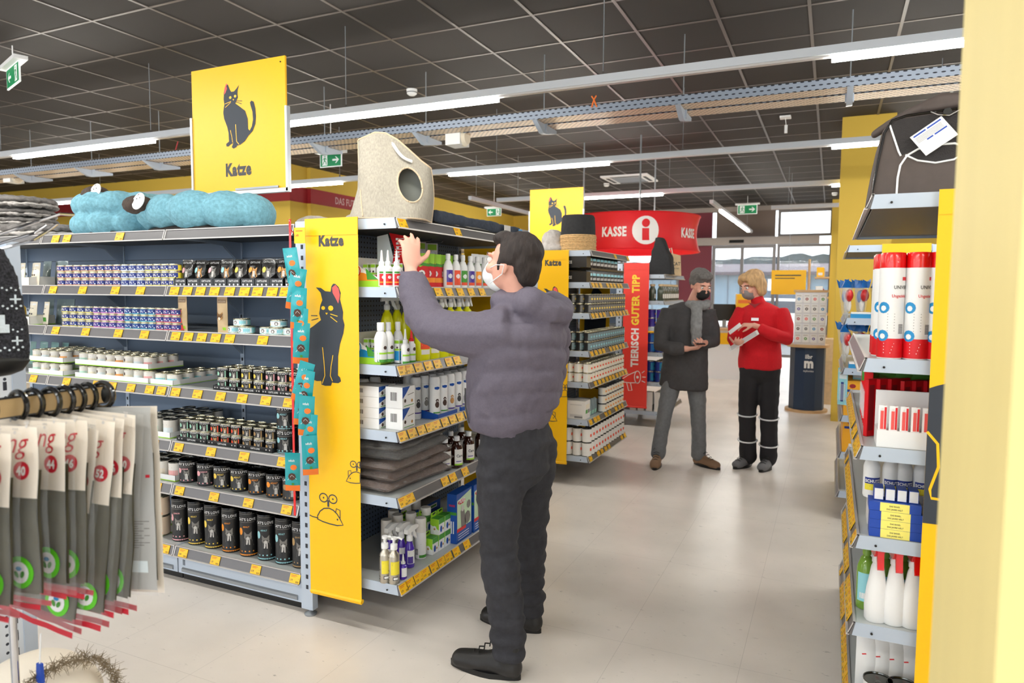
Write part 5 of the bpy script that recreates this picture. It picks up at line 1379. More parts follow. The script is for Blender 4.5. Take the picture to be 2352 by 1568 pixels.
for i, (u, dx) in enumerate(((1049, 0.0), (1076, 0.0), (1022, 0.03), (1104, 0.0), (998, 0.07), (1035, 0.09), (1060, 0.09), (975, 0.12), (1010, 0.12))):
    x = -1.735 - dx
    put('amber', cap_bottle(0.031, 0.165, 'amber', 'white', care_art, 0.015, 0.14), 'dark brown bottle with white label, fifth shelf, %s' % ('front, right beside the blanket pile', 'front, second from the blankets', 'touching the blanket pile', 'front, third from the blankets', 'behind the blanket pile end', 'rear row, near', 'rear row, far', 'rearmost, near', 'rearmost, middle')[i], 'bottle', (x, max(E_(u, x, z + 0.1), 3.03), z), RE - 0.5, 'dark brown bottles')

# --- shelf with white shampoo bottles and white boxes
z = EL[3] + 0.001
def dog_label(c):
    def f(a):
        a.disc(0, 0.150, 0.014, 'blue', 1, 0.008, 14); a.rect(-0.014, 0.014, 0.146, 0.156, 'blue', 1, 4); a.disc(0, 0.07, 0.012, c, 1, 0.016, 12); a.disc(0, 0.09, 0.009, c, 2, n=10); a.disc(0.0, 0.088, 0.004, 'fur_light', 3, n=8)
        a.line([(-0.014, 0.125), (0.012, 0.125)], 0.002, 'fur_light', 1); a.line([(-0.014, 0.118), (0.012, 0.118)], 0.002, 'fur_light', 1); a.rect(-0.02, 0.02, 0.028, 0.034, 'green' if c == 'brown' else 'purple', 1, 6)
    return f
def shampoo(c): return lathe_obj('shampoo_bottle', [('body', [(0, 0), (0.024, 0), (0.0265, 0.004), (0.0265, 0.165), (0.0, 0.165)], 'white'), ('cap', [(0.0255, 0.1655), (0.0265, 0.17), (0.0265, 0.19), (0.022, 0.203), (0, 0.206)], 'white')], dog_label(c), 0.0266)
cs = ['brown', 'brown', 'fur_tan', 'ink_grey', 'fur', 'fur_tan', 'fur', 'brown', 'fur_tan', 'ink_grey', 'brown', 'fur']
yf_ = 2.88
for j in range(3):
    for i in range(12 if j < 2 else 7):
        c = cs[(i + j * 3) % len(cs)]
        x = -1.735 - j * 0.075
        put('sh' + c, shampoo(c), 'white shampoo bottle with dog picture, %s row, %s %s' % (('front', 'second', 'third')[j], ORD[i], NE), 'shampoo bottle', (x, yf_ + i * 0.073 - (0.05 if j == 1 else 0), z), RE - 0.5, 'white shampoo bottles')
for i in range(3):
    x = -1.99
    put('shbrown', None, 'white shampoo bottle behind the white boxes, %s %s' % (ORD[i], NE), 'shampoo bottle', (x, 2.57 + i * 0.09, z), RE - 0.5, 'white shampoo bottles')
def dbox_side(a, w_, h): 
    for k in range(7): a.rect(-w_ * 0.2 + k * 0.005, -w_ * 0.2 + k * 0.005 + 0.0028, h * 0.35, h * 0.75, 'black', 1)
def dbox_front(a, w_, h):
    a.poly([(-w_ / 2, h * 0.45), (-w_ / 2, h), (w_ * 0.1, h), (-w_ * 0.2, h * 0.7)], 'blue', 1); a.disc(-w_ * 0.3, h * 0.35, 0.009, 'brown', 2, n=10); a.disc(w_ * 0.25, h * 0.3, 0.008, 'fur_tan', 2, n=10); a.line([(-0.01, h * 0.6), (w_ * 0.4, h * 0.66)], 0.003, 'fur', 2); a.line([(-w_ * 0.4, h * 0.1), (w_ * 0.4, h * 0.12)], 0.003, 'green', 2)
for k in range(4):
    put('dbox', pbox(0.13, 0.17, 0.047, 'white', dbox_front, dbox_side), 'flat white dog care box, %s of the near stack' % ('bottom', 'second from the bottom', 'third from the bottom', 'topmost box')[k], 'product box', (-1.90, 2.60, z + k * 0.048), RE, 'flat white dog care boxes')
for k in range(2):
    put('dbox2', pbox(0.1, 0.09, 0.095, 'white', dbox_front, dbox_side), 'tall white dog care box at the shelf corner, %s' % ('lower', 'upper')[k], 'product box', (-1.755, 2.615, z + k * 0.0958), RE, 'tall white dog care boxes')
for i in range(4):
    m = MB(); m.prism([(-0.09, 0), (0.09, 0), (0.09, 0.055), (-0.09, 0.025)], 'x', 0, 0.0015, 'blue')
    m.box(0, 0.19, -0.0905, -0.089, 0, 0.024, 'blue')
    tag(m.build('display_tray', None, (-1.79, 2.852 + i * 0.235, z), RE), 'blue cardboard display tray under shampoo bottles, %s %s' % (ORD[i], NE), 'display tray', 'blue cardboard display trays')

# --- shelf with yellow sprays and white dispensers
z = EL[2] + 0.001
mat('neon_yellow', (238, 236, 10), 0.3, coat=0.3)
def y_art(c):
    def f(a):
        a.rect(-0.028, 0.03, 0.055, 0.11, c, 1, 8); a.rect(-0.024, 0.026, 0.03, 0.052, 'offwhite', 1, 8); a.disc(0, 0.125, 0.014, 'fur_tan', 1, n=12)
        for k in range(3): a.line([(-0.02, 0.098 - k * 0.012), (0.018, 0.098 - k * 0.012)], 0.003, 'white', 2)
    return f
for i, (u, dx) in enumerate(((889, 0.19), (912, 0.18), (934, 0.15))):
    x = -1.73 - dx
    put('ny', trigger_bottle(0.034, 0.235, 'neon_yellow', 'white', None, 0.8, radians(170)), 'yellow spray bottle with white trigger, rear row, %s from the left' % ORD[i], 'spray bottle', (x, E_(u, x, z + 0.2), z), RE - 0.5, 'yellow spray bottles')
for i in range(6):
    c = ('c_red', 'green', 'green', 'green', 'c_red', 'green')[i]; x = -1.745
    y = E_(970, x, z + 0.1) + i * 0.088
    put('nyb' + c, trigger_bottle(0.04, 0.245, 'neon_yellow', 'white', y_art(c), 0.75, radians(200)), 'yellow spray bottle with %s label, front row, %s %s' % ('orange' if c == 'c_red' else 'green', ORD[i], NE), 'spray bottle', (x, y, z), RE - 0.4, 'large yellow spray bottles')
def bot_art(a):
    a.poly([(-0.02, 0.01), (0.022, 0.01), (0.022, 0.07), (-0.02, 0.05)], 'sky_blue', 1); a.rect(-0.02, 0.022, 0.035, 0.043, 'lime', 2, 6); a.disc(0.008, 0.064, 0.009, 'brown', 3, n=10); a.rect(-0.02, 0.022, 0.0, 0.012, 'green', 2, 6)
for i, (u, dx) in enumerate(((853, 0.06), (874, 0.05), (892, 0.04), (914, 0.03))):
    x = -1.755 - dx
    put('wb', cap_bottle(0.025, 0.175, 'white', 'white', bot_art, 0.012, 0.2), 'white bottle with blue and green print, third shelf, %s from the left' % ORD[i], 'bottle', (x, max(2.545, E_(u, x, z + 0.12)), z + 0.012), RE - 0.6, 'white bottles with blue and green print')
for i, u in enumerate((931, 945)):
    x = -1.73
    put('rb', nozzle_bottle(0.019, 0.16 if i else 0.159, 'white', 'red' if i else 'white', bot_art), 'small white bottle with %s nozzle beside the yellow sprays' % ('red' if i else 'white'), 'bottle', (x, E_(u, x, z + 0.06), z), RE - 0.6) if i == 0 else put('rb2', nozzle_bottle(0.019, 0.16, 'white', 'red', bot_art), 'small white bottle with red nozzle beside the yellow sprays', 'bottle', (x, E_(u, x, z + 0.06), z), RE - 0.6)
def disp_front(a, w_, h):
    a.rect(-w_ / 2, w_ / 2, 0, h * 0.35, 'lime', 1); a.rect(-w_ * 0.5, -w_ * 0.1, h * 0.38, h * 0.62, 'green', 1)
def display(key, c_main, c_disc, label, loc):
    t = thing('display_box', label, 'display box', loc, RE, 'open display boxes of care products')
    m = MB(); L, D, Hh = 0.26, 0.17, 0.085
    m.box(-L / 2, L / 2, -D / 2, -D / 2 + 0.002, 0, Hh * 0.5, 'lime'); m.box(-L / 2, L / 2, D / 2 - 0.002, D / 2, 0, Hh * 1.6, 'offwhite')
    m.prism([(-D / 2, 0), (D / 2, 0), (D / 2, Hh * 1.6), (0.0, Hh * 0.9), (-D / 2, Hh * 0.45)], 'x', -L / 2, -L / 2 + 0.002, 'white')
    a = Art()   # printed near side
    a.rect(-D / 2, D / 2, 0, Hh * 0.35, 'lime', 1); a.poly([(-D / 2, Hh * 0.35), (D / 2, Hh * 0.35), (D / 2, Hh * 0.85), (0, Hh * 0.75)], c_main, 1); a.disc(D * 0.28, Hh * 0.85, 0.03, c_disc, 2, n=20); a.disc(D * 0.28, Hh * 0.85, 0.025, 'white', 3, n=20)
    a.disc(D * 0.28, Hh * 0.85, 0.014, 'brown', 4, 0.016, 12); a.disc(D * 0.28, Hh * 0.78, 0.007, 'white', 5, n=10)
    a.poly([(-D * 0.1, Hh * 0.4), (-D * 0.45, Hh * 0.4), (-D * 0.05, Hh * 1.0)], 'green', 2)
    a.put(m, lambda x_, z_, d: (-L / 2 - d, -x_ if False else x_ * 1.0, z_), 0.0006)
    m.box(-L / 2, L / 2, -D / 2, D / 2, 0, 0.002, 'lime'); m.box(L / 2 - 0.002, L / 2, -D / 2, D / 2, 0, Hh * 0.5, 'lime'); m.build('tray', t)
    return t
display('d3', 'sky_blue', 'sky_blue', 'open display box with blue disc and dog face, third shelf corner', (-1.885, 2.66, EL[2] + 0.001))
def tube_art(c):
    def f(a, w_, h):
        a.rect(-w_ * 0.45, w_ * 0.45, h * 0.1, h * 0.5, c, 1, 4); a.rect(-w_ * 0.45, w_ * 0.45, h * 0.52, h * 0.6, 'lime', 1, 4); a.disc(0.003, h * 0.65, w_ * 0.2, 'brown', 2, n=8); a.rect(-w_ * 0.45, w_ * 0.45, h * 0.82, h * 0.95, 'lime', 1, 4)
    return f
for i in range(5):
    put('tb3', pbox(0.032, 0.026, 0.105, 'white', tube_art('sky_blue'), tube_art('sky_blue')), 'blue and green care box in the display, %s from the left' % ORD[i], 'product box', (-1.86 + i * 0.028 if False else -1.93 + i * 0.04, 2.615 + 0.003 * i, z + 0.004), RE, 'small care boxes in the third shelf display')

# --- upper shelf: drops, leaflets, hanging cards, shampoo
z = EL[1] + 0.001
display('d2', 'c_orange', 'red', 'open display box with red disc and dog face, second shelf corner', (-1.885, 2.66, EL[1] + 0.001))
for i in range(5):
    put('tb2', pbox(0.032, 0.026, 0.105, 'white', tube_art('red'), tube_art('c_red')), 'red and green care box in the display, %s from the left' % ORD[i], 'product box', (-1.93 + i * 0.04, 2.615 + 0.003 * i, z + 0.004), RE, 'small care boxes in the second shelf display')
def red_art(a): a.rect(-0.018, 0.02, 0.01, 0.06, 'red', 1, 6); a.rect(-0.018, 0.02, 0.062, 0.07, 'green', 1, 6); a.disc(0, 0.045, 0.008, 'white', 2, n=8); a.rect(-0.018, 0.02, 0.02, 0.026, 'c_orange', 2, 6)
for i, (u, dx) in enumerate(((872, 0.06), (891, 0.03), (911, 0.0))):
    x = -1.745 - dx
    put('db', nozzle_bottle(0.021, 0.165, 'white', 'white', red_art), 'white dropper bottle with long tip, second shelf, %s from the left' % ORD[i], 'bottle', (x, max(2.55, E_(u, x, z + 0.08)), z), RE - 0.6, 'white dropper bottles')
m = MB(); m.prism([(0.0, 0), (0.12, 0), (0.12, 0.24), (0.06, 0.25), (0.02, 0.1)], 'x', -0.001, 0.001, 'rim_white')
m.prism([(-0.02, 0.10), (0.035, 0.10), (0.02, 0.18), (0.05, 0.255), (-0.06, 0.235), (-0.075, 0.17)], 'x', -0.004, -0.002, 'red')
for k in range(8): m.box(-0.0052, -0.004, -0.05 + k * 0.006, 0.0 + k * 0.004, 0.225 - k * 0.012, 0.228 - k * 0.012, 'offwhite')
for k in range(6): m.box(-0.006, -0.004, 0.0 - k * 0.002, 0.012 - k * 0.002, 0.22 - k * 0.02, 0.23 - k * 0.02, 'white')
tag(m.build('leaflet_display', None, (-1.84, 2.735, z), RE), 'red leaflet leaning on a pale card display, under the top shelf', 'leaflet display')
def fan_art(a, w_, h):
    a.poly([(-w_ / 2, h), (w_ / 2, h), (w_ / 2, h * 0.72), (0, h * 0.6), (-w_ / 2, h * 0.75)], 'lime', 1); a.poly([(-w_ / 2, h * 0.8), (w_ / 2, h * 0.7), (w_ / 2, h * 0.62), (-w_ / 2, h * 0.68)], 'green', 2); a.rect(-w_ / 2, w_ / 2, h * 0.16, h * 0.3, 'c_orange', 1); a.disc(w_ * 0.1, h * 0.42, w_ * 0.22, 'white', 2, n=12); a.disc(w_ * 0.1, h * 0.42, w_ * 0.1, 'brown', 3, n=8)
for i in range(9):
    y = 2.84 + i * 0.030
    put('fan', pbox(0.075, 0.012, 0.165, 'red', fan_art, lambda a, w_, h: (a.rect(-w_ / 2, w_ / 2, h * 0.7, h, 'lime', 1), a.rect(-w_ / 2, w_ / 2, h * 0.16, h * 0.3, 'c_orange', 1))), 'thin red and green collar box, %s from the near end' % ORD[i], 'product box', (-1.79 - 0.01 * (i % 2), y, z), RE - radians(50), 'thin red and green collar boxes')
def wp_art(c):
    def f(a): a.rect(-0.02, 0.02, 0.03, 0.09, c, 1, 8); a.rect(-0.02, 0.02, 0.015, 0.03, 'c_red', 1, 8); a.disc(0, 0.06, 0.012, 'white', 2, n=12)
    return f
for i, (u, c) in enumerate(((1029, 'purple'), (1047, 'c_red'), (1063, 'green'), (1080, 'purple'), (1096, 'c_orange'), (1112, 'green'))):
    x = -1.74
    put('wp' + c, cap_bottle(0.024, 0.17, 'white', 'white', wp_art(c), 0.012, 0.16), 'white squeeze bottle with %s label, second shelf, %s %s' % ({'purple': 'purple', 'c_red': 'red', 'green': 'green', 'c_orange': 'orange'}[c], ORD[i], NE), 'bottle', (x, E_(u, x, z + 0.08), z), RE - 0.5, 'white squeeze bottles')
for i in range(5):
    put('tubew', pouch(0.055, 0.19, 'white', lambda a, w_, h: (a.rect(-w_ * 0.3, w_ * 0.3, h * 0.3, h * 0.65, 'red', 1, 6), a.rect(-w_ * 0.3, w_ * 0.3, h * 0.66, h * 0.72, 'green', 1, 6)), 'tube_pack', 0.014), 'white tube pack with red print, second shelf, %s %s' % (ORD[i], NE), 'tube', (-1.80, 3.42 + i * 0.07, z), RE - 0.3, 'white tube packs')
for i, (y, c, mm) in enumerate(((2.98, 'green', 'clear'), (3.05, 'c_orange', 'offwhite'), (3.16, 'offwhite', 'offwhite'), (3.28, 'offwhite', 'offwhite'))):
    put('hc%d' % i, hang_card(0.07, 0.12, c, lambda a, w_, h: (a.rect(-w_ * 0.4, w_ * 0.4, h * 0.7, h * 0.95, 'lime', 1), a.disc(0, h * 0.5, 0.018, 'rim_white', 1, n=12))), '%s hanging card under the top shelf, %s %s' % ({'green': 'green', 'c_orange': 'orange', 'offwhite': 'whitish'}[c], ORD[i], NE), 'blister pack', (-1.99, y, 1.80), RE - 0.5, 'hanging cards under the top shelf')
    m = MB(); m.tube([(-2.18, y, 1.803), (-1.93, y, 1.803), (-1.92, y, 1.815)], 0.0025, 'chrome', 6); tag(m.build('display_hook'), 'chrome peg hook carrying a hanging card, %s %s' % (ORD[i], NE), 'hook', 'chrome peg hooks')

# ------------------------------------------------------------------ second end unit: rows of tins
def plain_label(c, c2):
    def f(a, r, h): a.rect(-r * 1.2, r * 1.2, h * 0.15, h * 0.85, c, 1, 6); a.rect(-r * 0.5, r * 0.5, h * 0.4, h * 0.6, c2, 2, 4)
    return f
MASS = MB()
def mass_add(fn, loc, rotz):
    """tins beyond the three hundred largest go into one mass"""
    key = id(fn)
    if fn not in MPROTO:
        o = fn(); me = o.data
        MPROTO[fn] = ([v.co.copy() for v in me.vertices], [(tuple(p.vertices), me.materials[p.material_index].name) for p in me.polygons]); bpy.data.objects.remove(o)
    vs, fs = MPROTO[fn]; R_ = Matrix.Rotation(rotz, 3, 'Z'); o_ = len(MASS.v); L_ = Vector(loc)
    MASS.v += [tuple(R_ @ v + L_) for v in vs]
    for f, mn in fs: MASS.f.append([i + o_ for i in f]); MASS.m.append(MASS.mi(mn))
MPROTO = {}
def b_rows(level, key, r, h, tiers, body, lid, c, c2, desc, rows=1, y0=5.15, y1=6.2, nside=3, single=False):
    z = BL[level] + 0.001
    n = int((y1 - y0) / (2 * r + 0.001)); fn = tin(r, h, body, lid, plain_label(c, c2), 16)
    for k in range(tiers):
        for i in range(n):
            for j in range(nside if i == 0 else rows):
                loc = (-1.725 - j * (2 * r + 0.001), y0 + r + i * (2 * r + 0.001), z + k * (h + 0.0005))
                if single: put(key, fn, '%s, %s, %s, %s' % (desc, LAYER[tiers][k], ORD[i] + ' ' + NE, ('outer', 'one in', 'two in')[j]), 'food tin', loc, RE, 'tall cream tins on the second end unit')
                else: mass_add(fn, loc, RE)
def plain_label(c, c2):
    def f(a, r, h): a.rect(-r * 1.2, r * 1.2, h * 0.15, h * 0.85, c, 1, 6); a.rect(-r * 0.5, r * 0.5, h * 0.4, h * 0.6, c2, 2, 4)
    return f
b_rows(2, 'btA', 0.033, 0.075, 2, 'can_black', 'tin', 'fur', 'c_yellow', '', nside=4)
b_rows(3, 'btB', 0.033, 0.075, 2, 'can_black', 'tin', 'grey_green', 'c_blue', '', 2, nside=4)
b_rows(4, 'btC', 0.0375, 0.075, 2, 'offwhite', 'tin', 'cream', 'c_red', '', 2, nside=4)
b_rows(6, 'btD', 0.039, 0.112, 2, 'offwhite', 'tin_dark', 'offwhite', 'c_red', 'tall cream tin, lowest board', nside=3, single=True)
b_rows(5, 'btE', 0.037, 0.07, 3, 'offwhite', 'tin_dark', 'cream', 'c_orange', '', y0=5.55, nside=1)
z = BL[5] + 0.001
for i in range(2):
    put('pbx', pbox(0.12, 0.15, 0.145, 'offwhite', lambda a, w_, h: (a.rect(-w_ * 0.4, w_ * 0.4, h * 0.55, h * 0.8, 'cream', 1), a.rect(-w_ * 0.4, 0, h * 0.3, h * 0.5, 'green', 1), a.rect(0.01, w_ * 0.4, h * 0.3, h * 0.5, 'fur', 1)), lambda a, w_, h: (a.rect(-w_ * 0.35, w_ * 0.3, h * 0.75, h * 0.8, 'fur_light', 1), a.rect(-w_ * 0.35, w_ * 0.35, h * 0.1, h * 0.25, 'fur_light', 1), a.rect(-w_ * 0.1, w_ * 0.35, h * 0.05, h * 0.15, 'fur', 2))), 'large whitish carton on the sixth board, %s' % ('outer one', 'inner one')[i], 'carton', (-1.81 - i * 0.155, 5.23, z), RE, 'large whitish cartons')
for i in range(6):
    put('pp', pouch(0.06, 0.13, 'grey_green', lambda a, w_, h: a.rect(-w_ * 0.4, w_ * 0.4, h * 0.1, h * 0.35, 'c_mint', 1, 4)), 'grey-green pouch on the sixth board, %s %s' % (ORD[i], NE), 'food pouch', (-1.75 - 0.02 * (i % 2), 5.33 + i * 0.035, z), RE, 'grey-green pouches on the second end unit')
z = BL[1] + 0.001
def wiz(a, w_, h): a.text('WILDKATZE', 0, h * 0.3, h * 0.42, 'offwhite', 1, 0.02, 0.9)
for k, (zz, n) in enumerate(((z, 10), (z + 0.118, 8))):
    put('wbx', pbox(0.10, 0.40, 0.085, 'can_black', None, lambda a, w_, h: a.text('WILDKATZE', 0, h * 0.35, h * 0.36, 'offwhite', 1, 0.02, 0.9)), 'long black carton on the second board, %s' % ('lower', 'upper')[k], 'carton', (-1.93, 5.19, zz), RE, 'long black cartons')
    for i in range(n):
        o = put('wp_', pouch(0.085, 0.1, 'can_black', lambda a, w_, h: (a.rect(-w_ * 0.3, w_ * 0.3, h * 0.55, h * 0.75, 'pale_blue', 1, 5), a.rect(-w_ * 0.2, w_ * 0.3, h * 0.2, h * 0.4, 'fur_light', 1, 5))), 'dark foil pouch, second board, %s layer, %s %s' % (('lower', 'upper')[k], ORD[i], NE), 'food pouch', (-1.75, 5.27 + i * 0.1, zz), RE - 0.35, 'dark foil pouches on the second end unit')
m = MB(); m.box(-0.22, 0, 0, 0.95, 0.1, 0.117, 'can_black'); m.box(-0.22, -0.2, 0, 0.95, 0.0, 0.1, 'can_black')
tag(m.build('pouch_riser', None, (-1.73, 5.25, z)), 'black cardboard riser between two layers of foil pouches', 'display riser')

# ------------------------------------------------------------------ third end unit behind the red banner
LV = CLv
rr = random.Random(4)
def c_row(level, key, fn, h, n, label, y0=7.82, step=0.1, x=-1.75, group=None, rows=1):
    if rows == 2:
        for j in range(2):
            for i in range(n): mass_add(fn, (x, y0 + i * step, LV[level] + 0.001 + j * h), RE)
            for i in range(3): mass_add(fn, (x - step * (i + 1) * 0.95, y0, LV[level] + 0.001 + j * h), RE)
        return
    for j in range(rows):
        for i in range(n):
            put(key, fn, '%s, %s%s' % (label, ORD[i] + ' ' + NE, ', upper layer' if j else (', lower layer' if rows > 1 else '')), 'pet food pack', (x, y0 + i * step, LV[level] + 0.001 + j * h), RE, group or (label + ' row'))
    for i in range(3):
        for j in range(rows):
            put(key, fn, '%s, inner side, %s in' % (label, ORD[i]), 'pet food pack', (x - step * (i + 1) * 0.95, y0, LV[level] + 0.001 + j * h), RE, group or (label + ' row'))
mat('dark_glass', (70, 76, 62), 0.2, coat=0.4)
c_row(1, 'cj', cap_bottle(0.04, 0.19, 'dark_glass', 'kraft', lambda a: a.rect(-0.03, 0.03, 0.03, 0.08, 'offwhite', 1, 6), 0.03, 0.12, name='snack_jar'), 0.19, 9, 'dark jar behind the red banner')
c_row(2, 'ck', tin(0.045, 0.1, 'purple', 'tin', plain_label('label_blue', 'c_orange')), 0.101, 9, 'violet and orange tin behind the red banner', rows=2)
c_row(3, 'cl', tin(0.05, 0.11, 'label_blue', 'tin', plain_label('sky_blue', 'rim_white')), 0.111, 8, 'blue tin behind the red banner', step=0.105, rows=2)
c_row(4, 'cm', tin(0.05, 0.12, 'label_blue', 'tin', plain_label('rim_teal', 'label_blue')), 0.121, 8, 'dark blue and teal tin behind the red banner', step=0.105, rows=2)
c_row(5, 'cn', pbox(0.09, 0.07, 0.22, 'offwhite', lambda a, w_, h: (a.rect(-w_ / 2, w_ / 2, h * 0.05, h * 0.35, 'fur', 1),)), 0.22, 9, 'white carton behind the red banner')

o = tag(MASS.build('food_tins'), 'rows of small tins on the two farther end units', 'food tins'); o['kind'] = 'stuff'
# ------------------------------------------------------------------ right-hand unit
RW = -pi / 2
z = RL[1] + 0.001
def spray_art(a):
    r = 0.0415
    a.rect(-r * pi * 0.97, r * pi * 0.97, 0.004, 0.066, 'red', 1, 30)
    a.text('UNIVERSAL', 0.028, 0.225, 0.0155, 'ink_grey', 1, 0.02, 0.85); a.text('UngezieferSpray', 0.028, 0.198, 0.0135, 'red', 1, 0.02, 0.85)
    a.rect(0.02, 0.05, 0.252, 0.263, 'red', 1, 4)
    a.line([(-0.03, 0.192), (0.085, 0.192)], 0.0015, 'cat_pink', 1)
    for cz_ in (0.165, 0.075): a.disc(-0.035, cz_, 0.0185, 'sky_blue', 2, n=20); a.disc(-0.035, cz_ - 0.002, 0.009, 'white', 3, n=12)
    for k in range(7): a.line([(-0.022, 0.145 - k * 0.009), (0.0, 0.145 - k * 0.009)], 0.0018, 'fur', 1)
    for k in range(9): a.rect(0.012 , 0.03, 0.082 + k * 0.0035, 0.084 + k * 0.0035, 'ink_grey', 1, 3)
    for k in range(4): a.line([(-0.03, 0.05 - k * 0.01), (0.0 - k * 0.003, 0.05 - k * 0.01)], 0.0025, 'white', 2); a.line([(0.035, 0.055 - k * 0.01), (0.06, 0.055 - k * 0.01)], 0.0025, 'white', 2)
mat('cap_red', (224, 10, 14), 0.25, coat=0.4)
CAMA = RW - 0.0
for i, u in enumerate((2047, 2107, 2160)):
    x = xu(u, 2.56, z + 0.15)
    put('ung', spray_can(0.0375, 0.342, 'white', 'cap_red', spray_art, 0.145), 'large white and red spray can with red cap, %s' % ('outermost, next to the rail', 'middle of three', 'innermost, behind the yellow banner')[i], 'spray can', (x, 2.565, z), radians(14), 'large white and red spray cans')
for j in range(2):
    for i in range(3):
        put('ung', None, 'large red-capped spray can, row %s behind the front row, %s from the rail' % (('one', 'two')[j], ORD[i]), 'spray can', (0.165 + i * 0.085, 2.65 + j * 0.085, z), radians(20), 'large white and red spray cans')
mat('holo', (214, 220, 236), 0.15, 0.5)
for i in range(8):
    c = ('lime', 'offwhite', 'rim_pink', 'green')[i % 4]
    put('slim' + c, hang_card(0.06, 0.25, c, lambda a, w_, h: (a.rect(-w_ * 0.4, w_ * 0.4, h * 0.1, h * 0.25, 'red', 1), a.rect(-w_ * 0.4, w_ * 0.4, h * 0.7, h * 0.9, 'offwhite', 1)), 'blister_pack', 0.015), 'slim %s pack hanging behind the spray cans, %s from the near end' % ({'lime': 'lime', 'offwhite': 'white', 'rim_pink': 'pink', 'green': 'green'}[c], ORD[i]), 'blister pack', (0.20, 2.90 + i * 0.055, RL[1] + 0.30), RW + 1.1, 'slim hanging packs')
z = RL[2] + 0.001
t = thing('pen_display', 'white cardboard display holding red pens, third board on the right', 'display box', (0.265, 2.60, z), 0)
m = MB(); m.box(-0.115, 0.13, -0.07, 0.07, 0, 0.055, 'white'); m.box(-0.115, 0.13, 0.062, 0.07, 0.055, 0.17, 'white')
m.build('box', t)
for i in range(8):
    x = -0.1 + i * 0.031
    m = MB(); m.box(x - 0.012, x + 0.012, 0.052 - 0.115, -0.06, 0.055, 0.135, 'white'); m.box(x - 0.006, x + 0.003, -0.0645, -0.0632, 0.058, 0.118, 'cat_pink'); m.box(x + 0.005, x + 0.011, -0.064, -0.02, 0.058, 0.13, 'red'); m.box(x - 0.004, x + 0.001, -0.0645, -0.0632, 0.118, 0.126, 'offwhite')
    m.build('pen_slot', t)
for i in range(9):
    o = put('prem', pbox(0.10, 0.014, 0.2, 'red', lambda a, w_, h: (a.text('PRENTER', 0.02, h * 0.45, 0.026, 'white', 1, 0.03, 0.8, 'c', pi / 2), a.rect(-w_ * 0.45, -w_ * 0.2, h * 0.1, h * 0.9, 'dark_red', 1)), None), 'red packet behind the white pen display, %s from the rail' % ORD[i], 'packet', (0.155 + i * 0.036, 2.735 + (i % 3) * 0.02, z), radians(50), 'red packets')
for i in range(6):
    put('redhc', hang_card(0.05, 0.2, 'red' if True else '', lambda a, w_, h: a.rect(-w_ * 0.4, w_ * 0.4, h * 0.1, h * 0.5, 'white', 1), 'blister_pack', 0.01), 'red and white card pack beside the rail, third board, %s %s' % (ORD[i], NE), 'blister pack', (0.135, 2.83 + i * 0.06, z + 0.21), RW + 0.5, 'red and white card packs')
for i in range(6):
    put('grn', pouch(0.09, 0.07, 'green', None, 'seed_pack', 0.01), 'green packet hanging under the second board, %s from the rail' % ORD[i], 'packet', (0.16 + i * 0.055, 2.95, RL[1] - 0.12), radians(8), 'green packets under the second board')
z = RL[3] + 0.001
def schutz(a):
    a.rect(-0.028, 0.03, 0.05, 0.072, 'label_blue', 1, 8); a.text('SCHUTZ', 0.0, 0.055, 0.0145, 'white', 2, 0.04, 0.85); a.rect(-0.028, 0.03, 0.028, 0.05, 'rim_yellow', 1, 8); a.line([(-0.01, 0.042), (0.02, 0.042)], 0.003, 'ink_grey', 2)
for i, u in enumerate((2003, 2047, 2077, 2118)):
    x = xu(u, 2.70, z + 0.2)
    put('sz', cap_bottle(0.0265, 0.185, 'white', 'white', schutz, 0.012, 0.2), 'white SCHUTZ bottle behind the blue boxes, %s from the rail' % ORD[i], 'bottle', (x, 2.70, z + 0.085), radians(10), 'white SCHUTZ bottles')
m = MB(); m.box(-0.14, 0.2, -0.05, 0.05, 0, 0.084, 'offwhite'); tag(m.build('riser', None, (0.28, 2.70, z)), 'pale riser block under the SCHUTZ bottles', 'display riser')
def das(a, w_, h):
    a.rect(-w_ * 0.28, w_ * 0.28, 0, h, 'band_yel', 1); a.text('DAS BAND,', 0, h * 0.56, h * 0.24, 'ink_grey', 2, 0.02, 0.85); a.text('DAS JAHRE HÄLT', 0, h * 0.2, h * 0.24, 'ink_grey', 2, 0.02, 0.85)
mat('band_yel', (252, 238, 120), 0.5); mat('band_blue', (24, 70, 170), 0.45)
for k in range(4):
    put('das', pbox(0.15, 0.075, 0.0285, 'band_blue', das), 'blue box with yellow centre DAS BAND, lying, %s' % ('lowest', 'second from the bottom', 'third from the bottom', 'topmost with a red mark')[k], 'product box', (0.215 - (0.004 if k == 3 else 0), 2.56, z + k * 0.0292), 0.0, 'blue and yellow boxes lying flat')
for i in range(3):
    put('dasv', pbox(0.0295, 0.075, 0.125, 'band_blue', lambda a, w_, h: (a.rect(-w_ / 2, w_ / 2, h * 0.2, h * 0.8, 'band_yel', 1), a.text('DAS BAND', 0.004, h * 0.5 - 0.03, 0.011, 'ink_grey', 2, 0.02, 0.85, 'l', pi / 2))), 'blue box with yellow centre standing upright, %s from the lying boxes' % ORD[i], 'product box', (0.312 + i * 0.033, 2.56, z), 0, 'blue and yellow boxes standing')
for i in range(4):
    put('dasw', pbox(0.028, 0.06, 0.04, 'band_blue', lambda a, w_, h: a.rect(-w_ * 0.45, w_ * 0.45, 0.002, h * 0.95, 'white', 1)), 'small blue-topped white box on the lying boxes, %s from the rail' % ORD[i], 'product box', (0.165 + i * 0.0335, 2.575, z + 0.1175), 0, 'small blue-topped boxes')
z = RL[4] + 0.001
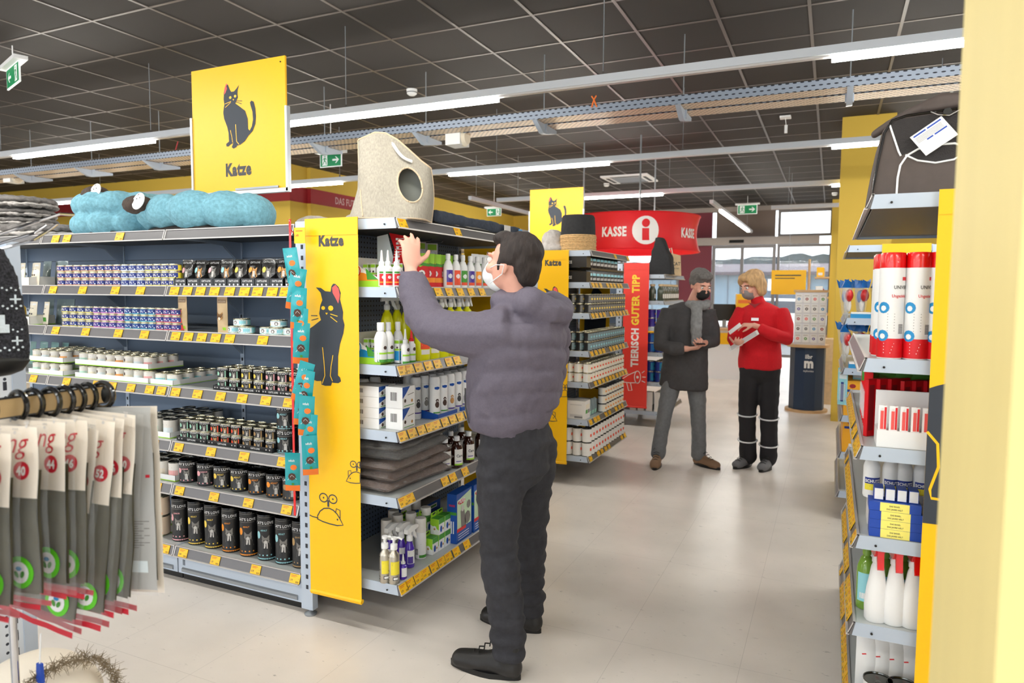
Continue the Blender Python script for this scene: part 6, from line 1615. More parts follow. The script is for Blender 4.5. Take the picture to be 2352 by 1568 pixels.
def oval(m):
    r = 0.032
    m.lathe([(0, 0), (r * 0.9, 0), (r * 1.1, 0.01), (r * 1.15, 0.06), (r * 1.0, 0.11), (r * 0.78, 0.15), (r * 0.62, 0.185), (r * 0.45, 0.2), (0, 0.2)], 22, 'white', sy=0.75)
def red_trig(m):
    m.lathe([(0.016, 0.2), (0.018, 0.202), (0.018, 0.215), (0.011, 0.225)], 14, 'white')
    m.prism([(-0.032, 0.252), (0.032, 0.252), (0.034, 0.225), (0.01, 0.222), (-0.01, 0.222)], 'x', -0.014, 0.014, 'cap_red')
    m.prism([(-0.032, 0.252), (-0.02, 0.25), (-0.024, 0.22), (-0.034, 0.185), (-0.04, 0.19)], 'x', -0.01, 0.01, 'cap_red')
    m.box(-0.015, 0.015, -0.03, 0.035, 0.25, 0.258, 'white')
def rp_art(m): pass
for j in range(2):
    for i, u in enumerate((2013, 2055, 2097)):
        x = xu(u, 2.56, z + 0.1) + (0.0 if j == 0 else 0.01)
        put('rtb', lathe_obj('spray_bottle', [('body', oval, 'white'), ('trigger', red_trig, 'cap_red')]), 'white spray bottle with red trigger, %s row, %s from the rail' % (('front', 'rear')[j], ORD[i]), 'spray bottle', (x, 2.555 + j * 0.19, z), radians(10 if j == 0 else -5), 'white spray bottles with red triggers')
        m = MB()
mat('lime_glass', (120, 160, 60), 0.15, coat=0.3)
for i, u in enumerate((1990, 2032, 2074, 2110)):
    x = xu(u, 2.66, z + 0.15)
    put('lg', cap_bottle(0.03, 0.225, 'lime_glass', 'lime_glass', lambda a: (a.rect(-0.03, 0.03, 0.03, 0.13, 'pale_blue', 1, 8), a.rect(-0.02, 0.02, 0.04, 0.06, 'white', 2, 4)), 0.014, 0.15), 'green bottle with pale blue label, %s from the rail' % ORD[i], 'bottle', (x, 2.652, z), 0, 'green bottles')
z = RL[5] + 0.001
for i, u in enumerate((1998, 2030, 2062, 2095)):
    x = xu(u, 2.66, z + 0.15)
    o = put('wipe', pouch(0.085, 0.245, 'white', lambda a, w_, h: (a.poly([(-w_ * 0.1, h * 0.1), (w_ * 0.12, h * 0.1), (w_ * 0.2, h * 0.95), (w_ * 0.02, h * 0.95)], 'band_blue', 1), a.line([(-w_ * 0.3, h * 0.5), (-w_ * 0.15, h * 0.52)], 0.004, 'red', 1)), 'wipes_pack', 0.022), 'white pack with a blue stripe, lowest board, %s from the rail' % ORD[i], 'pack', (x, 2.67, z), radians(5), 'white packs with blue stripes')
for i, u in enumerate((2017, 2072, 2130)):
    x = xu(u, 2.57, z + 0.09)
    put('paint', tin(0.047, 0.092, 'white', 'tin_dark', None, 26), 'white tin with dark ringed lid, lowest board, %s from the rail' % ORD[i], 'tin', (x, 2.56, z), 0, 'white tins with dark lids')
# second unit on the right: hanging toys, brushes, yellow boxes
mat('toy_blue', (30, 110, 190), 0.3); mat('toy_red', (200, 40, 40), 0.3)
def toy_bag():
    m = MB()
    n = 9
    top = [((k / (n - 1) - 0.5) * 0.2, 0.02 * sin(k * 2.1), 0.0 + 0.012 * cos(k * 2.7)) for k in range(n)]
    bot = [((k / (n - 1) - 0.5) * 0.08, 0.015 * cos(k * 1.7), -0.30 + 0.02 * sin(k)) for k in range(n)]
    mid = [((k / (n - 1) - 0.5) * 0.2, 0.04 * sin(k * 1.3 + 1), -0.06) for k in range(n)]
    vs = top + mid + bot
    for rws, mm in ((0, 'toy_blue'), (1, 'clear')):
        m.add([vs[(rws) * n + k] for k in range(n)] + [vs[(rws + 1) * n + k] for k in range(n)], [(k, k + 1, k + 1 + n, k + n) for k in range(n - 1)], mm)
    m.ball((0.02, 0.02, -0.12), (0.035, 0.03, 0.05), 'toy_red', 10, 6); m.ball((-0.03, 0.02, -0.13), (0.02, 0.02, 0.05), 'toy_blue', 10, 6); m.ball((0.0, 0.02, -0.2), (0.022, 0.02, 0.05), 'offwhite', 10, 6)
    return m.build('toy_bag')
k = 0
for lv, top, n in ((0, 1.64, 5), (1, 1.345, 5), (2, 1.02, 5)):
    for i in range(n):
        p_ = (0.09 + (i % 3) * 0.09, 5.16 + i * 0.10, top - 0.01)
        if lv == 0 or lv == 1:
            o = put('toyb', toy_bag, 'toy bag with blue header, %s tier, far right unit, %s %s' % (('upper', 'lower')[lv], ORD[i], NE), 'toy bag', p_, RW + 0.9 * (i % 2), 'clear bags of toys'); o.scale = (0.8, 0.8, 0.85)
        else:
            put('brush', hang_card(0.06, 0.22, 'pale_blue', lambda a, w_, h: (a.rect(-w_ * 0.2, w_ * 0.1, h * 0.1, h * 0.7, 'label_blue', 1), a.rect(-w_ * 0.4, w_ * 0.4, h * 0.8, h * 0.95, 'rim_white', 1))), 'pale blue brush card on the far right unit, %s %s' % (ORD[i], NE), 'blister pack', p_, RW + 1.2, 'pale blue brush cards')
mat('box_amber', (240, 168, 20), 0.5)
for lv in (3, 4):
    z = R2L[lv + 0] + 0.001
    for i in range(4):
        put('ped', pbox(0.19, 0.1, 0.235 if lv == 3 else 0.235, 'box_amber', lambda a, w_, h: (a.disc(0, h * 0.85, 0.03, 'dark_red', 1, 0.02, 14), a.rect(-w_ * 0.35, w_ * 0.35, h * 0.68, h * 0.76, 'label_blue', 1)), lambda a, w_, h: (a.disc(0, h * 0.85, 0.02, 'dark_red', 1, 0.015, 12), a.rect(-w_ * 0.4, w_ * 0.4, h * 0.68, h * 0.75, 'label_blue', 1), a.rect(-w_ * 0.1, w_ * 0.4, h * 0.1, h * 0.25, 'offwhite', 1))), 'amber snack box on the far right unit, %s board, %s %s' % (('upper', 'lower')[lv - 3], ORD[i], NE), 'product box', (0.15, 5.25 + i * 0.2, z), RW, 'amber snack boxes')
m = MB(); m.box(0, 0.2, 0, 0.12, 0, 0.03, 'sky_blue'); m.box(0.002, 0.2, 0, 0.12, 0.03, 0.04, 'white')
for nm, zz in (('upper', R2L[1]), ('lower', R2L[2])):
    put('bb' + nm, lambda: m.build('product_box'), 'flat sky blue box lying on the %s board of the far right unit' % nm, 'product box', (0.12, 5.14, zz + 0.001), 0, 'flat sky blue boxes')
# ------------------------------------------------------------------ things on the top shelves
mat('plush_blue', (116, 168, 184), 0.95, noise_=0.2, nscale=60, bump=0.25, bscale=120); mat('plush_brown', (72, 60, 54), 0.95, noise_=0.2, nscale=50, bump=0.5, bscale=80)
mat('mesh_black', (44, 38, 34), 0.9, bump=0.4, bscale=200); mat('plush_grey', (112, 108, 106), 0.95, noise_=0.35, nscale=26, bump=1.0, bscale=45); mat('plush_white', (188, 182, 178), 0.95, noise_=0.12, nscale=40, bump=1.0, bscale=55)
mat('linen', (162, 155, 142), 0.9, noise_=0.14, nscale=150, bump=0.15, bscale=300, stretch=(1, 1, 0.4)); mat('hem_tan', (206, 184, 156), 0.8); mat('inner_grey', (142, 144, 138), 0.9)
mat('denim', (52, 60, 74), 0.9, noise_=0.2, nscale=60, bump=0.2, bscale=150)
def puffy_bed(cx, cy, L, D, H, rows, seed, name='pet_bed', label='', front_gap=None):
    """tufted oval pet bed: cushions side by side around a hollow"""
    t = thing(name, label, 'pet bed', (cx, cy, AL[0] + 0.004), 0, 'blue tufted pet beds')
    rnd = random.Random(seed)
    m = MB(); n = 10
    for lv in range(rows):
        zz = H * (0.26 + 0.46 * lv) if rows == 2 else H * 0.5
        for k in range(n):
            a = 2 * pi * (k + 0.5 * lv) / n
            ex, ey = (L / 2 - 0.085) * cos(a), (D / 2 - 0.075) * sin(a)
            m.ball((ex * (1 - 0.05 * lv), ey * (1 - 0.05 * lv), zz), (0.112 + rnd.uniform(-.01, .02), 0.09, H * 0.31) if rows == 2 else (0.135 + rnd.uniform(-.01, .01), 0.10, H * (0.49 + 0.03 * sin(k * 1.7))), 'plush_blue', 14, 10, Matrix.Rotation(a + pi / 2, 3, 'Z'))
    o = fuse(m, 'cushion_wall', 'plush_blue', 0.009, 4, t, lambda c: 0.004 * noise.noise(c * 22) + 0.002 * noise.noise(c * 60))
    m = MB(); m.ball((0, 0, H * 0.55), (L / 2 - 0.10, D / 2 - 0.09, H * 0.40), 'plush_brown', 24, 12); m.build('lining', t, smooth=80)
    m = MB(); m.lathe([(0, 0), (1, 0), (1.0, 0.03), (0.9, 0.05), (0, 0.05)], 30, 'mesh_black', M=Matrix.Diagonal((L / 2 - 0.03, D / 2 - 0.03, 0.5, 1))); m.build('base', t)
    return t
b1 = puffy_bed(-3.755, 2.76, 0.62, 0.48, 0.235, 2, 1, label='blue tufted pet bed with brown lining, the farther of the pair')
b2 = puffy_bed(-3.075, 2.745, 0.80, 0.50, 0.20, 1, 4, label='blue tufted pet bed with brown lining, the one under the large cat sign')
for (b_, x, y, z_, nm) in ((b1, 0.03, -0.19, 0.235, 'a'), (b2, -0.19, -0.262, 0.15, 'b')):
    m = MB(); m.lathe([(0, -0.002), (0.042, -0.002), (0.042, 0.002), (0, 0.002)], 28, 'white', sy=1.1, M=Matrix.Rotation(radians(72), 4, 'X'))
    for q in ((-0.006, 0.008), (0.016, 0.012)): m.ball((q[0], -0.004, 0.004 + q[1]), (0.003, 0.002, 0.004), 'ink_grey', 6, 4)
    m.tube([(0, -0.002, 0.03), (-0.01, 0.02, 0.045)], 0.0015, 'ink_grey', 5)
    o = m.build('care_tag', b_, (x, y, z_)); o['label'] = 'round white swing tag'
    m = MB(); m.ball((x - 0.07, y + 0.05, z_ - 0.01), (0.10, 0.06, 0.05), 'plush_brown', 14, 8); m.build('entrance_lining', b_, smooth=80)
# grey plush cushions at the far left
for i, (x, w_, z_, nm) in enumerate(((-4.62, 1.02, 0.0, 'lowest and longest'), (-4.96, 0.94, 0.082, 'second from the bottom'), (-4.98, 0.94, 0.138, 'second from the top'), (-4.97, 0.95, 0.194, 'topmost with a small white label'))):
    t = thing('plush_cushion', 'grey plush cushion with white fluffy underside, %s' % nm, 'pet cushion', (x, 2.76, AL[0] + z_ + 0.001), 0, 'grey plush cushions in a pile')
    hh = (0.09, 0.066, 0.066, 0.085)[i]
    m = MB(); m.ball((0, 0, hh * 0.62), (w_ / 2, 0.27, hh * 0.42), 'plush_grey', 30, 10)
    o = fuse(m, 'plush_top', 'plush_grey', 0.012, 1, t, lambda c: 0.012 * noise.noise(c * 30) + 0.006 * abs(sin(c.x * 55) * sin(c.z * 60)))
    m = MB(); m.ball((0, 0, hh * 0.30), (w_ / 2 * 1.01, 0.275, hh * 0.32), 'plush_white', 30, 10)
    o = fuse(m, 'fluffy_underside', 'plush_white', 0.012, 1, t, lambda c: 0.012 * noise.noise(c * 40 + Vector((3, 1, 0))))
    if i == 3:
        m = MB(); m.box(-0.02, 0.02, -0.281, -0.279, hh * 0.4, hh * 0.4 + 0.022, 'white'); m.build('care_label', t, (0.30, -0.0, 0))
# cream cushions on the far side of the top shelf, behind the large sign's pole
for x, sx, lab in ((-2.62, 0.28, 'cream plush cushion on the rear side, right of the sign pole'), (-2.36, 0.18, 'pinkish plush cushion on the rear side next to the banner')):
    m = MB(); m.ball((0, 0, 0.05), (sx, 0.2, 0.06), 'plush_white', 24, 10); m.ball((-sx * 0.55, -0.05, 0.07), (sx * 0.4, 0.14, 0.055), 'plush_white', 16, 8)
    o = fuse(m, 'plush_cushion', 'plush_white', 0.012, 2, None, lambda c: 0.004 * noise.noise(c * 30)); o.location = (x, 3.32, AL[0] + 0.012); tag(o, lab, 'pet cushion', 'plush cushions on the rear side')

# fabric cat bag: soft tote with oval opening, rope handle, folded base corner
def cat_bag():
    t = thing('cat_bag', 'beige fabric cat bag with oval opening and white rope handle', 'cat bag', (-1.84, 2.735, EL[0] + 0.004), radians(24))
    # a soft tote: two sheets closed at the sides, open at the sloping top
    NU, NV = 40, 34
    TOP = [(-1, 0.375), (-0.75, 0.388), (-0.5, 0.405), (-0.2, 0.402), (0.1, 0.375), (0.45, 0.325), (0.75, 0.28), (1, 0.25)]
    def top(u):
        for i in range(len(TOP) - 1):
            if u <= TOP[i + 1][0]:
                q = (u - TOP[i][0]) / (TOP[i + 1][0] - TOP[i][0]); return TOP[i][1] * (1 - q) + TOP[i + 1][1] * q
        return TOP[-1][1]
    def P(s_, i, j):
        u = -1 + 2 * i / NU; v = j / NV
        xl = -0.222 + 0.042 * min(1, v * 2.6) ** 0.8 - 0.004 * v; xr = 0.152 + 0.012 * sin(pi * v)
        x = xl + (xr - xl) * (u + 1) / 2
        d = (0.16 * (1 - v) ** 0.9 + 0.028) * max(0.0, 1 - abs(u) ** 5) ** 0.4
        z = top(u) * v
        cr = (0.010 * noise.noise(Vector((x * 8, s_ * 3, z * 9))) + 0.012 * math.exp(-((x + 0.19 - z * 0.0 - 0.9 * (0.26 - z) * 1.0) / 0.03) ** 2) * (z < 0.24)) * min(1, v * 5) * (1 - abs(u) ** 6)
        return Vector((x, s_ * (d + cr), z))
    vs = []; fs = []
    K = (NU + 1) * (NV + 1)
    for s_ in (-1, 1):
        for j in range(NV + 1):
            for i in range(NU + 1): vs.append(P(s_, i, j))
    hc = (0.072, 0.158)
    def inside(p):
        dx, dz = p.x - hc[0], p.z - hc[1]; ca, sa = cos(0.30), sin(0.30)
        return ((dx * ca + dz * sa) / 0.050) ** 2 + ((-dx * sa + dz * ca) / 0.084) ** 2
    for s_ in (0, 1):
        for j in range(NV):
            for i in range(NU):
                a = s_ * K + j * (NU + 1) + i; q = (a, a + 1, a + NU + 2, a + NU + 1)
                c = sum((vs[k] for k in q), Vector()) / 4
                if s_ == 0 and inside(c) < 1: continue
                fs.append(q if s_ == 0 else q[::-1])
    fs += [(i, i + K, i + 1 + K, i + 1) for i in range(NU)]
    used = {}
    for f in fs:
        for k in f: used[k] = used.get(k, 0) + 1
    rim = []
    for k in range(K):
        j, i = divmod(k, NU + 1)
        if 0 < i < NU and 0 < j < NV and used.get(k, 0) in (1, 2, 3):
            p = vs[k]; q = sqrt(inside(p)); p.x = hc[0] + (p.x - hc[0]) / q; p.z = hc[1] + (p.z - hc[1]) / q; rim.append(p.copy())
    m = MB(); m.add(vs, fs, 'linen'); m.build('fabric_body', t, smooth=60)
    rim.sort(key=lambda p: atan2(p.z - hc[1], p.x - hc[0]))
    m = MB(); m.tube([p + Vector((0, -0.001, 0)) for p in rim], 0.0042, 'hem_tan', 6, True); m.build('opening_hem', t)
    for s_ in (-1, 1):
        m = MB(); m.tube([P(s_, i, NV) for i in range(NU + 1)], 0.0042, 'hem_tan', 6); m.build('top_hem', t)
    m = MB(); m.tube([P(-1, 0, j) + Vector((-0.001, 0, 0)) for j in range(NV + 1)], 0.003, 'hem_tan', 5); m.tube([P(-1, i, 0) + Vector((0, -0.002, 0.004)) for i in range(NU + 1)], 0.003, 'hem_tan', 5); m.tube([P(-1, NU, j) for j in range(NV + 1)], 0.003, 'hem_tan', 5)
    m.tube([P(-1, 4, 12) + Vector((0, -0.003, 0)), P(-1, 7, 6) + Vector((0, -0.003, 0)), P(-1, 10, 1) + Vector((0, -0.003, 0))], 0.0025, 'hem_tan', 5); m.build('seam_piping', t)
    m = MB(); m.ball((0.06, 0.01, 0.15), (0.09, 0.02, 0.13), 'inner_grey', 20, 10); m.build('inner_lining', t)
    a_, b_ = P(-1, 20, 31), P(-1, 30, 29)
    pts = [a_ + (b_ - a_) * (k / 12) + Vector((0, -0.008 - 0.02 * sin(pi * k / 12), -0.018 * sin(pi * k / 12))) for k in range(13)]
    m = MB(); m.tube(pts, 0.0072, 'white', 8)
    for q in range(12): m.tube([pts[q] + Vector((-0.003, -0.006, 0.006)), pts[q + 1] + Vector((0.003, -0.006, -0.006))], 0.003, 'offwhite', 5)
    m.build('rope_handle', t)
cat_bag()
# navy cushion
t = thing('dog_cushion', 'long navy blue dog cushion with a grey label, lying on the end unit', 'pet cushion', (-1.945, 3.39, EL[0] + 0.005), pi / 2)
m = MB(); m.box(-0.50, 0.50, -0.22, 0.22, 0.01, 0.075, 'denim')
fuse(m, 'cushion_body', 'denim', 0.014, 5, t, lambda c: 0.016 * noise.noise(Vector((c.x * 4.2, c.y * 3, 0))) + 0.006 * noise.noise(c * 16))
m = MB(); m.box(-0.5, 0.5, -0.216, 0.216, 0.002, 0.028, 'black'); fuse(m, 'non_slip_base', 'black', 0.014, 2, t)
m = MB(); m.box(0.22, 0.30, -0.236, -0.233, 0.03, 0.062, 'fur_light'); m.box(0.42, 0.47, -0.236, -0.233, 0.03, 0.055, 'sky_blue'); m.build('sewn_label', t)
# white felt cat house behind
m = MB(); m.prism([(-0.17, 0), (0.17, 0), (0.15, 0.10), (0.05, 0.20), (-0.06, 0.20), (-0.15, 0.11)], 'x', -0.17, 0.17, 'plush_white'); 
o = fuse(m, 'cat_house', 'cream_felt' if mat('cream_felt', (232, 222, 206), 0.9) else '', 0.014, 4); o.location = (-2.38, 4.13, EL[0] - 0.05); tag(o, 'pale felt cat house behind the navy cushion', 'cat house')

# straw and black basket on the second end unit
t = thing('basket', 'round basket, black felt above and straw below, on the second end unit', 'basket', (-1.88, 5.36, BL[0] + 0.002))
mat('felt_black', (44, 44, 46), 0.95, noise_=0.15, nscale=40); mat('straw', (214, 176, 124), 0.9, noise_=0.25, nscale=50, bump=1, bscale=60, stretch=(1, 1, 3))
m = MB()
for k in range(9): m.tube([((0.138 + 0.003 * (k % 2)) * cos(2 * pi * i / 30), (0.138 + 0.003 * (k % 2)) * sin(2 * pi * i / 30), 0.009 + k * 0.0145) for i in range(30)], 0.0095, 'straw', 6, True)
m.lathe([(0, 0), (0.14, 0), (0.14, 0.004)], 30, 'straw'); m.build('straw_base', t)
m = MB(); m.lathe([(0.14, 0.128), (0.139, 0.18), (0.134, 0.27), (0.122, 0.29), (0.118, 0.27), (0.13, 0.14)], 30, 'felt_black'); m.lathe([(0, 0.25), (0.12, 0.25)], 30, 'felt_black'); m.build('felt_rim', t)
m = MB(); m.ball((0, 0, 0.09), (0.1, 0.12, 0.10), 'plush_white', 14, 8); m.ball((0.0, -0.02, 0.03), (0.16, 0.13, 0.04), 'plush_white', 14, 8)
o = fuse(m, 'plush_toy', 'plush_white', 0.012, 2, None, lambda c: 0.006 * noise.noise(c * 35)); o.location = (-2.09, 5.36, BL[0]); tag(o, 'cream plush cushion squeezed beside the straw basket', 'pet cushion')

# dark cat tunnel bag and kraft bag on the third end unit
m = MB()
fx = xu(1517, 8.1, 1.9)
m.prism([(-0.155, 0), (0.16, 0), (0.13, 0.20), (0.03, 0.42), (-0.01, 0.44), (-0.045, 0.42), (-0.10, 0.2)], 'y', -0.1, 0.1, 'felt_black')
o = fuse(m, 'felt_bag', 'felt_black', 0.02, 4, None, lambda c: 0.012 * noise.noise(c * 9)); o.location = (fx, 8.1, CLv[0] + 0.006); tag(o, 'dark grey felt bag folded to a peak behind the red banner', 'bag')
t = thing('kraft_bag', 'brown kraft shopping bag with dark print beside the peaked felt bag', 'paper bag', (xu(1549, 8.45, 1.9), 8.45, CLv[0] + 0.004), radians(30))
m = MB(); m.prism([(-0.075, 0), (0.075, 0), (0.062, 0.24), (-0.062, 0.27)], 'y', -0.04, 0.04, 'kraft'); a = Art(); a.text('CAT', 0.01, 0.12, 0.06, 'ink_grey', 1, 0.02, 0.85); a.text('cat toys', 0.01, 0.08, 0.025, 'ink_grey', 1, 0.01, 0.9); a.put(m, on_front(0, 0, -0.04), 0.001); m.build('paper_body', t)
m = MB(); m.tube([(-0.06, -0.03, 0.22), (-0.075, -0.03, 0.32), (-0.05, -0.03, 0.33), (-0.03, -0.03, 0.24)], 0.005, 'cream', 6); m.build('string_handle', t)

# pet carrier backpack on the right-hand unit
mat('nylon', (84, 74, 70), 0.75, noise_=0.05, nscale=30, bump=0.05, bscale=200); mat('mesh_nylon', (48, 44, 44), 0.7, bump=0.6, bscale=400); mat('piping_white', (250, 250, 250), 0.4); mat('gloss_trim', (22, 20, 20), 0.2)
t = thing('pet_carrier', 'brown pet carrier bag with white piping and paper tag, top right', 'pet carrier', (0.285, 2.78, RL[0] + 0.006))
Wd, Hh, D = 0.185, 0.272, 0.17
prof = [(-Wd, 0.0), (Wd, 0.0), (Wd * 1.0, 0.06), (Wd * 0.99, 0.16), (Wd * 0.93, 0.22), (Wd * 0.86, 0.262), (Wd * 0.6, 0.275), (-Wd * 0.50, 0.262), (-Wd * 0.72, 0.25), (-Wd * 0.84, 0.21), (-Wd * 0.92, 0.12), (-Wd * 0.97, 0.05)]
m = MB(); m.prism(prof, 'y', -D, D, 'nylon'); o = fuse(m, 'body', 'nylon', 0.008, 6, t)
def fr_(pts, r_, mm, nm, y=-D - 0.002, closed=False):
    m = MB(); m.tube([(p[0], y - (p[2] if len(p) > 2 else 0), p[1]) for p in pts], r_, mm, 8, closed); return m.build(nm, t)
ins = [(p[0] * 0.955, 0.004 + p[1] * 0.965) for p in prof]
fr_(ins, 0.004, 'gloss_trim', 'edge_trim', closed=True)
arch = [(-0.105, 0.005), (-0.104, 0.06), (-0.098, 0.10), (-0.08, 0.13), (-0.05, 0.148), (0.0, 0.158), (0.05, 0.158), (0.09, 0.14), (0.115, 0.11), (0.125, 0.06), (0.126, 0.005)]
fr_(arch, 0.0033, 'piping_white', 'piping')
low = [(-0.085, 0.132), (-0.05, 0.112), (0.0, 0.101), (0.05, 0.108), (0.095, 0.138)]
fr_(low, 0.003, 'piping_white', 'piping')
fr_([(-0.135, 0.235), (-0.12, 0.19), (-0.105, 0.145), (-0.098, 0.13)], 0.003, 'piping_white', 'piping'); fr_([(0.098, 0.14), (0.12, 0.17), (0.15, 0.23)], 0.003, 'piping_white', 'piping')
m = MB(); m.prism([(-0.12, 0.175), (-0.102, 0.13), (-0.05, 0.15), (0.0, 0.16), (0.05, 0.16), (0.098, 0.142), (0.125, 0.175), (0.15, 0.235), (0.1, 0.262), (-0.1, 0.248), (-0.135, 0.235)], 'y', -D - 0.0015, -D + 0.002, 'mesh_nylon')
m.prism([(-0.083, 0.13), (-0.05, 0.113), (0.0, 0.102), (0.05, 0.109), (0.093, 0.138), (0.05, 0.155), (0.0, 0.156), (-0.05, 0.146)], 'y', -D - 0.0018, -D + 0.002, 'mesh_nylon'); m.build('mesh_window', t)
m = MB(); loft(m, [(-0.17, -0.02, 0.235), (-0.13, -0.03, 0.262), (-0.06, -0.06, 0.29), (0.02, -0.06, 0.322), (0.10, -0.06, 0.315), (0.14, -0.05, 0.29)], [(0.018, 0.014), (0.02, 0.014), (0.03, 0.02), (0.04, 0.024), (0.04, 0.022), (0.02, 0.014)], 'nylon', 12)
loft(m, [(-0.02, -0.05, 0.29), (0.06, -0.05, 0.30), (0.12, -0.04, 0.28)], [(0.06, 0.02), (0.06, 0.025), (0.04, 0.02)], 'nylon', 12); fuse(m, 'carry_handle', 'nylon', 0.008, 2, t)
m = MB(); m.tube([(-0.02, -D - 0.008, 0.262), (0.0, -D - 0.012, 0.25), (0.03, -D - 0.012, 0.245), (0.06, -D - 0.008, 0.262)], 0.003, 'chrome', 6); m.lathe([(0, -0.003), (0.012, -0.003), (0.012, 0.003), (0, 0.003)], 14, 'black', M=Matrix.Translation((0.025, -D - 0.01, 0.256)) @ Matrix.Rotation(pi / 2, 4, 'X')); m.build('buckle', t)
m = MB()
Mt = Matrix.Translation((-0.01, -D - 0.016, 0.183)) @ Matrix.Rotation(radians(-4), 4, 'Z') @ Matrix.Rotation(radians(-10), 4, 'X') @ Matrix.Rotation(radians(-36), 4, 'Y')
m.box(-0.052, 0.052, -0.001, 0.001, -0.04, 0.04, 'white', Mt)
a = Art()
for zz, x0_, x1_ in ((0.03, -0.045, -0.005), (0.03, 0.0, 0.045), (0.0, -0.02, 0.0), (0.0, 0.005, 0.045)): a.rect(x0_, x1_, zz, zz + 0.005, 'band_blue', 1)
for k in range(5): a.line([(-0.045, 0.024 - k * 0.004), (0.04, 0.024 - k * 0.004)], 0.0012, 'fur', 1)
for k in range(4): a.line([(-0.01, -0.01 - k * 0.005), (0.035, -0.01 - k * 0.005)], 0.001, 'fur_light', 1)
a.put(m, lambda x_, z_, d: Mt @ Vector((x_, -0.001 - d, z_)), 0.0004)
o = m.build('paper_tag', t); o['label'] = 'white paper tag with blue print'

# ------------------------------------------------------------------ teal snack packets on a red strip at the upright
mat('snack_brown', (84, 58, 48), 0.8, noise_=0.4, nscale=200)
def teal_art(a, w_, h):
    a.rect(-w_ * 0.49, w_ * 0.49, 0, h * 0.16, 'orange', 1, 6); a.disc(0.0, h * 0.40, w_ * 0.26, 'snack_brown', 2, h * 0.10, 12); a.disc(w_ * 0.1, h * 0.64, w_ * 0.22, 'orange', 1, h * 0.07, 12)
    a.text('adult', -w_ * 0.05, h * 0.78, w_ * 0.22, 'white', 1, 0.01, 0.9); a.disc(w_ * 0.05, h * 0.2, w_ * 0.1, 'green', 3, n=8); a.line([(-w_ * 0.3, h * 0.3), (w_ * 0.0, h * 0.45), (w_ * 0.3, h * 0.33)], 0.0015, 'white', 3)
m = MB(); m.box(-0.006, 0.006, -0.001, 0.001, 0.5, 1.86, 'cap_red'); m.tube([(0.0, 0.025, 1.80), (0.0, -0.004, 1.82)], 0.002, 'cap_red', 6); m.tube([(0.0, -0.004, 1.86), (0.008, -0.012, 1.84), (0.006, -0.01, 1.80)], 0.002, 'cap_red', 6)
tag(m.build('hanging_strip', None, (-2.226, 2.445, 0)), 'red plastic hanging strip holding teal snack packets at the upright', 'clip strip')
P_ = [(683, 577, 672, 665), (695, 622, 665, 710), (700, 664, 676, 755), (707, 705, 680, 800), (704, 752, 682, 835), (716, 838, 676, 920), (722, 878, 690, 940), (708, 925, 684, 975), (718, 945, 694, 1000), (728, 965, 702, 1040), (722, 1040, 706, 1090), (732, 1040, 712, 1135)]
for i, (u0, v0, u1, v1) in enumerate(P_):
    yy = 2.40 - 0.006 * (i % 3) if i < 11 else 2.425
    a_ = at(u0 - 10, v0, y=yy); b_ = at(u1 + 8, v1, y=yy)
    h_ = 0.185; z_ = b_.z
    o = put('teal', pouch(0.068, h_, 'teal', teal_art, 'snack_packet', 0.013), 'teal and orange snack packet on the red strip, %s from the top' % ORD[i], 'snack packet', (b_.x if i < 11 else -2.222, yy if i < 11 else 2.430, z_), 0, 'teal and orange snack packets')
    o.rotation_euler = (radians(8), atan2(a_.x - b_.x, h_), radians(12 + (i * 23) % 34))
m = MB(); m.box(-0.028, 0.028, -0.001, 0.001, -0.035, 0.035, 'tag_yellow'); a = Art(); a.text('1,49', -0.015, -0.005, 0.015, 'ink_red', 1, 0.02, 0.8); a.line([(-0.02, 0.02), (0.015, 0.02)], 0.003, 'ink_red', 1); a.put(m, on_front(0, 0, -0.001), 0.0004)
p_ = at(692, 541, y=2.44); o = tag(m.build('price_tag_card', None, (p_.x, 2.43, p_.z), radians(8)), 'yellow price card clipped at the top of the red strip', 'price tag')

# ------------------------------------------------------------------ foreground rack: white perforated end unit, rings and garment bags
t = thing('foreground_rack', 'white perforated end rack at the left edge with a chrome hang rail', 'shelving', (0, 0, 0))
XB = -2.17
m = MB(); m.box(XB - 0.02, XB, -0.19, 1.22, 0.05, 1.66, 'peg_white'); 
for k in range(31): m.box(XB - 0.0015, XB + 0.0008, 1.196, 1.206, 0.1 + k * 0.05, 0.125 + k * 0.05, 'slot')
m.build('back_panel', t)
m = MB(); m.box(XB - 0.06, XB + 0.004, 1.22, 1.258, 0.0, 1.68, 'metal_light'); m.build('upright', t)
m = MB(); m.box(XB - 0.06, XB + 0.004, -0.23, -0.19, 0.0, 1.68, 'metal_light'); m.build('upright', t)
XRL = -1.575
mat('rail_warm', (206, 176, 128), 0.4, 0.3)
m = MB(); m.box(XRL - 0.006, XRL + 0.006, 0.02, 1.085, 1.276, 1.314, 'rail_warm'); m.box(XRL - 0.007, XRL + 0.007, 0.02, 1.085, 1.314, 1.317, 'black'); m.box(XRL - 0.007, XRL + 0.007, 0.02, 1.085, 1.273, 1.276, 'ink_grey'); m.build('hang_rail', t)
for y in (0.15,):
    m = MB(); m.box(XB, XRL, y - 0.006, y + 0.006, 1.28, 1.30, 'chrome'); m.build('rail_arm', t)
m = MB(); m.ball((XRL, 1.09, 1.295), (0.014, 0.014, 0.024), 'black', 12, 8); m.build('end_stop', t)
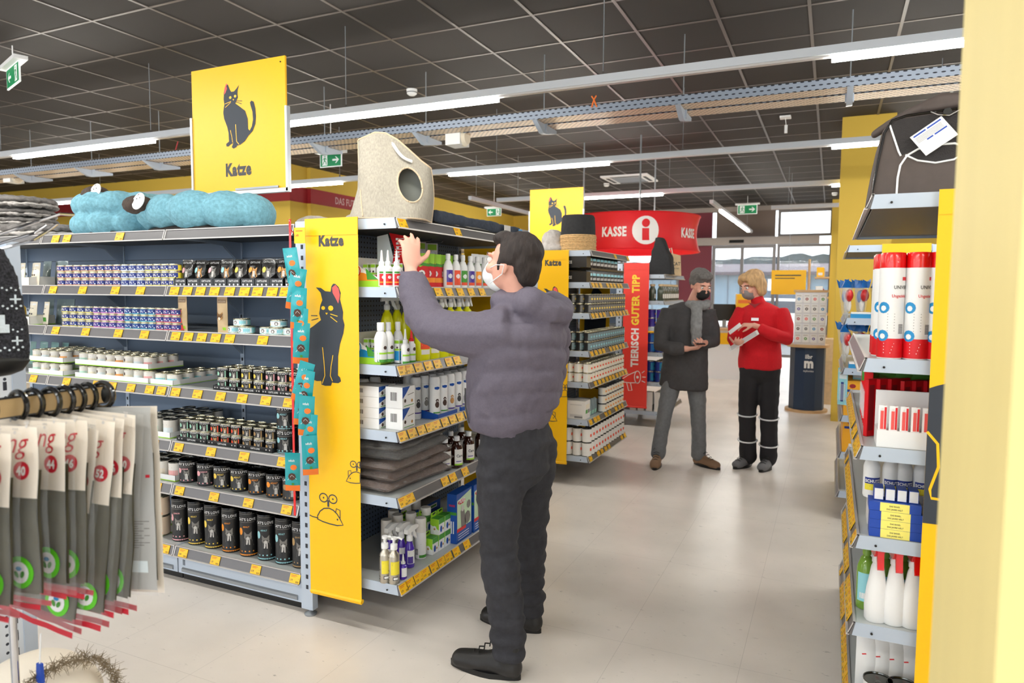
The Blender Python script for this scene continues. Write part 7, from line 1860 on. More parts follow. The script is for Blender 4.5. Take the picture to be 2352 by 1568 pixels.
# two-prong hooks at the top
def hook(pts, lab):
    m = MB(); m.tube(pts, 0.004, 'chrome', 8); tag(m.build('prong_hook'), lab, 'hook', 'chrome prong hooks on the rack')
q = [at(-60, 560, x=-2.0), at(0, 537, x=-1.93), at(138, 491, x=-1.80), at(170, 493, x=-1.79)]
hook([Vector((XB, q[0].y, q[0].z - 0.0))] + q, 'single chrome prong rising over the grey cushions, upper one')
q = [at(-60, 583, x=-2.0), at(0, 559, x=-1.9), at(80, 535, x=-1.8), at(106, 517, x=-1.79), at(130, 515, x=-1.785), at(106, 533, x=-1.79), at(80, 550, x=-1.8), at(0, 573, x=-1.9), at(-60, 597, x=-2.0)]
hook([Vector((XB, q[0].y, q[0].z))] + q + [Vector((XB, q[-1].y, q[-1].z))], 'double chrome prong with bent tip below the single one')
# garment bags
mat('bag_film', (235, 238, 240), 0.06, alpha=0.13, bump=0.8, bscale=16, coat=0.8); mat('bag_paper', (236, 226, 212), 0.5, noise_=0.03, nscale=10); mat('olive', (88, 82, 60), 0.85, noise_=0.08, nscale=30); mat('seal_green', (96, 204, 36), 0.5); mat('dot_red', (196, 24, 46), 0.5); mat('card_grey', (176, 176, 174), 0.5); mat('ring_black', (14, 14, 16), 0.2, coat=0.5)
def garment_bag(num, w_, h, tilt, loc, label, back=False, twist=0.0):
    t = thing('garment_bag', label, 'garment bag', loc, twist, 'hanging garment bags')
    rnd = random.Random(num)
    def surf(x, z, off):   # gentle billow
        f = -z / h
        bulge = 0.016 * sin(pi * min(1, max(0, x / w_ + 0.5))) * sin(pi * min(1, f * 0.95 + 0.03)) + 0.006 * noise.noise(Vector((x * 14, z * 8, num)))
        return (x, -(bulge + off), z)
    def sheet(m, x0, x1, z0, z1, off, mm, nx=10, nz=22):
        vs = []; fs = []
        for j in range(nz + 1):
            for i in range(nx + 1): vs.append(surf(x0 + (x1 - x0) * i / nx, z0 + (z1 - z0) * j / nz, off))
        for j in range(nz):
            for i in range(nx): a_ = j * (nx + 1) + i; fs.append((a_, a_ + 1, a_ + nx + 2, a_ + nx + 1))
        m.add(vs, fs, mm)
    hw = w_ / 2; dk = 0.74 if num < 48 else 0.82
    m = MB(); sheet(m, -hw * 0.93, hw * 0.93, -h * 0.93, -h * 0.3, -0.004, 'olive'); sheet(m, -hw * 0.93, hw * 0.93, -h * 0.93, -h * 0.28, -0.012, 'olive'); m.build('folded_coat', t, smooth=80)
    m = MB(); sheet(m, -hw, hw, -h, -0.02, 0.002, 'bag_film'); m.build('plastic_front', t, smooth=80)
    m = MB(); sheet(m, -hw, hw, -h, -0.02, -0.018, 'bag_film' if not back else 'bag_paper'); m.build('plastic_back', t, smooth=80)
    if back:
        m = MB(); sheet(m, -hw * 0.99, hw * 0.99, -h * 0.97, -0.02, 0.0026, 'card_grey'); a = Art()
        for k in range(12): a.line([(hw * 0.3, -h * (0.62 + k * 0.012)), (hw * (0.9 - 0.1 * (k % 3)), -h * (0.62 + k * 0.012))], 0.0018, 'fur', 1)
        a.rect(hw * 0.35, hw * 0.85, -h * 0.88, -h * 0.82, 'rim_white', 1); a.rect(hw * 0.86, hw * 0.93, -h * 0.4, -h * 0.385, 'dot_red', 1)
        a.put(m, lambda x_, z_, d: surf(x_, z_, 0.0030 + d), 0.0008); m.build('printed_back', t, smooth=80)
        m = MB(); m.tube([(0.03 * cos(2 * pi * k / 20), 0.0, 0.008 + 0.03 * sin(2 * pi * k / 20)) for k in range(20)], 0.0058, 'ring_black', 8, True); m.build('hanger_ring', t)
        t.rotation_euler = (radians(-3), tilt, twist); return t
    m = MB(); sheet(m, -hw * 0.995, hw * 0.995, -h * 0.42, -0.02, 0.0026, 'bag_paper')
    a = Art()
    a.disc(hw * dk, -h * 0.28, 0.0185, 'dot_red', 1, n=28); a.text(str(num), hw * dk, -h * 0.28 - 0.0085, 0.024, 'white', 2, 0.045, 0.8)
    a.text('ung', hw * 0.6, -h * 0.19, 0.062, 'dot_red', 1, -0.004, 0.85, 'c', 0.04, 0.35)
    for (px_, pz_) in ((0.3, -0.075), (0.62, -0.085), (-0.1, -0.06), (0.8, -0.05), (0.1, -0.1)):
        a.disc(hw * px_, h * pz_, 0.004, 'fur_light', 1, n=8)
        for k in range(3): a.disc(hw * px_ + (k - 1) * 0.005, h * pz_ + 0.007, 0.002, 'fur_light', 1, n=6)
    a.put(m, lambda x_, z_, d: surf(x_, z_, 0.0030 + d), 0.0008)
    m.build('header_card', t, smooth=80)
    m = MB(); sheet(m, -hw, hw, -h, -h * 0.972, 0.0035, 'dot_red', 8, 2); sheet(m, -hw, hw, -h, -h * 0.972, -0.019, 'dot_red', 8, 2); m.build('bottom_seam', t)
    m = MB(); a = Art(); a.disc(hw * 0.68, -h + 0.072, 0.033, 'seal_green', 1, n=28); a.disc(hw * 0.68, -h + 0.072, 0.0225, 'white', 2, n=24)
    for k in range(3): a.disc(hw * 0.68 + 0.008 * cos(k * 2.1 + 1.6), -h + 0.072 + 0.008 * sin(k * 2.1 + 1.6), 0.008, 'green' if k else 'sky_blue', 3, 0.005, 10, k * 2.1)
    a.put(m, lambda x_, z_, d: surf(x_, z_, 0.0026 + d), 0.0008); m.build('seal_sticker', t, smooth=80)
    m = MB(); R_ = 0.030; cz = 0.008
    m.tube([(0, R_ * 1.0 * cos(2 * pi * k / 20) * 0.3, cz + R_ * sin(2 * pi * k / 20)) if False else (R_ * cos(2 * pi * k / 20), 0.0, cz + R_ * sin(2 * pi * k / 20)) for k in range(20)], 0.0058, 'ring_black', 8, True)
    m.box(-0.012, 0.012, -0.003, 0.003, -0.04, -0.018, 'ring_black'); m.build('hanger_ring', t)
    t.rotation_euler = (radians(-3), tilt, twist)
    return t
# (size, y on the rail, height, lean, twist)
B = [(28, 0.50, 0.34, 0.0, 8), (30, 0.58, 0.35, 0.0, 12), (32, 0.65, 0.36, 0.03, 6), (34, 0.72, 0.38, -0.02, 10), (36, 0.775, 0.385, 0.0, 8), (40, 0.835, 0.385, -0.03, 4), (44, 0.895, 0.385, -0.03, 2), (46, 0.925, 0.40, 0.0, 8), (48, 0.955, 0.49, 0.16, 6), (52, 0.985, 0.49, 0.08, 8), (56, 1.012, 0.47, 0.06, 6), (60, 1.04, 0.475, 0.03, 5)]
for num, y, h, tl, tw in B:
    garment_bag(num, 0.31, h, tl, (XRL + (0.0 if num < 48 else 0.01), y, 1.288), 'clear garment bag with red size disc %d on the chrome rail' % num, twist=radians(tw))
garment_bag(64, 0.27, 0.46, -0.05, (XRL + 0.02, 1.072, 1.288), 'rearmost garment bag showing only its grey printed back edge', True, radians(12))
# knitted dog sweater
mat('knit', (44, 44, 50), 0.95, noise_=0.9, nscale=190, bump=1, bscale=200); mat('knit_white', (210, 220, 226), 0.9, bump=0.6, bscale=150)
t = thing('dog_sweater', 'black and white knitted dog sweater hanging at the left edge', 'dog sweater', (-1.85, 0.955, 1.655), pi / 2 - 0.55)
m = MB(); loft(m, [(0, 0, -0.02), (0, 0, -0.07), (0, 0, -0.16), (0, 0, -0.25), (0, 0, -0.285)], [(0.075, 0.022), (0.095, 0.026), (0.11, 0.028), (0.118, 0.03), (0.112, 0.028)], 'knit', 20, (1, 0, 0))
fuse(m, 'knitted_body', 'knit', 0.008, 2, t)
m = MB(); a = Art()
for j, zz in enumerate((-0.135, -0.235)):
    for k in range(5): a.line([(-0.09 + k * 0.045 - 0.011, zz), (-0.09 + k * 0.045 + 0.011, zz)], 0.004, 'knit_white', 1); a.line([(-0.09 + k * 0.045, zz - 0.011), (-0.09 + k * 0.045, zz + 0.011)], 0.004, 'knit_white', 1)
    for k in range(24): a.disc(-0.1 + k * 0.0087, zz - 0.022 + 0.006 * (k % 2), 0.0028, 'knit_white', 1, n=6); a.disc(-0.1 + k * 0.0087, zz + 0.022 + 0.005 * (k % 2), 0.0024, 'knit_white', 1, n=6)
a.rect(0.03, 0.068, -0.215, -0.172, 'knit_white', 1); a.rect(0.058, 0.076, -0.215, -0.195, 'knit_white', 1)
a.put(m, lambda x_, z_, d: (x_, -0.0315 - d + 0.02 * abs(x_ / 0.12) ** 2.5 * 1.0, z_), 0.0006); m.build('knit_pattern', t)
m = MB(); m.tube([(0.028 * cos(2 * pi * k / 18), 0, 0.008 + 0.028 * sin(2 * pi * k / 18)) for k in range(18)], 0.006, 'ring_black', 8, True); m.build('hanger_ring', t)
m = MB(); loft(m, [(0, 0, -0.285), (0, 0, -0.30)], [(0.114, 0.031), (0.104, 0.027)], 'black', 18, (1, 0, 0)); m.build('hem_band', t)
# plush basket at the bottom, chrome post
mat('fur_rim', (140, 124, 100), 1.0, noise_=0.3, nscale=60, bump=1, bscale=60)
pF = at(165, 1590, x=-1.87)
t = thing('plush_basket', 'cream plush pet basket with a shaggy brown rim at the lower left', 'pet bed', (-1.93, 1.10, 0.30))
m = MB(); m.ball((0, 0, 0.10), (0.17, 0.17, 0.155), 'cream_felt', 24, 14); fuse(m, 'plush_shell', 'cream_felt', 0.012, 2, t, lambda c: 0.004 * noise.noise(c * 20))
m = MB(); rnd = random.Random(3)
rp = [(0.165 * cos(-0.5 + 3.2 * k / 30), 0.165 * sin(-0.5 + 3.2 * k / 30), 0.10) for k in range(31)]
Mr = Matrix.Rotation(radians(-25), 3, 'Z')
arc = [Vector((0.02 + 0.005 * cos(k), 0.0, 0)) for k in range(1)]
ring = []
for k in range(40):
    a_ = pi * 2 * k / 40
    ring.append(Vector((0.11 + 0.0 * a_, 0.165 * cos(a_), 0.10 + 0.155 * sin(a_))))
for p in ring:
    for q_ in range(46):
        d_ = Vector((rnd.uniform(-0.6, 1), rnd.uniform(-1, 1), rnd.uniform(-1, 1))).normalized() * rnd.uniform(0.015, 0.032)
        s_ = p + Vector((rnd.uniform(-.01, .01), rnd.uniform(-.01, .01), rnd.uniform(-.01, .01)))
        m.tube([s_, s_ + d_], [0.0011, 0.0004], 'fur_rim', 3, caps=False)
m.build('shaggy_rim', t)
m = MB(); m.box(-0.2, 0.2, -0.3, 0.12, -0.03, 0.0, 'shelf_top'); 
o = tag(m.build('rack_board', None, (-1.95, 1.10, 0.265)), 'grey board under the cream plush basket', 'shelf board')
m = MB(); m.box(XB, -2.14, 0.8, 0.82, 0.2, 0.235, 'metal_light'); m.build('board_bracket', t if False else o, (1.95, -1.10, -0.265))
m = MB(); pa = at(96, 1460, x=-1.75); m.tube([(0, 0, 0), (0, 0, 0.80)], 0.009, 'chrome', 12); m.lathe([(0, 0), (0.05, 0), (0.05, 0.01), (0, 0.01)], 20, 'chrome')
tag(m.build('chrome_post', None, (-1.83, 1.005, 0.0)), 'slim chrome post under the garment bags', 'post')
m = MB(); m.prism([(-0.012, 0), (0.012, 0), (0.008, 0.05), (-0.008, 0.05)], 'y', -0.004, 0.004, 'band_blue'); m.tube([(0, 0, 0.05), (0.01, 0, 0.13)], 0.002, 'white')
p_ = at(92, 1540, x=-1.80); tag(m.build('blue_tag', None, (-1.80, p_.y, p_.z - 0.03)), 'small blue tag hanging beside the chrome post', 'tag')

# ------------------------------------------------------------------ kiosk with product cards, checkout area
mat('navy', (38, 56, 82), 0.45); mat('wood', (206, 170, 126), 0.6, noise_=0.12, nscale=12, stretch=(1, 1, 6)); mat('clear_card', (226, 226, 230), 0.3)
kx, ky = -0.255, 9.80
t = thing('navy_kiosk', 'navy blue display stand with white logo and a rack of small cards', 'display stand', (kx, ky, 0))
m = MB(); m.lathe([(0, 0), (0.26, 0), (0.26, 0.03), (0, 0.03)], 36, 'wood'); m.build('foot_plate', t)
m = MB(); m.lathe([(0, 0.031), (0.215, 0.031), (0.215, 0.84), (0, 0.84)], 10, 'navy', M=Matrix.Rotation(radians(10), 4, 'Z')); m.build('cabinet', t, smooth=20)
m = MB(); a = Art(); a.text('ilbr', 0, 0.70, 0.075, 'white', 1, 0.03, 0.8); a.text('m', 0, 0.585, 0.17, 'white', 1, 0.05, 0.85); a.text('mybonito', 0, 0.53, 0.035, 'white', 1, 0.01, 0.9); a.put(m, on_front(0.02, 0, -0.214), 0.002); o = m.build('logo', t)
m = MB(); m.lathe([(0, 0.84), (0.26, 0.84), (0.26, 0.87), (0, 0.87)], 36, 'wood'); m.build('counter_top', t)
m = MB(); m.box(-0.17, 0.20, -0.13, 0.13, 0.872, 1.545, 'clear_card'); m.build('card_rack', t)
m = MB(); m.box(-0.19, 0.22, -0.15, 0.15, 1.545, 1.575, 'wood'); m.build('rack_top', t)
for j in range(5):
    for i in range(4):
        m = MB(); x = -0.125 + i * 0.094; z_ = 0.90 + j * 0.127
        m.box(x - 0.036, x + 0.036, -0.145, -0.135, z_, z_ + 0.11, 'white'); c = ('cat_pink', 'sky_blue', 'brown', 'green', 'dark_red', 'ink_grey', 'purple')[(i * 3 + j * 2) % 7]
        a = Art(); a.disc(x, z_ + 0.05, 0.019, c, 1, n=12); a.disc(x, z_ + 0.05, 0.008, 'white', 2, n=8); a.rect(x - 0.028, x + 0.028, z_ + 0.085, z_ + 0.1, 'fur_light', 1); a.put(m, on_front(0, 0, -0.145), 0.001)
        tag(m.build('product_card', None, (kx, ky, 0)), 'small card with a coloured charm on the navy stand, row %s, %s from the left' % (ORD[4 - j], ORD[i]), 'product card', 'charm cards on the navy stand')
m = MB(); m.tube([(-0.02, 0.0, 1.575), (-0.02, 0.0, 1.97)], 0.016, 'wood', 10); m.build('wooden_rod', t)
# wooden hanging display at the far pillar
t = thing('wall_display', 'wooden display rack with boards and goods in front of the far yellow pillar', 'display rack', (-0.06, 11.5, 0))
m = MB(); m.box(0.02, 0.06, -0.2, 0.4, 0, 2.1, 'yel_wall'); m.build('side_panel', t)
for z_ in (0.45, 0.85, 1.2, 1.45, 1.75):
    m = MB(); m.box(-0.18, 0.02, -0.2, 0.4, z_, z_ + 0.025, 'wood'); m.build('board', t)
rr = random.Random(8)
for k in range(14):
    z_ = (0.475, 0.875, 1.225, 1.475, 1.775)[k % 5]; c = ('kraft', 'cat_pink', 'black', 'white', 'yellow', 'brown')[k % 6]
    m = MB(); m.box(-0.05, 0.05, -0.04, 0.04, 0, 0.1 + 0.06 * rr.random(), c); m.box(-0.03, 0.03, -0.0415, -0.04, 0.02, 0.06, 'white')
    tag(m.build('gift_box', None, (-0.18 + rr.random() * 0.03, 11.36 + 0.15 * (k // 5), z_ + 0.0005)), 'small %s box on the wooden rack by the far pillar, board %s' % ({'kraft': 'brown', 'cat_pink': 'pink', 'black': 'black', 'white': 'white', 'yellow': 'yellow', 'brown': 'dark brown'}[c], ORD[k % 5]), 'box', 'boxes on the wooden rack')
m = MB(); m.box(-0.1, 0.1, -0.15, 0.15, 0, 0.3, 'kraft'); m.box(-0.102, -0.1, -0.1, 0.1, 0.1, 0.25, 'yellow')
for k in range(3): put('crate', lambda: m.build('cardboard_crate'), 'brown cardboard crate stacked right of the navy stand, %s from the floor' % ORD[k], 'crate', (0.02 - 0.02 * k, 10.6, k * 0.302), 0.15 * k, 'brown cardboard crates')
# checkout
mat('counter_white', (226, 226, 228), 0.4)
t = thing('checkout_counter', 'long pale checkout counter with yellow trim near the entrance', 'checkout counter', (-2.0, 13.0, 0))
m = MB(); m.box(-1.5, 1.05, -0.35, 0.35, 0.0, 0.86, 'counter_white'); m.build('counter_body', t)
m = MB(); m.box(-1.55, 1.1, -0.4, 0.4, 0.86, 0.9, 'wood'); m.build('counter_top', t)
m = MB(); m.box(-1.45, 1.0, -0.36, -0.352, 0.62, 0.82, 'banner_yellow'); m.build('yellow_panel', t)
t = thing('till_monitor', 'dark flat till screen on the checkout counter', 'screen', (-1.75, 13.0, 0.9), 0.3)
m = MB(); m.box(-0.2, 0.2, -0.02, 0.02, 0.12, 0.42, 'black'); m.build('screen', t)
m = MB(); m.box(-0.03, 0.03, -0.02, 0.02, 0.01, 0.14, 'metal_grey'); m.box(-0.1, 0.1, -0.08, 0.08, 0, 0.012, 'metal_grey'); m.build('foot', t)
m = MB(); m.box(-0.25, 0.25, -0.15, 0.15, 0, 0.32, 'cream'); m.box(-0.2, 0.2, -0.152, -0.15, 0.1, 0.25, 'counter_white'); tag(m.build('till_box', None, (-2.15, 13.05, 0.9)), 'cream box standing on the checkout counter between the two people', 'box')
m = MB(); m.box(-0.28, 0.28, -0.01, 0.01, 0, 0.42, 'banner_yellow'); a = Art(); a.line([(-0.22, 0.33), (0.2, 0.33)], 0.02, 'ink_grey', 1); a.line([(-0.22, 0.28), (0.1, 0.28)], 0.015, 'ink_grey', 1); a.put(m, on_front(0, 0, -0.01), 0.002)
p_ = at(1810, 676, y=13.0); tag(m.build('notice_board', None, (p_.x, 13.0, p_.z)), 'yellow notice sign hanging left of the wooden rod', 'notice')
m = MB(); m.tube([(0.0, 0, 0.42), (0.0, 0, CZ - p_.z)], 0.004, 'metal_grey', 6); o = m.build('suspension_wire', None, (p_.x, 13.0, p_.z)); tag(o, 'thin wire holding the yellow notice sign', 'wire')
m = MB(); m.box(-0.22, 0.22, -0.15, 0.15, 0, 0.2, 'yellow'); m.box(-0.2, 0.2, -0.152, -0.15, 0.04, 0.1, 'orange')
for i in range(3): put('yb', lambda: m.build('promotion_box'), 'yellow promotion box on the checkout counter behind the red jacket, %s from the left' % ORD[i], 'box', (-1.3 + i * 0.12, 12.9 + 0.0, 0.9 + 0.2 * i) if False else (-1.32, 12.9, 0.9 + 0.201 * i), 0.1 * i, 'yellow promotion boxes')
t = thing('shopping_car', 'white car parked outside behind the glass doors', 'car', (-1.6, 24.0, -0.11), 0.1)
m = MB(); m.prism([(-2.0, 0.25), (2.0, 0.25), (2.1, 0.7), (1.9, 0.9), (1.2, 1.0), (0.6, 1.42), (-0.9, 1.45), (-1.6, 1.0), (-2.05, 0.85)], 'y', -0.85, 0.85, 'white'); m.build('car_body', t)
m = MB(); m.prism([(1.05, 1.0), (0.55, 1.36), (-0.85, 1.38), (-1.4, 1.0)], 'y', -0.86, -0.851, 'navy'); m.build('side_window', t)
for x in (-1.3, 1.3):
    m = MB(); m.lathe([(0, -0.1), (0.32, -0.1), (0.32, 0.1), (0, 0.1)], 20, 'black', M=Matrix.Translation((x, -0.8, 0.32)) @ Matrix.Rotation(pi / 2, 4, 'X')); m.build('wheel', t)
# ------------------------------------------------------------------ people
mat('skin', (226, 168, 148), 0.55, noise_=0.04, nscale=20); mat('hair_dark', (44, 36, 34), 0.8, noise_=0.3, nscale=60, bump=0.8, bscale=70, stretch=(1, 1, 0.3)); mat('hair_grey', (104, 100, 98), 0.85, noise_=0.25, nscale=60, bump=0.6, bscale=70)
mat('hair_blond', (196, 158, 112), 0.75, noise_=0.25, nscale=50, bump=0.7, bscale=60, stretch=(1, 1, 0.25)); mat('jacket_grey', (98, 92, 106), 0.8, noise_=0.07, nscale=120, bump=0.12, bscale=220); mat('jeans_black', (44, 44, 50), 0.85, noise_=0.2, nscale=40, bump=0.15, bscale=120)
mat('leather_black', (30, 28, 28), 0.45, bump=0.1, bscale=60); mat('coat_dark', (70, 68, 70), 0.9, noise_=0.08, nscale=40); mat('jeans_grey', (116, 118, 122), 0.85, noise_=0.1, nscale=40); mat('boot_tan', (140, 110, 84), 0.7); mat('scarf_grey', (138, 138, 140), 0.95, noise_=0.15, nscale=40)
mat('fleece_red', (212, 16, 32), 0.85, noise_=0.05, nscale=80); mat('trousers_black', (36, 34, 38), 0.85); mat('mask_black', (32, 32, 34), 0.8); mat('mask_white', (236, 238, 240), 0.8); mat('mask_grey', (140, 132, 132), 0.8); mat('reflective', (236, 238, 242), 0.3, 0.3); mat('shoe_grey', (120, 120, 124), 0.7); mat('lip', (176, 96, 90), 0.5); mat('eye_white', (236, 232, 228), 0.3); mat('jersey', (110, 110, 114), 0.9)

def head_into(m, c, facing, tilt, s_=1.0, m_='skin'):
    """skull, jaw, nose, ears around head centre c (ear height); facing = yaw angle of the gaze; tilt = nod down"""
    R_ = Matrix.Rotation(facing, 3, 'Z') @ Matrix.Rotation(tilt, 3, 'X')     # local -y is forward
    def W(p): return c + R_ @ (Vector(p) * s_)
    def B(p, r, k=1.0): m.ball(W(p), tuple(q * s_ for q in r), m_, 18, 12, R_)
    B((0, 0.018, 0.035), (0.074, 0.094, 0.088)); B((0, -0.015, -0.02), (0.062, 0.078, 0.082)); B((0, -0.040, -0.062), (0.046, 0.048, 0.040)); B((0, -0.065, -0.088), (0.022, 0.020, 0.018))
    B((0, -0.085, 0.0), (0.028, 0.020, 0.05)); B((0, -0.104, -0.020), (0.014, 0.018, 0.014)); B((0, -0.098, 0.0), (0.009, 0.014, 0.026))
    for s in (-1, 1):
        B((s * 0.074, 0.010, -0.008), (0.010, 0.018, 0.030)); B((s * 0.04, -0.070, -0.020), (0.024, 0.020, 0.022)); B((s * 0.032, -0.084, 0.034), (0.022, 0.012, 0.008))
        B((s * 0.012, -0.103, -0.026), (0.008, 0.009, 0.007))
    B((0, -0.088, -0.050), (0.022, 0.014, 0.006)); B((0, -0.086, -0.062), (0.019, 0.013, 0.006))
    return W, R_
def face_bits(t, W, R_, s_=1.0):
    for s in (-1, 1):
        e = MB(); e.ball(W((s * 0.031, -0.084, 0.014)), 0.0115 * s_, 'eye_white', 12, 8); e.ball(W((s * 0.031, -0.0935, 0.013)), (0.0052 * s_,) * 3, 'brown', 10, 6); e.build('eye', t)
        e = MB(); e.tube([W((s * 0.014, -0.098, 0.034)), W((s * 0.034, -0.096, 0.040)), W((s * 0.052, -0.082, 0.034))], [0.003, 0.0038, 0.002], 'hair_dark', 6); e.build('eyebrow', t)
def hand(m, wrist, fdir, palm_n, thumb_side, s_=1.0, curl=(0.3, 0.35, 0.4, 0.45), m_='skin', spread=0.12):
    """palm and five unequal fingers; fdir = where the fingers point, palm_n = palm normal, thumb_side = +1/-1"""
    f = Vector(fdir).normalized(); n_ = Vector(palm_n); n_ = (n_ - f * n_.dot(f)).normalized(); sd = f.cross(n_) * thumb_side
    w = Vector(wrist)
    loft(m, [w, w + f * 0.03 * s_, w + f * 0.06 * s_, w + f * 0.088 * s_], [(0.027 * s_, 0.019 * s_), (0.036 * s_, 0.017 * s_), (0.041 * s_, 0.015 * s_), (0.039 * s_, 0.012 * s_)], m_, 12, sd)
    L = (0.068, 0.078, 0.072, 0.056)
    for i in range(4):
        off = (0.030 - i * 0.020) * s_
        k0 = w + f * (0.086 - 0.004 * abs(i - 1.2)) * s_ + sd * off
        d = (f + sd * spread * (1.2 - i) * 0.9).normalized()
        pts = [k0]; ang = 0
        for q in range(3):
            ang += curl[i]
            dd = (d * cos(ang) + n_ * sin(ang)).normalized()
            pts.append(pts[-1] + dd * L[i] * (0.45, 0.32, 0.25)[q] * s_)
        loft(m, pts, [0.0098 * s_, 0.0092 * s_, 0.0084 * s_, 0.0072 * s_], m_, 10)
    t0 = w + f * 0.022 * s_ + sd * 0.026 * s_
    d = (f * 0.62 + sd * 0.72 + n_ * 0.25).normalized()
    loft(m, [t0, t0 + d * 0.036 * s_, t0 + d * 0.062 * s_ + n_ * 0.004, t0 + (d * 0.084 + f * 0.014 + n_ * 0.012) * s_], [0.0145 * s_, 0.0118 * s_, 0.0104 * s_, 0.0086 * s_], m_, 10)
def shoe(name, parent, heel, toe_dir, L, m_, h=0.085, sole='black', laces=True, boot=0.0):
    d = Vector((toe_dir[0], toe_dir[1], 0)).normalized(); sd = Vector((-d.y, d.x, 0)); hl = Vector(heel)
    m = MB()
    loft(m, [hl + d * 0.035 + Vector((0, 0, 0.045)), hl + d * L * 0.4 + Vector((0, 0, 0.045)), hl + d * L * 0.68 + Vector((0, 0, 0.038)), hl + d * (L - 0.045) + Vector((0, 0, 0.034))], [(0.040, 0.046), (0.042, 0.046), (0.050, 0.042), (0.045, 0.036)], m_, 14, sd)
    loft(m, [hl + d * 0.05 + Vector((0, 0, 0.06)), hl + d * 0.055 + Vector((0, 0, 0.11 + boot))], [(0.038, 0.05), (0.040, 0.050)], m_, 14, sd)
    loft(m, [hl + d * 0.08 + Vector((0, 0, 0.085)), hl + d * L * 0.5 + Vector((0, 0, 0.062))], [(0.034, 0.03), (0.034, 0.022)], m_, 12, sd)
    o = fuse(m, name, m_, 0.008, 2, parent)
    for v in o.data.vertices: v.co.z = max(v.co.z, 0.012)
    m = MB(); pts = []
    for k in range(24):
        a = 2 * pi * k / 24; u = 0.5 - 0.5 * cos(a); wv = 0.040 + 0.008 * sin(pi * min(1, u * 1.2)) - (0.006 if u < 0.3 else 0)
        p = hl + d * (L * u) + sd * (wv * sin(a)); pts.append((p.x, p.y))
    m.prism(pts, 'z', 0.0, 0.022, sole); m.build('sole', o)
    if laces:
        m = MB()
        for k in range(5):
            q = 0.10 + 0.025 * k; zz = 0.128 - 0.012 * k + boot * (0.9 - 0.2 * k)
            m.tube([hl + d * q + sd * 0.026 + Vector((0, 0, zz - 0.012)), hl + d * (q + 0.008) + Vector((0, 0, zz)), hl + d * q - sd * 0.026 + Vector((0, 0, zz - 0.012))], 0.0028, 'black', 5)
        p = hl + d * 0.105 + Vector((0, 0, 0.13 + boot * 0.9)); m.tube([p, p + sd * 0.02 + Vector((0, 0, 0.006)), p + sd * 0.03 + Vector((0, 0, -0.008))], 0.002, 'black', 5); m.tube([p, p - sd * 0.02 + Vector((0, 0, 0.007)), p - sd * 0.032 + Vector((0, 0, -0.006))], 0.002, 'black', 5)
        m.build('laces', o)
    return o
def V(*a): return Vector(a)

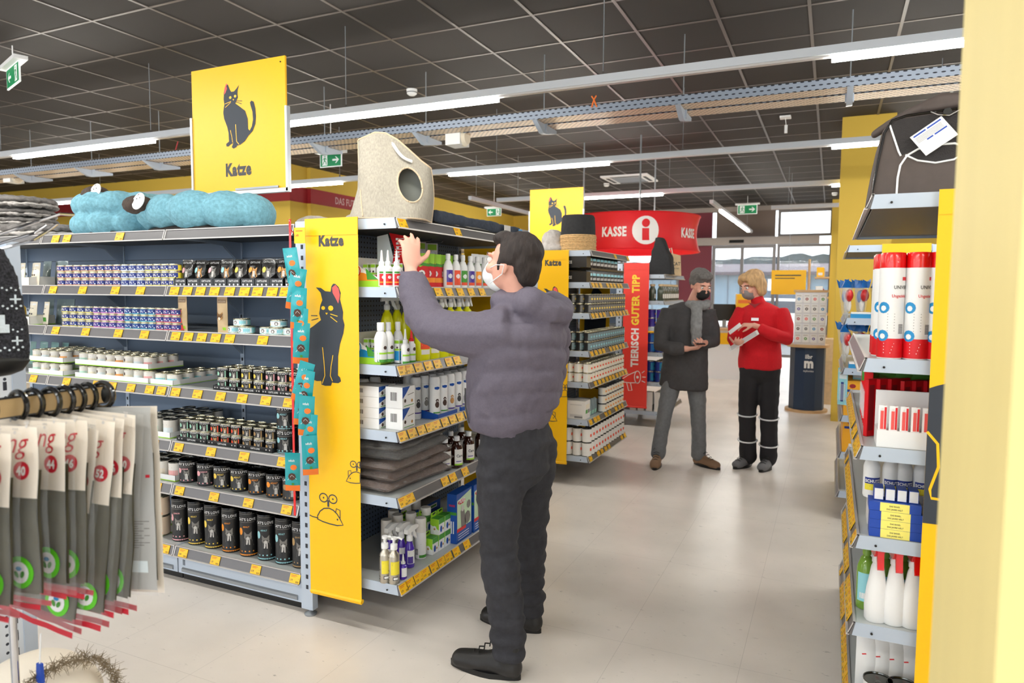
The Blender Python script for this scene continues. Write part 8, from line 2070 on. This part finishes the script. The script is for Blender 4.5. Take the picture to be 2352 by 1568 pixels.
# --- man in the purple-grey padded jacket, reaching up to the shelf (faces -X)
def man_jacket():
    hd = V(-1.105, 2.455, 1.645); FA = radians(-90) + radians(-8)     # gaze toward -X, slightly away
    body = MB()
    W, R_ = head_into(body, hd, FA, radians(-6), 1.0)
    loft(body, [V(-1.06, 2.50, 1.46), V(-1.075, 2.475, 1.52), V(-1.10, 2.46, 1.60)], [(0.068, 0.064), (0.058, 0.056), (0.06, 0.058)], 'skin', 14)
    loft(body, [V(-1.125, 2.55, 0.98), V(-1.12, 2.55, 1.15), V(-1.07, 2.53, 1.36), V(-1.07, 2.52, 1.45)], [(0.12, 0.08), (0.12, 0.08), (0.14, 0.08), (0.10, 0.07)], 'skin', 14, (0, 1, 0))
    # legs
    for hip, knee, ank in ((V(-1.14, 2.47, 0.93), V(-1.15, 2.45, 0.52), V(-1.105, 2.45, 0.10)), (V(-1.11, 2.63, 0.93), V(-1.145, 2.76, 0.50), V(-1.185, 2.83, 0.10))):
        loft(body, [hip, (hip + knee) / 2, knee, (knee + ank) / 2, ank], [0.07, 0.06, 0.046, 0.046, 0.034], 'skin', 12)
    # raised arm: shoulder, elbow, wrist
    sh, el, wr = V(-1.12, 2.38, 1.40), V(-1.43, 2.405, 1.42), V(-1.578, 2.47, 1.625)
    loft(body, [sh, (sh + el) / 2, el, (el + wr) / 2, wr], [0.045, 0.042, 0.038, 0.034, 0.026], 'skin', 12)
    hand(body, wr + V(-0.002, 0.004, 0.015), (-0.12, 0.22, 0.95), (-0.75, 0.6, -0.1), -1, 1.05, (0.30, 0.28, 0.34, 0.42))
    sh2, el2, wr2 = V(-1.05, 2.73, 1.40), V(-1.12, 2.85, 1.12), V(-1.33, 2.80, 1.08)
    loft(body, [sh2, el2, wr2], [0.04, 0.034, 0.026], 'skin', 12)
    hand(body, wr2, (-0.9, -0.1, 0.1), (0, -0.3, -1), 1, 1.0, (0.5, 0.5, 0.5, 0.55))
    t = fuse(body, 'person', 'skin', 0.0062, 2)
    tag(t, 'person in a purple-grey padded jacket and black jeans reaching up to the shelf', 'person')
    face_bits(t, W, R_, 1.0)
    # hair
    m = MB()
    def HB(p, r): m.ball(W(p), r, 'hair_dark', 20, 12, R_)
    HB((0, 0.035, 0.055), (0.081, 0.092, 0.078)); HB((0, 0.07, 0.01), (0.072, 0.05, 0.072)); HB((0, -0.03, 0.098), (0.062, 0.055, 0.032)); HB((0.0, 0.078, -0.035), (0.058, 0.035, 0.045))
    for s in (-1, 1): HB((s * 0.072, 0.02, 0.035), (0.014, 0.04, 0.04)); HB((s * 0.074, -0.012, 0.0), (0.008, 0.012, 0.028))
    fuse(m, 'hair', 'hair_dark', 0.008, 2, t, lambda c: 0.006 * noise.noise(Vector((c.x * 40, c.y * 40, c.z * 25))))
    # surgical mask with ear loops
    m = MB()
    def MB_(p, r): m.ball(W(p), r, 'mask_white', 16, 10, R_)
    MB_((0, -0.075, -0.045), (0.055, 0.048, 0.050)); MB_((0, -0.092, -0.02), (0.03, 0.026, 0.03)); MB_((0, -0.055, -0.075), (0.044, 0.045, 0.034))
    o = fuse(m, 'face_mask', 'mask_white', 0.007, 2, t)
    m = MB()
    for s in (-1, 1): m.tube([W((s * 0.052, -0.07, -0.02)), W((s * 0.078, -0.02, -0.002)), W((s * 0.086, 0.02, 0.0)), W((s * 0.08, 0.01, -0.035)), W((s * 0.05, -0.06, -0.075))], 0.002, 'mask_white', 6)
    m.build('ear_loops', o)
    # padded jacket: torso, sleeves, hood, collar
    m = MB()
    zs = [1.015, 1.05, 1.11, 1.18, 1.26, 1.33, 1.39, 1.44, 1.475]
    cxs = [-1.165, -1.16, -1.145, -1.13, -1.115, -1.105, -1.095, -1.09, -1.085]
    ax = [0.148, 0.165, 0.182, 0.188, 0.186, 0.18, 0.172, 0.15, 0.105]     # front-back (x)
    by = [0.195, 0.205, 0.215, 0.225, 0.23, 0.235, 0.235, 0.20, 0.13]
    loft(m, [V(cxs[i], 2.545 - 0.003 * i, zs[i]) for i in range(9)], [(by[i], ax[i]) for i in range(9)], 'jacket_grey', 28, (0, 1, 0), 0.25)
    loft(m, [V(-1.08, 2.38, 1.395), V(-1.19, 2.36, 1.375), V(-1.31, 2.36, 1.38), V(-1.42, 2.385, 1.405), V(-1.49, 2.415, 1.46), V(-1.54, 2.445, 1.53), V(-1.572, 2.465, 1.60)], [0.10, 0.092, 0.086, 0.084, 0.076, 0.068, 0.058], 'jacket_grey', 20, None, 0.2)
    loft(m, [V(-1.05, 2.72, 1.40), V(-1.08, 2.81, 1.26), V(-1.12, 2.86, 1.12), V(-1.22, 2.83, 1.09), V(-1.31, 2.80, 1.08)], [0.09, 0.08, 0.075, 0.065, 0.055], 'jacket_grey', 16)
    loft(m, [V(-1.14, 2.47, 1.50), V(-1.07, 2.48, 1.50), V(-1.01, 2.52, 1.475)], [(0.085, 0.055), (0.10, 0.06), (0.12, 0.065)], 'jacket_grey', 16, (0, 1, 0))
    loft(m, [V(-1.02, 2.42, 1.50), V(-0.985, 2.47, 1.455), V(-0.97, 2.55, 1.44), V(-0.985, 2.62, 1.46), V(-1.03, 2.66, 1.49)], [(0.06, 0.07), (0.068, 0.085), (0.07, 0.09), (0.065, 0.085), (0.055, 0.07)], 'jacket_grey', 16)
    loft(m, [V(-0.995, 2.50, 1.42), V(-0.985, 2.54, 1.36)], [(0.11, 0.06), (0.07, 0.04)], 'jacket_grey', 14, (0, 1, 0))
    def quilt(c):
        out = 0.0
        if c.z < 1.44 and c.x > -1.34 and c.z > 0.99:      # stitched horizontal chambers across trunk and back
            wv = c.z + 0.02 * sin(c.x * 7 + c.y * 5) + 0.008 * noise.noise(c * 8)
            ph = (wv % 0.088) / 0.088
            back = min(1, max(0, (c.x + 1.22) / 0.2))
            out += (0.016 * (sin(pi * ph) ** 0.55) - 0.010) * back
        return out + 0.010 * noise.noise(Vector((c.x * 7, c.y * 7, c.z * 14))) + 0.004 * noise.noise(c * 35)
    j = fuse(m, 'padded_jacket', 'jacket_grey', 0.010, 3, t, quilt)
    m = MB(); m.tube([V(-1.245, 2.365, 1.03), V(-1.255, 2.355, 1.10), V(-1.25, 2.345, 1.17)], 0.003, 'ink_grey', 6); m.build('pocket_zip', j)
    m = MB(); m.ball(V(-1.578, 2.468, 1.606), (0.048, 0.048, 0.012), 'jacket_grey', 18, 6, Matrix.Rotation(0.35, 3, 'Y')); m.build('cuff', j)
    # jeans
    m = MB()
    loft(m, [V(-1.14, 2.545, 1.04), V(-1.125, 2.545, 0.92), V(-1.12, 2.55, 0.86)], [(0.165, 0.125), (0.18, 0.14), (0.172, 0.13)], 'jeans_black', 20, (0, 1, 0))
    loft(m, [V(-1.14, 2.465, 0.90), V(-1.15, 2.455, 0.72), V(-1.155, 2.45, 0.53), V(-1.135, 2.45, 0.38), V(-1.115, 2.45, 0.22), V(-1.105, 2.45, 0.12)], [0.108, 0.094, 0.077, 0.076, 0.070, 0.072], 'jeans_black', 18)
    loft(m, [V(-1.09, 2.63, 0.90), V(-1.12, 2.70, 0.72), V(-1.145, 2.755, 0.52), V(-1.16, 2.785, 0.36), V(-1.175, 2.82, 0.20), V(-1.185, 2.83, 0.12)], [0.108, 0.094, 0.076, 0.074, 0.068, 0.070], 'jeans_black', 18)
    fuse(m, 'jeans', 'jeans_black', 0.010, 2, t, lambda c: 0.011 * noise.noise(Vector((c.x * 12, c.y * 12, c.z * 26))) + (0.006 * sin(c.z * 90) * (1 if c.z < 0.26 else 0)))
    shoe('boot', t, (-1.045, 2.435, 0), (-1, -0.03, 0), 0.315, 'leather_black', boot=0.03)
    shoe('boot', t, (-1.115, 2.82, 0), (-1, 0.02, 0), 0.315, 'leather_black', boot=0.03)
    return t
man_jacket().location.x -= 0.025

# --- man with cap hair, black mask and dark coat, looking down at his hands (faces +X, toward camera a little)
def man_coat():
    hd = V(-1.035, 6.17, 1.60); FA = radians(38)
    body = MB(); W, R_ = head_into(body, hd, FA, radians(24), 1.02)
    loft(body, [V(-1.12, 6.22, 1.40), V(-1.10, 6.21, 1.46), V(-1.06, 6.19, 1.54)], [(0.062, 0.06), (0.055, 0.053), (0.056, 0.055)], 'skin', 14)
    loft(body, [V(-1.17, 6.23, 0.90), V(-1.15, 6.22, 1.15), V(-1.14, 6.22, 1.33)], [(0.10, 0.07), (0.10, 0.07), (0.11, 0.07)], 'skin', 14)
    for hip, knee, ank in ((V(-1.24, 6.18, 0.85), V(-1.31, 6.14, 0.47), V(-1.365, 6.12, 0.09)), (V(-1.09, 6.26, 0.85), V(-1.04, 6.24, 0.47), V(-1.03, 6.24, 0.09))):
        loft(body, [hip, knee, ank], [0.06, 0.044, 0.034], 'skin', 12)
    wrL = V(-1.10, 5.97, 1.06)
    loft(body, [V(-1.28, 6.16, 1.34), V(-1.343, 6.08, 1.2), V(-1.335, 6.03, 1.085), V(-1.22, 5.965, 1.06), wrL], [0.034, 0.032, 0.032, 0.03, 0.026], 'skin', 12)
    hand(body, wrL, (0.95, 0.1, 0.12), (0.1, 0.3, 1), -1, 1.0, (0.55, 0.55, 0.55, 0.6))
    wrR = V(-0.985, 6.10, 1.10)
    loft(body, [V(-1.03, 6.26, 1.33), V(-0.94, 6.26, 1.13), wrR], [0.034, 0.032, 0.026], 'skin', 12)
    hand(body, wrR, (-0.1, -0.9, 0.0), (-0.6, 0.1, 0.7), 1, 1.0, (0.6, 0.6, 0.6, 0.6))
    t = fuse(body, 'person', 'skin', 0.007, 2)
    tag(t, 'person in a long dark grey coat with black face mask, looking down at their hands', 'person')
    face_bits(t, W, R_, 1.02)
    m = MB()
    def HB(p, r, mm='hair_grey'): m.ball(W(p), tuple(q * 1.02 for q in r), mm, 20, 12, R_)
    HB((0, 0.03, 0.065), (0.088, 0.105, 0.075)); HB((0, 0.075, 0.015), (0.076, 0.05, 0.07)); HB((0, -0.035, 0.10), (0.07, 0.06, 0.04))
    for s in (-1, 1): HB((s * 0.072, 0.02, 0.03), (0.014, 0.04, 0.04))
    fuse(m, 'hair', 'hair_grey', 0.009, 2, t, lambda c: 0.005 * noise.noise(c * 40))
    m = MB()
    for p, r in (((0, -0.072, -0.045), (0.058, 0.05, 0.052)), ((0, -0.092, -0.02), (0.03, 0.024, 0.028)), ((0, -0.05, -0.078), (0.046, 0.045, 0.034))): m.ball(W(p), r, 'mask_black', 16, 10, R_)
    fuse(m, 'face_mask', 'mask_black', 0.008, 2, t)
    m = MB()
    zs = [0.70, 0.82, 0.96, 1.10, 1.24, 1.34, 1.40, 1.435]
    bw = [0.215, 0.205, 0.195, 0.19, 0.20, 0.205, 0.175, 0.09]; dp = [0.15, 0.145, 0.135, 0.135, 0.14, 0.14, 0.12, 0.08]
    ang = (cos(0.15), sin(0.15), 0)
    loft(m, [V(-1.175 + 0.012 * i * 0.5, 6.22, zs[i]) for i in range(8)], [(bw[i], dp[i]) for i in range(8)], 'coat_dark', 24, ang, 0.2)
    loft(m, [V(-1.30, 6.16, 1.37), V(-1.345, 6.10, 1.22), V(-1.335, 6.02, 1.08), V(-1.22, 5.96, 1.055), V(-1.135, 5.96, 1.06)], [0.075, 0.072, 0.068, 0.06, 0.05], 'coat_dark', 16, None, 0.2)
    loft(m, [V(-0.99, 6.26, 1.37), V(-0.945, 6.28, 1.23), V(-0.935, 6.26, 1.11), V(-0.975, 6.14, 1.10)], [0.075, 0.07, 0.064, 0.05], 'coat_dark', 16, None, 0.2)
    c = fuse(m, 'coat', 'coat_dark', 0.011, 3, t, lambda c: 0.008 * noise.noise(Vector((c.x * 8, c.y * 8, c.z * 5))) + 0.003 * noise.noise(c * 30))
    m = MB()
    loft(m, [V(-1.13, 6.16, 1.43), V(-1.05, 6.10, 1.425), V(-0.98, 6.13, 1.43), V(-0.98, 6.22, 1.445)], [0.04, 0.045, 0.042, 0.036], 'scarf_grey', 12)
    loft(m, [V(-1.05, 6.08, 1.41), V(-1.045, 6.06, 1.25), V(-1.045, 6.06, 1.10)], [(0.05, 0.024), (0.05, 0.03), (0.042, 0.02)], 'scarf_grey', 12, (1, 0, 0)); fuse(m, 'scarf', 'scarf_grey', 0.01, 1, t, lambda c: 0.006 * noise.noise(c * 25))
    m = MB()
    loft(m, [V(-1.24, 6.19, 0.84), V(-1.28, 6.16, 0.66), V(-1.315, 6.14, 0.47), V(-1.345, 6.13, 0.26), V(-1.362, 6.12, 0.10)], [0.094, 0.082, 0.068, 0.064, 0.066], 'jeans_grey', 16)
    loft(m, [V(-1.09, 6.26, 0.84), V(-1.06, 6.25, 0.66), V(-1.04, 6.24, 0.47), V(-1.03, 6.245, 0.26), V(-1.03, 6.25, 0.10)], [0.094, 0.082, 0.068, 0.064, 0.066], 'jeans_grey', 16)
    fuse(m, 'jeans', 'jeans_grey', 0.011, 2, t, lambda c: 0.005 * noise.noise(Vector((c.x * 14, c.y * 14, c.z * 22))))
    shoe('boot', t, (-1.375, 6.17, 0), (0.12, -1, 0), 0.29, 'boot_tan', boot=0.02)
    shoe('boot', t, (-1.075, 6.29, 0), (0.85, -0.5, 0), 0.29, 'boot_tan', boot=0.02)
    ph = thing('mobile_phone', 'dark mobile phone held by the person in the long coat', 'phone', (-1.0, 5.985, 1.105), 0.3)
    m = MB(); m.box(-0.036, 0.036, -0.075, 0.075, 0, 0.008, 'gloss_black'); m.build('phone_body', ph)
    m = MB(); m.box(-0.033, 0.033, -0.070, 0.070, 0.0081, 0.0088, 'ink_grey'); m.build('screen', ph)
man_coat()

# --- woman in the red fleece, looking down at papers (faces -X and toward the camera)
def woman():
    hd = V(-0.628, 6.34, 1.595); FA = radians(-42)
    body = MB(); W, R_ = head_into(body, hd, FA, radians(20), 0.98)
    loft(body, [V(-0.565, 6.40, 1.40), V(-0.58, 6.38, 1.46), V(-0.61, 6.36, 1.54)], [(0.056, 0.054), (0.048, 0.046), (0.05, 0.05)], 'skin', 14)
    loft(body, [V(-0.55, 6.42, 0.90), V(-0.55, 6.41, 1.15), V(-0.56, 6.41, 1.34)], [(0.10, 0.07), (0.10, 0.07), (0.10, 0.07)], 'skin', 14)
    for hip, knee, ank in ((V(-0.62, 6.40, 0.85), V(-0.64, 6.38, 0.46), V(-0.625, 6.40, 0.08)), (V(-0.47, 6.42, 0.85), V(-0.46, 6.40, 0.46), V(-0.455, 6.42, 0.08))):
        loft(body, [hip, knee, ank], [0.062, 0.046, 0.034], 'skin', 12)
    wr = V(-0.585, 6.16, 1.265)
    loft(body, [V(-0.44, 6.39, 1.34), V(-0.345, 6.31, 1.17), wr], [0.034, 0.03, 0.024], 'skin', 12)
    hand(body, wr, (-0.95, -0.1, 0.05), (0, 0.3, -1), 1, 0.95, (0.45, 0.5, 0.5, 0.55))
    wr2 = V(-0.71, 6.17, 1.10)
    loft(body, [V(-0.67, 6.40, 1.34), V(-0.765, 6.35, 1.15), wr2], [0.034, 0.03, 0.024], 'skin', 12)
    hand(body, wr2, (0.1, -0.95, 0.1), (0.3, 0, 1), 1, 0.95, (0.5, 0.55, 0.55, 0.6))
    t = fuse(body, 'person', 'skin', 0.007, 2)
    tag(t, 'person with blond hair in a red fleece top and black trousers reading papers', 'person')
    face_bits(t, W, R_, 0.98)
    m = MB()
    def HB(p, r): m.ball(W(p), r, 'hair_blond', 20, 12, R_)
    HB((0, 0.03, 0.065), (0.088, 0.102, 0.078)); HB((0, 0.075, -0.005), (0.082, 0.055, 0.095)); HB((0, -0.045, 0.098), (0.07, 0.055, 0.04)); HB((0, 0.07, -0.07), (0.07, 0.045, 0.045))
    for s in (-1, 1): HB((s * 0.078, 0.018, 0.01), (0.022, 0.052, 0.075)); HB((s * 0.07, 0.03, -0.055), (0.026, 0.045, 0.045)); HB((s * 0.065, -0.055, 0.055), (0.022, 0.03, 0.045))
    fuse(m, 'hair', 'hair_blond', 0.008, 2, t, lambda c: 0.006 * noise.noise(Vector((c.x * 40, c.y * 40, c.z * 18))))
    m = MB()
    for p, r in (((0, -0.07, -0.045), (0.054, 0.048, 0.050)), ((0, -0.09, -0.02), (0.03, 0.024, 0.028)), ((0, -0.05, -0.075), (0.042, 0.042, 0.032))): m.ball(W(p), r, 'mask_grey', 16, 10, R_)
    fuse(m, 'face_mask', 'mask_grey', 0.008, 2, t)
    m = MB()
    zs = [0.885, 0.96, 1.06, 1.16, 1.26, 1.35, 1.41, 1.445]
    bw = [0.18, 0.185, 0.175, 0.17, 0.175, 0.185, 0.155, 0.08]; dp = [0.14, 0.145, 0.135, 0.135, 0.14, 0.13, 0.11, 0.07]
    loft(m, [V(-0.55 - 0.002 * i, 6.41, zs[i]) for i in range(8)], [(bw[i], dp[i]) for i in range(8)], 'fleece_red', 24, (1, -0.15, 0), 0.2)
    loft(m, [V(-0.40, 6.40, 1.38), V(-0.345, 6.36, 1.26), V(-0.335, 6.29, 1.15), V(-0.43, 6.20, 1.19), V(-0.54, 6.17, 1.245)], [0.072, 0.068, 0.062, 0.056, 0.046], 'fleece_red', 16, None, 0.2)
    loft(m, [V(-0.70, 6.41, 1.38), V(-0.765, 6.39, 1.25), V(-0.765, 6.34, 1.13), V(-0.735, 6.23, 1.10)], [0.07, 0.066, 0.058, 0.046], 'fleece_red', 16, None, 0.2)
    loft(m, [V(-0.57, 6.38, 1.44), V(-0.585, 6.375, 1.475)], [(0.062, 0.058), (0.06, 0.055)], 'fleece_red', 14)
    j = fuse(m, 'fleece_top', 'fleece_red', 0.010, 3, t, lambda c: 0.008 * noise.noise(Vector((c.x * 9, c.y * 9, c.z * 9))))
    m = MB(); m.prism([(-0.655, 1.455), (-0.60, 1.41), (-0.55, 1.455), (-0.60, 1.44)], 'y', 6.30, 6.312, 'dark_red'); m.build('collar', j)
    m = MB(); m.box(-0.62, -0.56, 6.262, 6.27, 1.30, 1.325, 'reflective'); m.build('chest_logo', j)
    m = MB()
    loft(m, [V(-0.55, 6.41, 0.93), V(-0.55, 6.41, 0.86)], [(0.175, 0.13), (0.175, 0.13)], 'trousers_black', 16, (1, 0, 0))
    loft(m, [V(-0.62, 6.40, 0.86), V(-0.635, 6.39, 0.66), V(-0.64, 6.385, 0.46), V(-0.632, 6.39, 0.26), V(-0.625, 6.40, 0.09)], [0.098, 0.086, 0.074, 0.072, 0.076], 'trousers_black', 16)
    loft(m, [V(-0.48, 6.42, 0.86), V(-0.465, 6.41, 0.66), V(-0.46, 6.40, 0.46), V(-0.455, 6.41, 0.26), V(-0.455, 6.42, 0.09)], [0.098, 0.086, 0.074, 0.072, 0.076], 'trousers_black', 16)
    tr = fuse(m, 'trousers', 'trousers_black', 0.011, 2, t, lambda c: 0.005 * noise.noise(Vector((c.x * 14, c.y * 14, c.z * 20))))
    for (x, y, z, r) in ((-0.64, 6.385, 0.47, 0.081), (-0.632, 6.39, 0.24, 0.080), (-0.46, 6.40, 0.45, 0.081), (-0.455, 6.41, 0.21, 0.080)):
        m = MB(); m.tube([(x + r * cos(2 * pi * k / 20), y + r * sin(2 * pi * k / 20), z + 0.012 * sin(2 * pi * k / 20)) for k in range(20)], 0.007, 'reflective', 6, True); m.build('reflective_band', tr)
    shoe('trainer', t, (-0.60, 6.46, 0), (-0.55, -1, 0), 0.26, 'shoe_grey', laces=True)
    shoe('trainer', t, (-0.44, 6.47, 0), (-0.25, -1, 0), 0.26, 'shoe_grey', laces=True)
    p = thing('paper_strip', 'long white paper leaflet held by the person in red', 'paper', (-0.66, 6.10, 1.135), 0)
    m = MB(); m.box(-0.14, 0.14, -0.03, 0.03, -0.001, 0.001, 'white', Matrix.Rotation(radians(-35), 4, 'Y') @ Matrix.Rotation(radians(40), 4, 'X'))
    for k in range(5): m.box(-0.12, 0.12, -0.022 + k * 0.01, -0.020 + k * 0.01, 0.001, 0.0016, 'ink_grey', Matrix.Rotation(radians(-35), 4, 'Y') @ Matrix.Rotation(radians(40), 4, 'X'))
    m.build('leaflet', p)
    p2 = thing('paper_card', 'short white card held under the fingers of the person in red', 'paper', (-0.735, 6.12, 1.235), 0)
    m = MB(); m.box(-0.06, 0.06, -0.025, 0.025, -0.001, 0.001, 'white', Matrix.Rotation(radians(-40), 4, 'Y') @ Matrix.Rotation(radians(40), 4, 'X')); m.build('card', p2)
woman()
for m_ in list(bpy.data.meshes):
    if m_.users == 0: bpy.data.meshes.remove(m_)
# prototypes built but never placed
for k_, o_ in PROTO.items():
    if k_ not in USED:
        for c_ in list(o_.children): bpy.data.objects.remove(c_)
        bpy.data.objects.remove(o_)
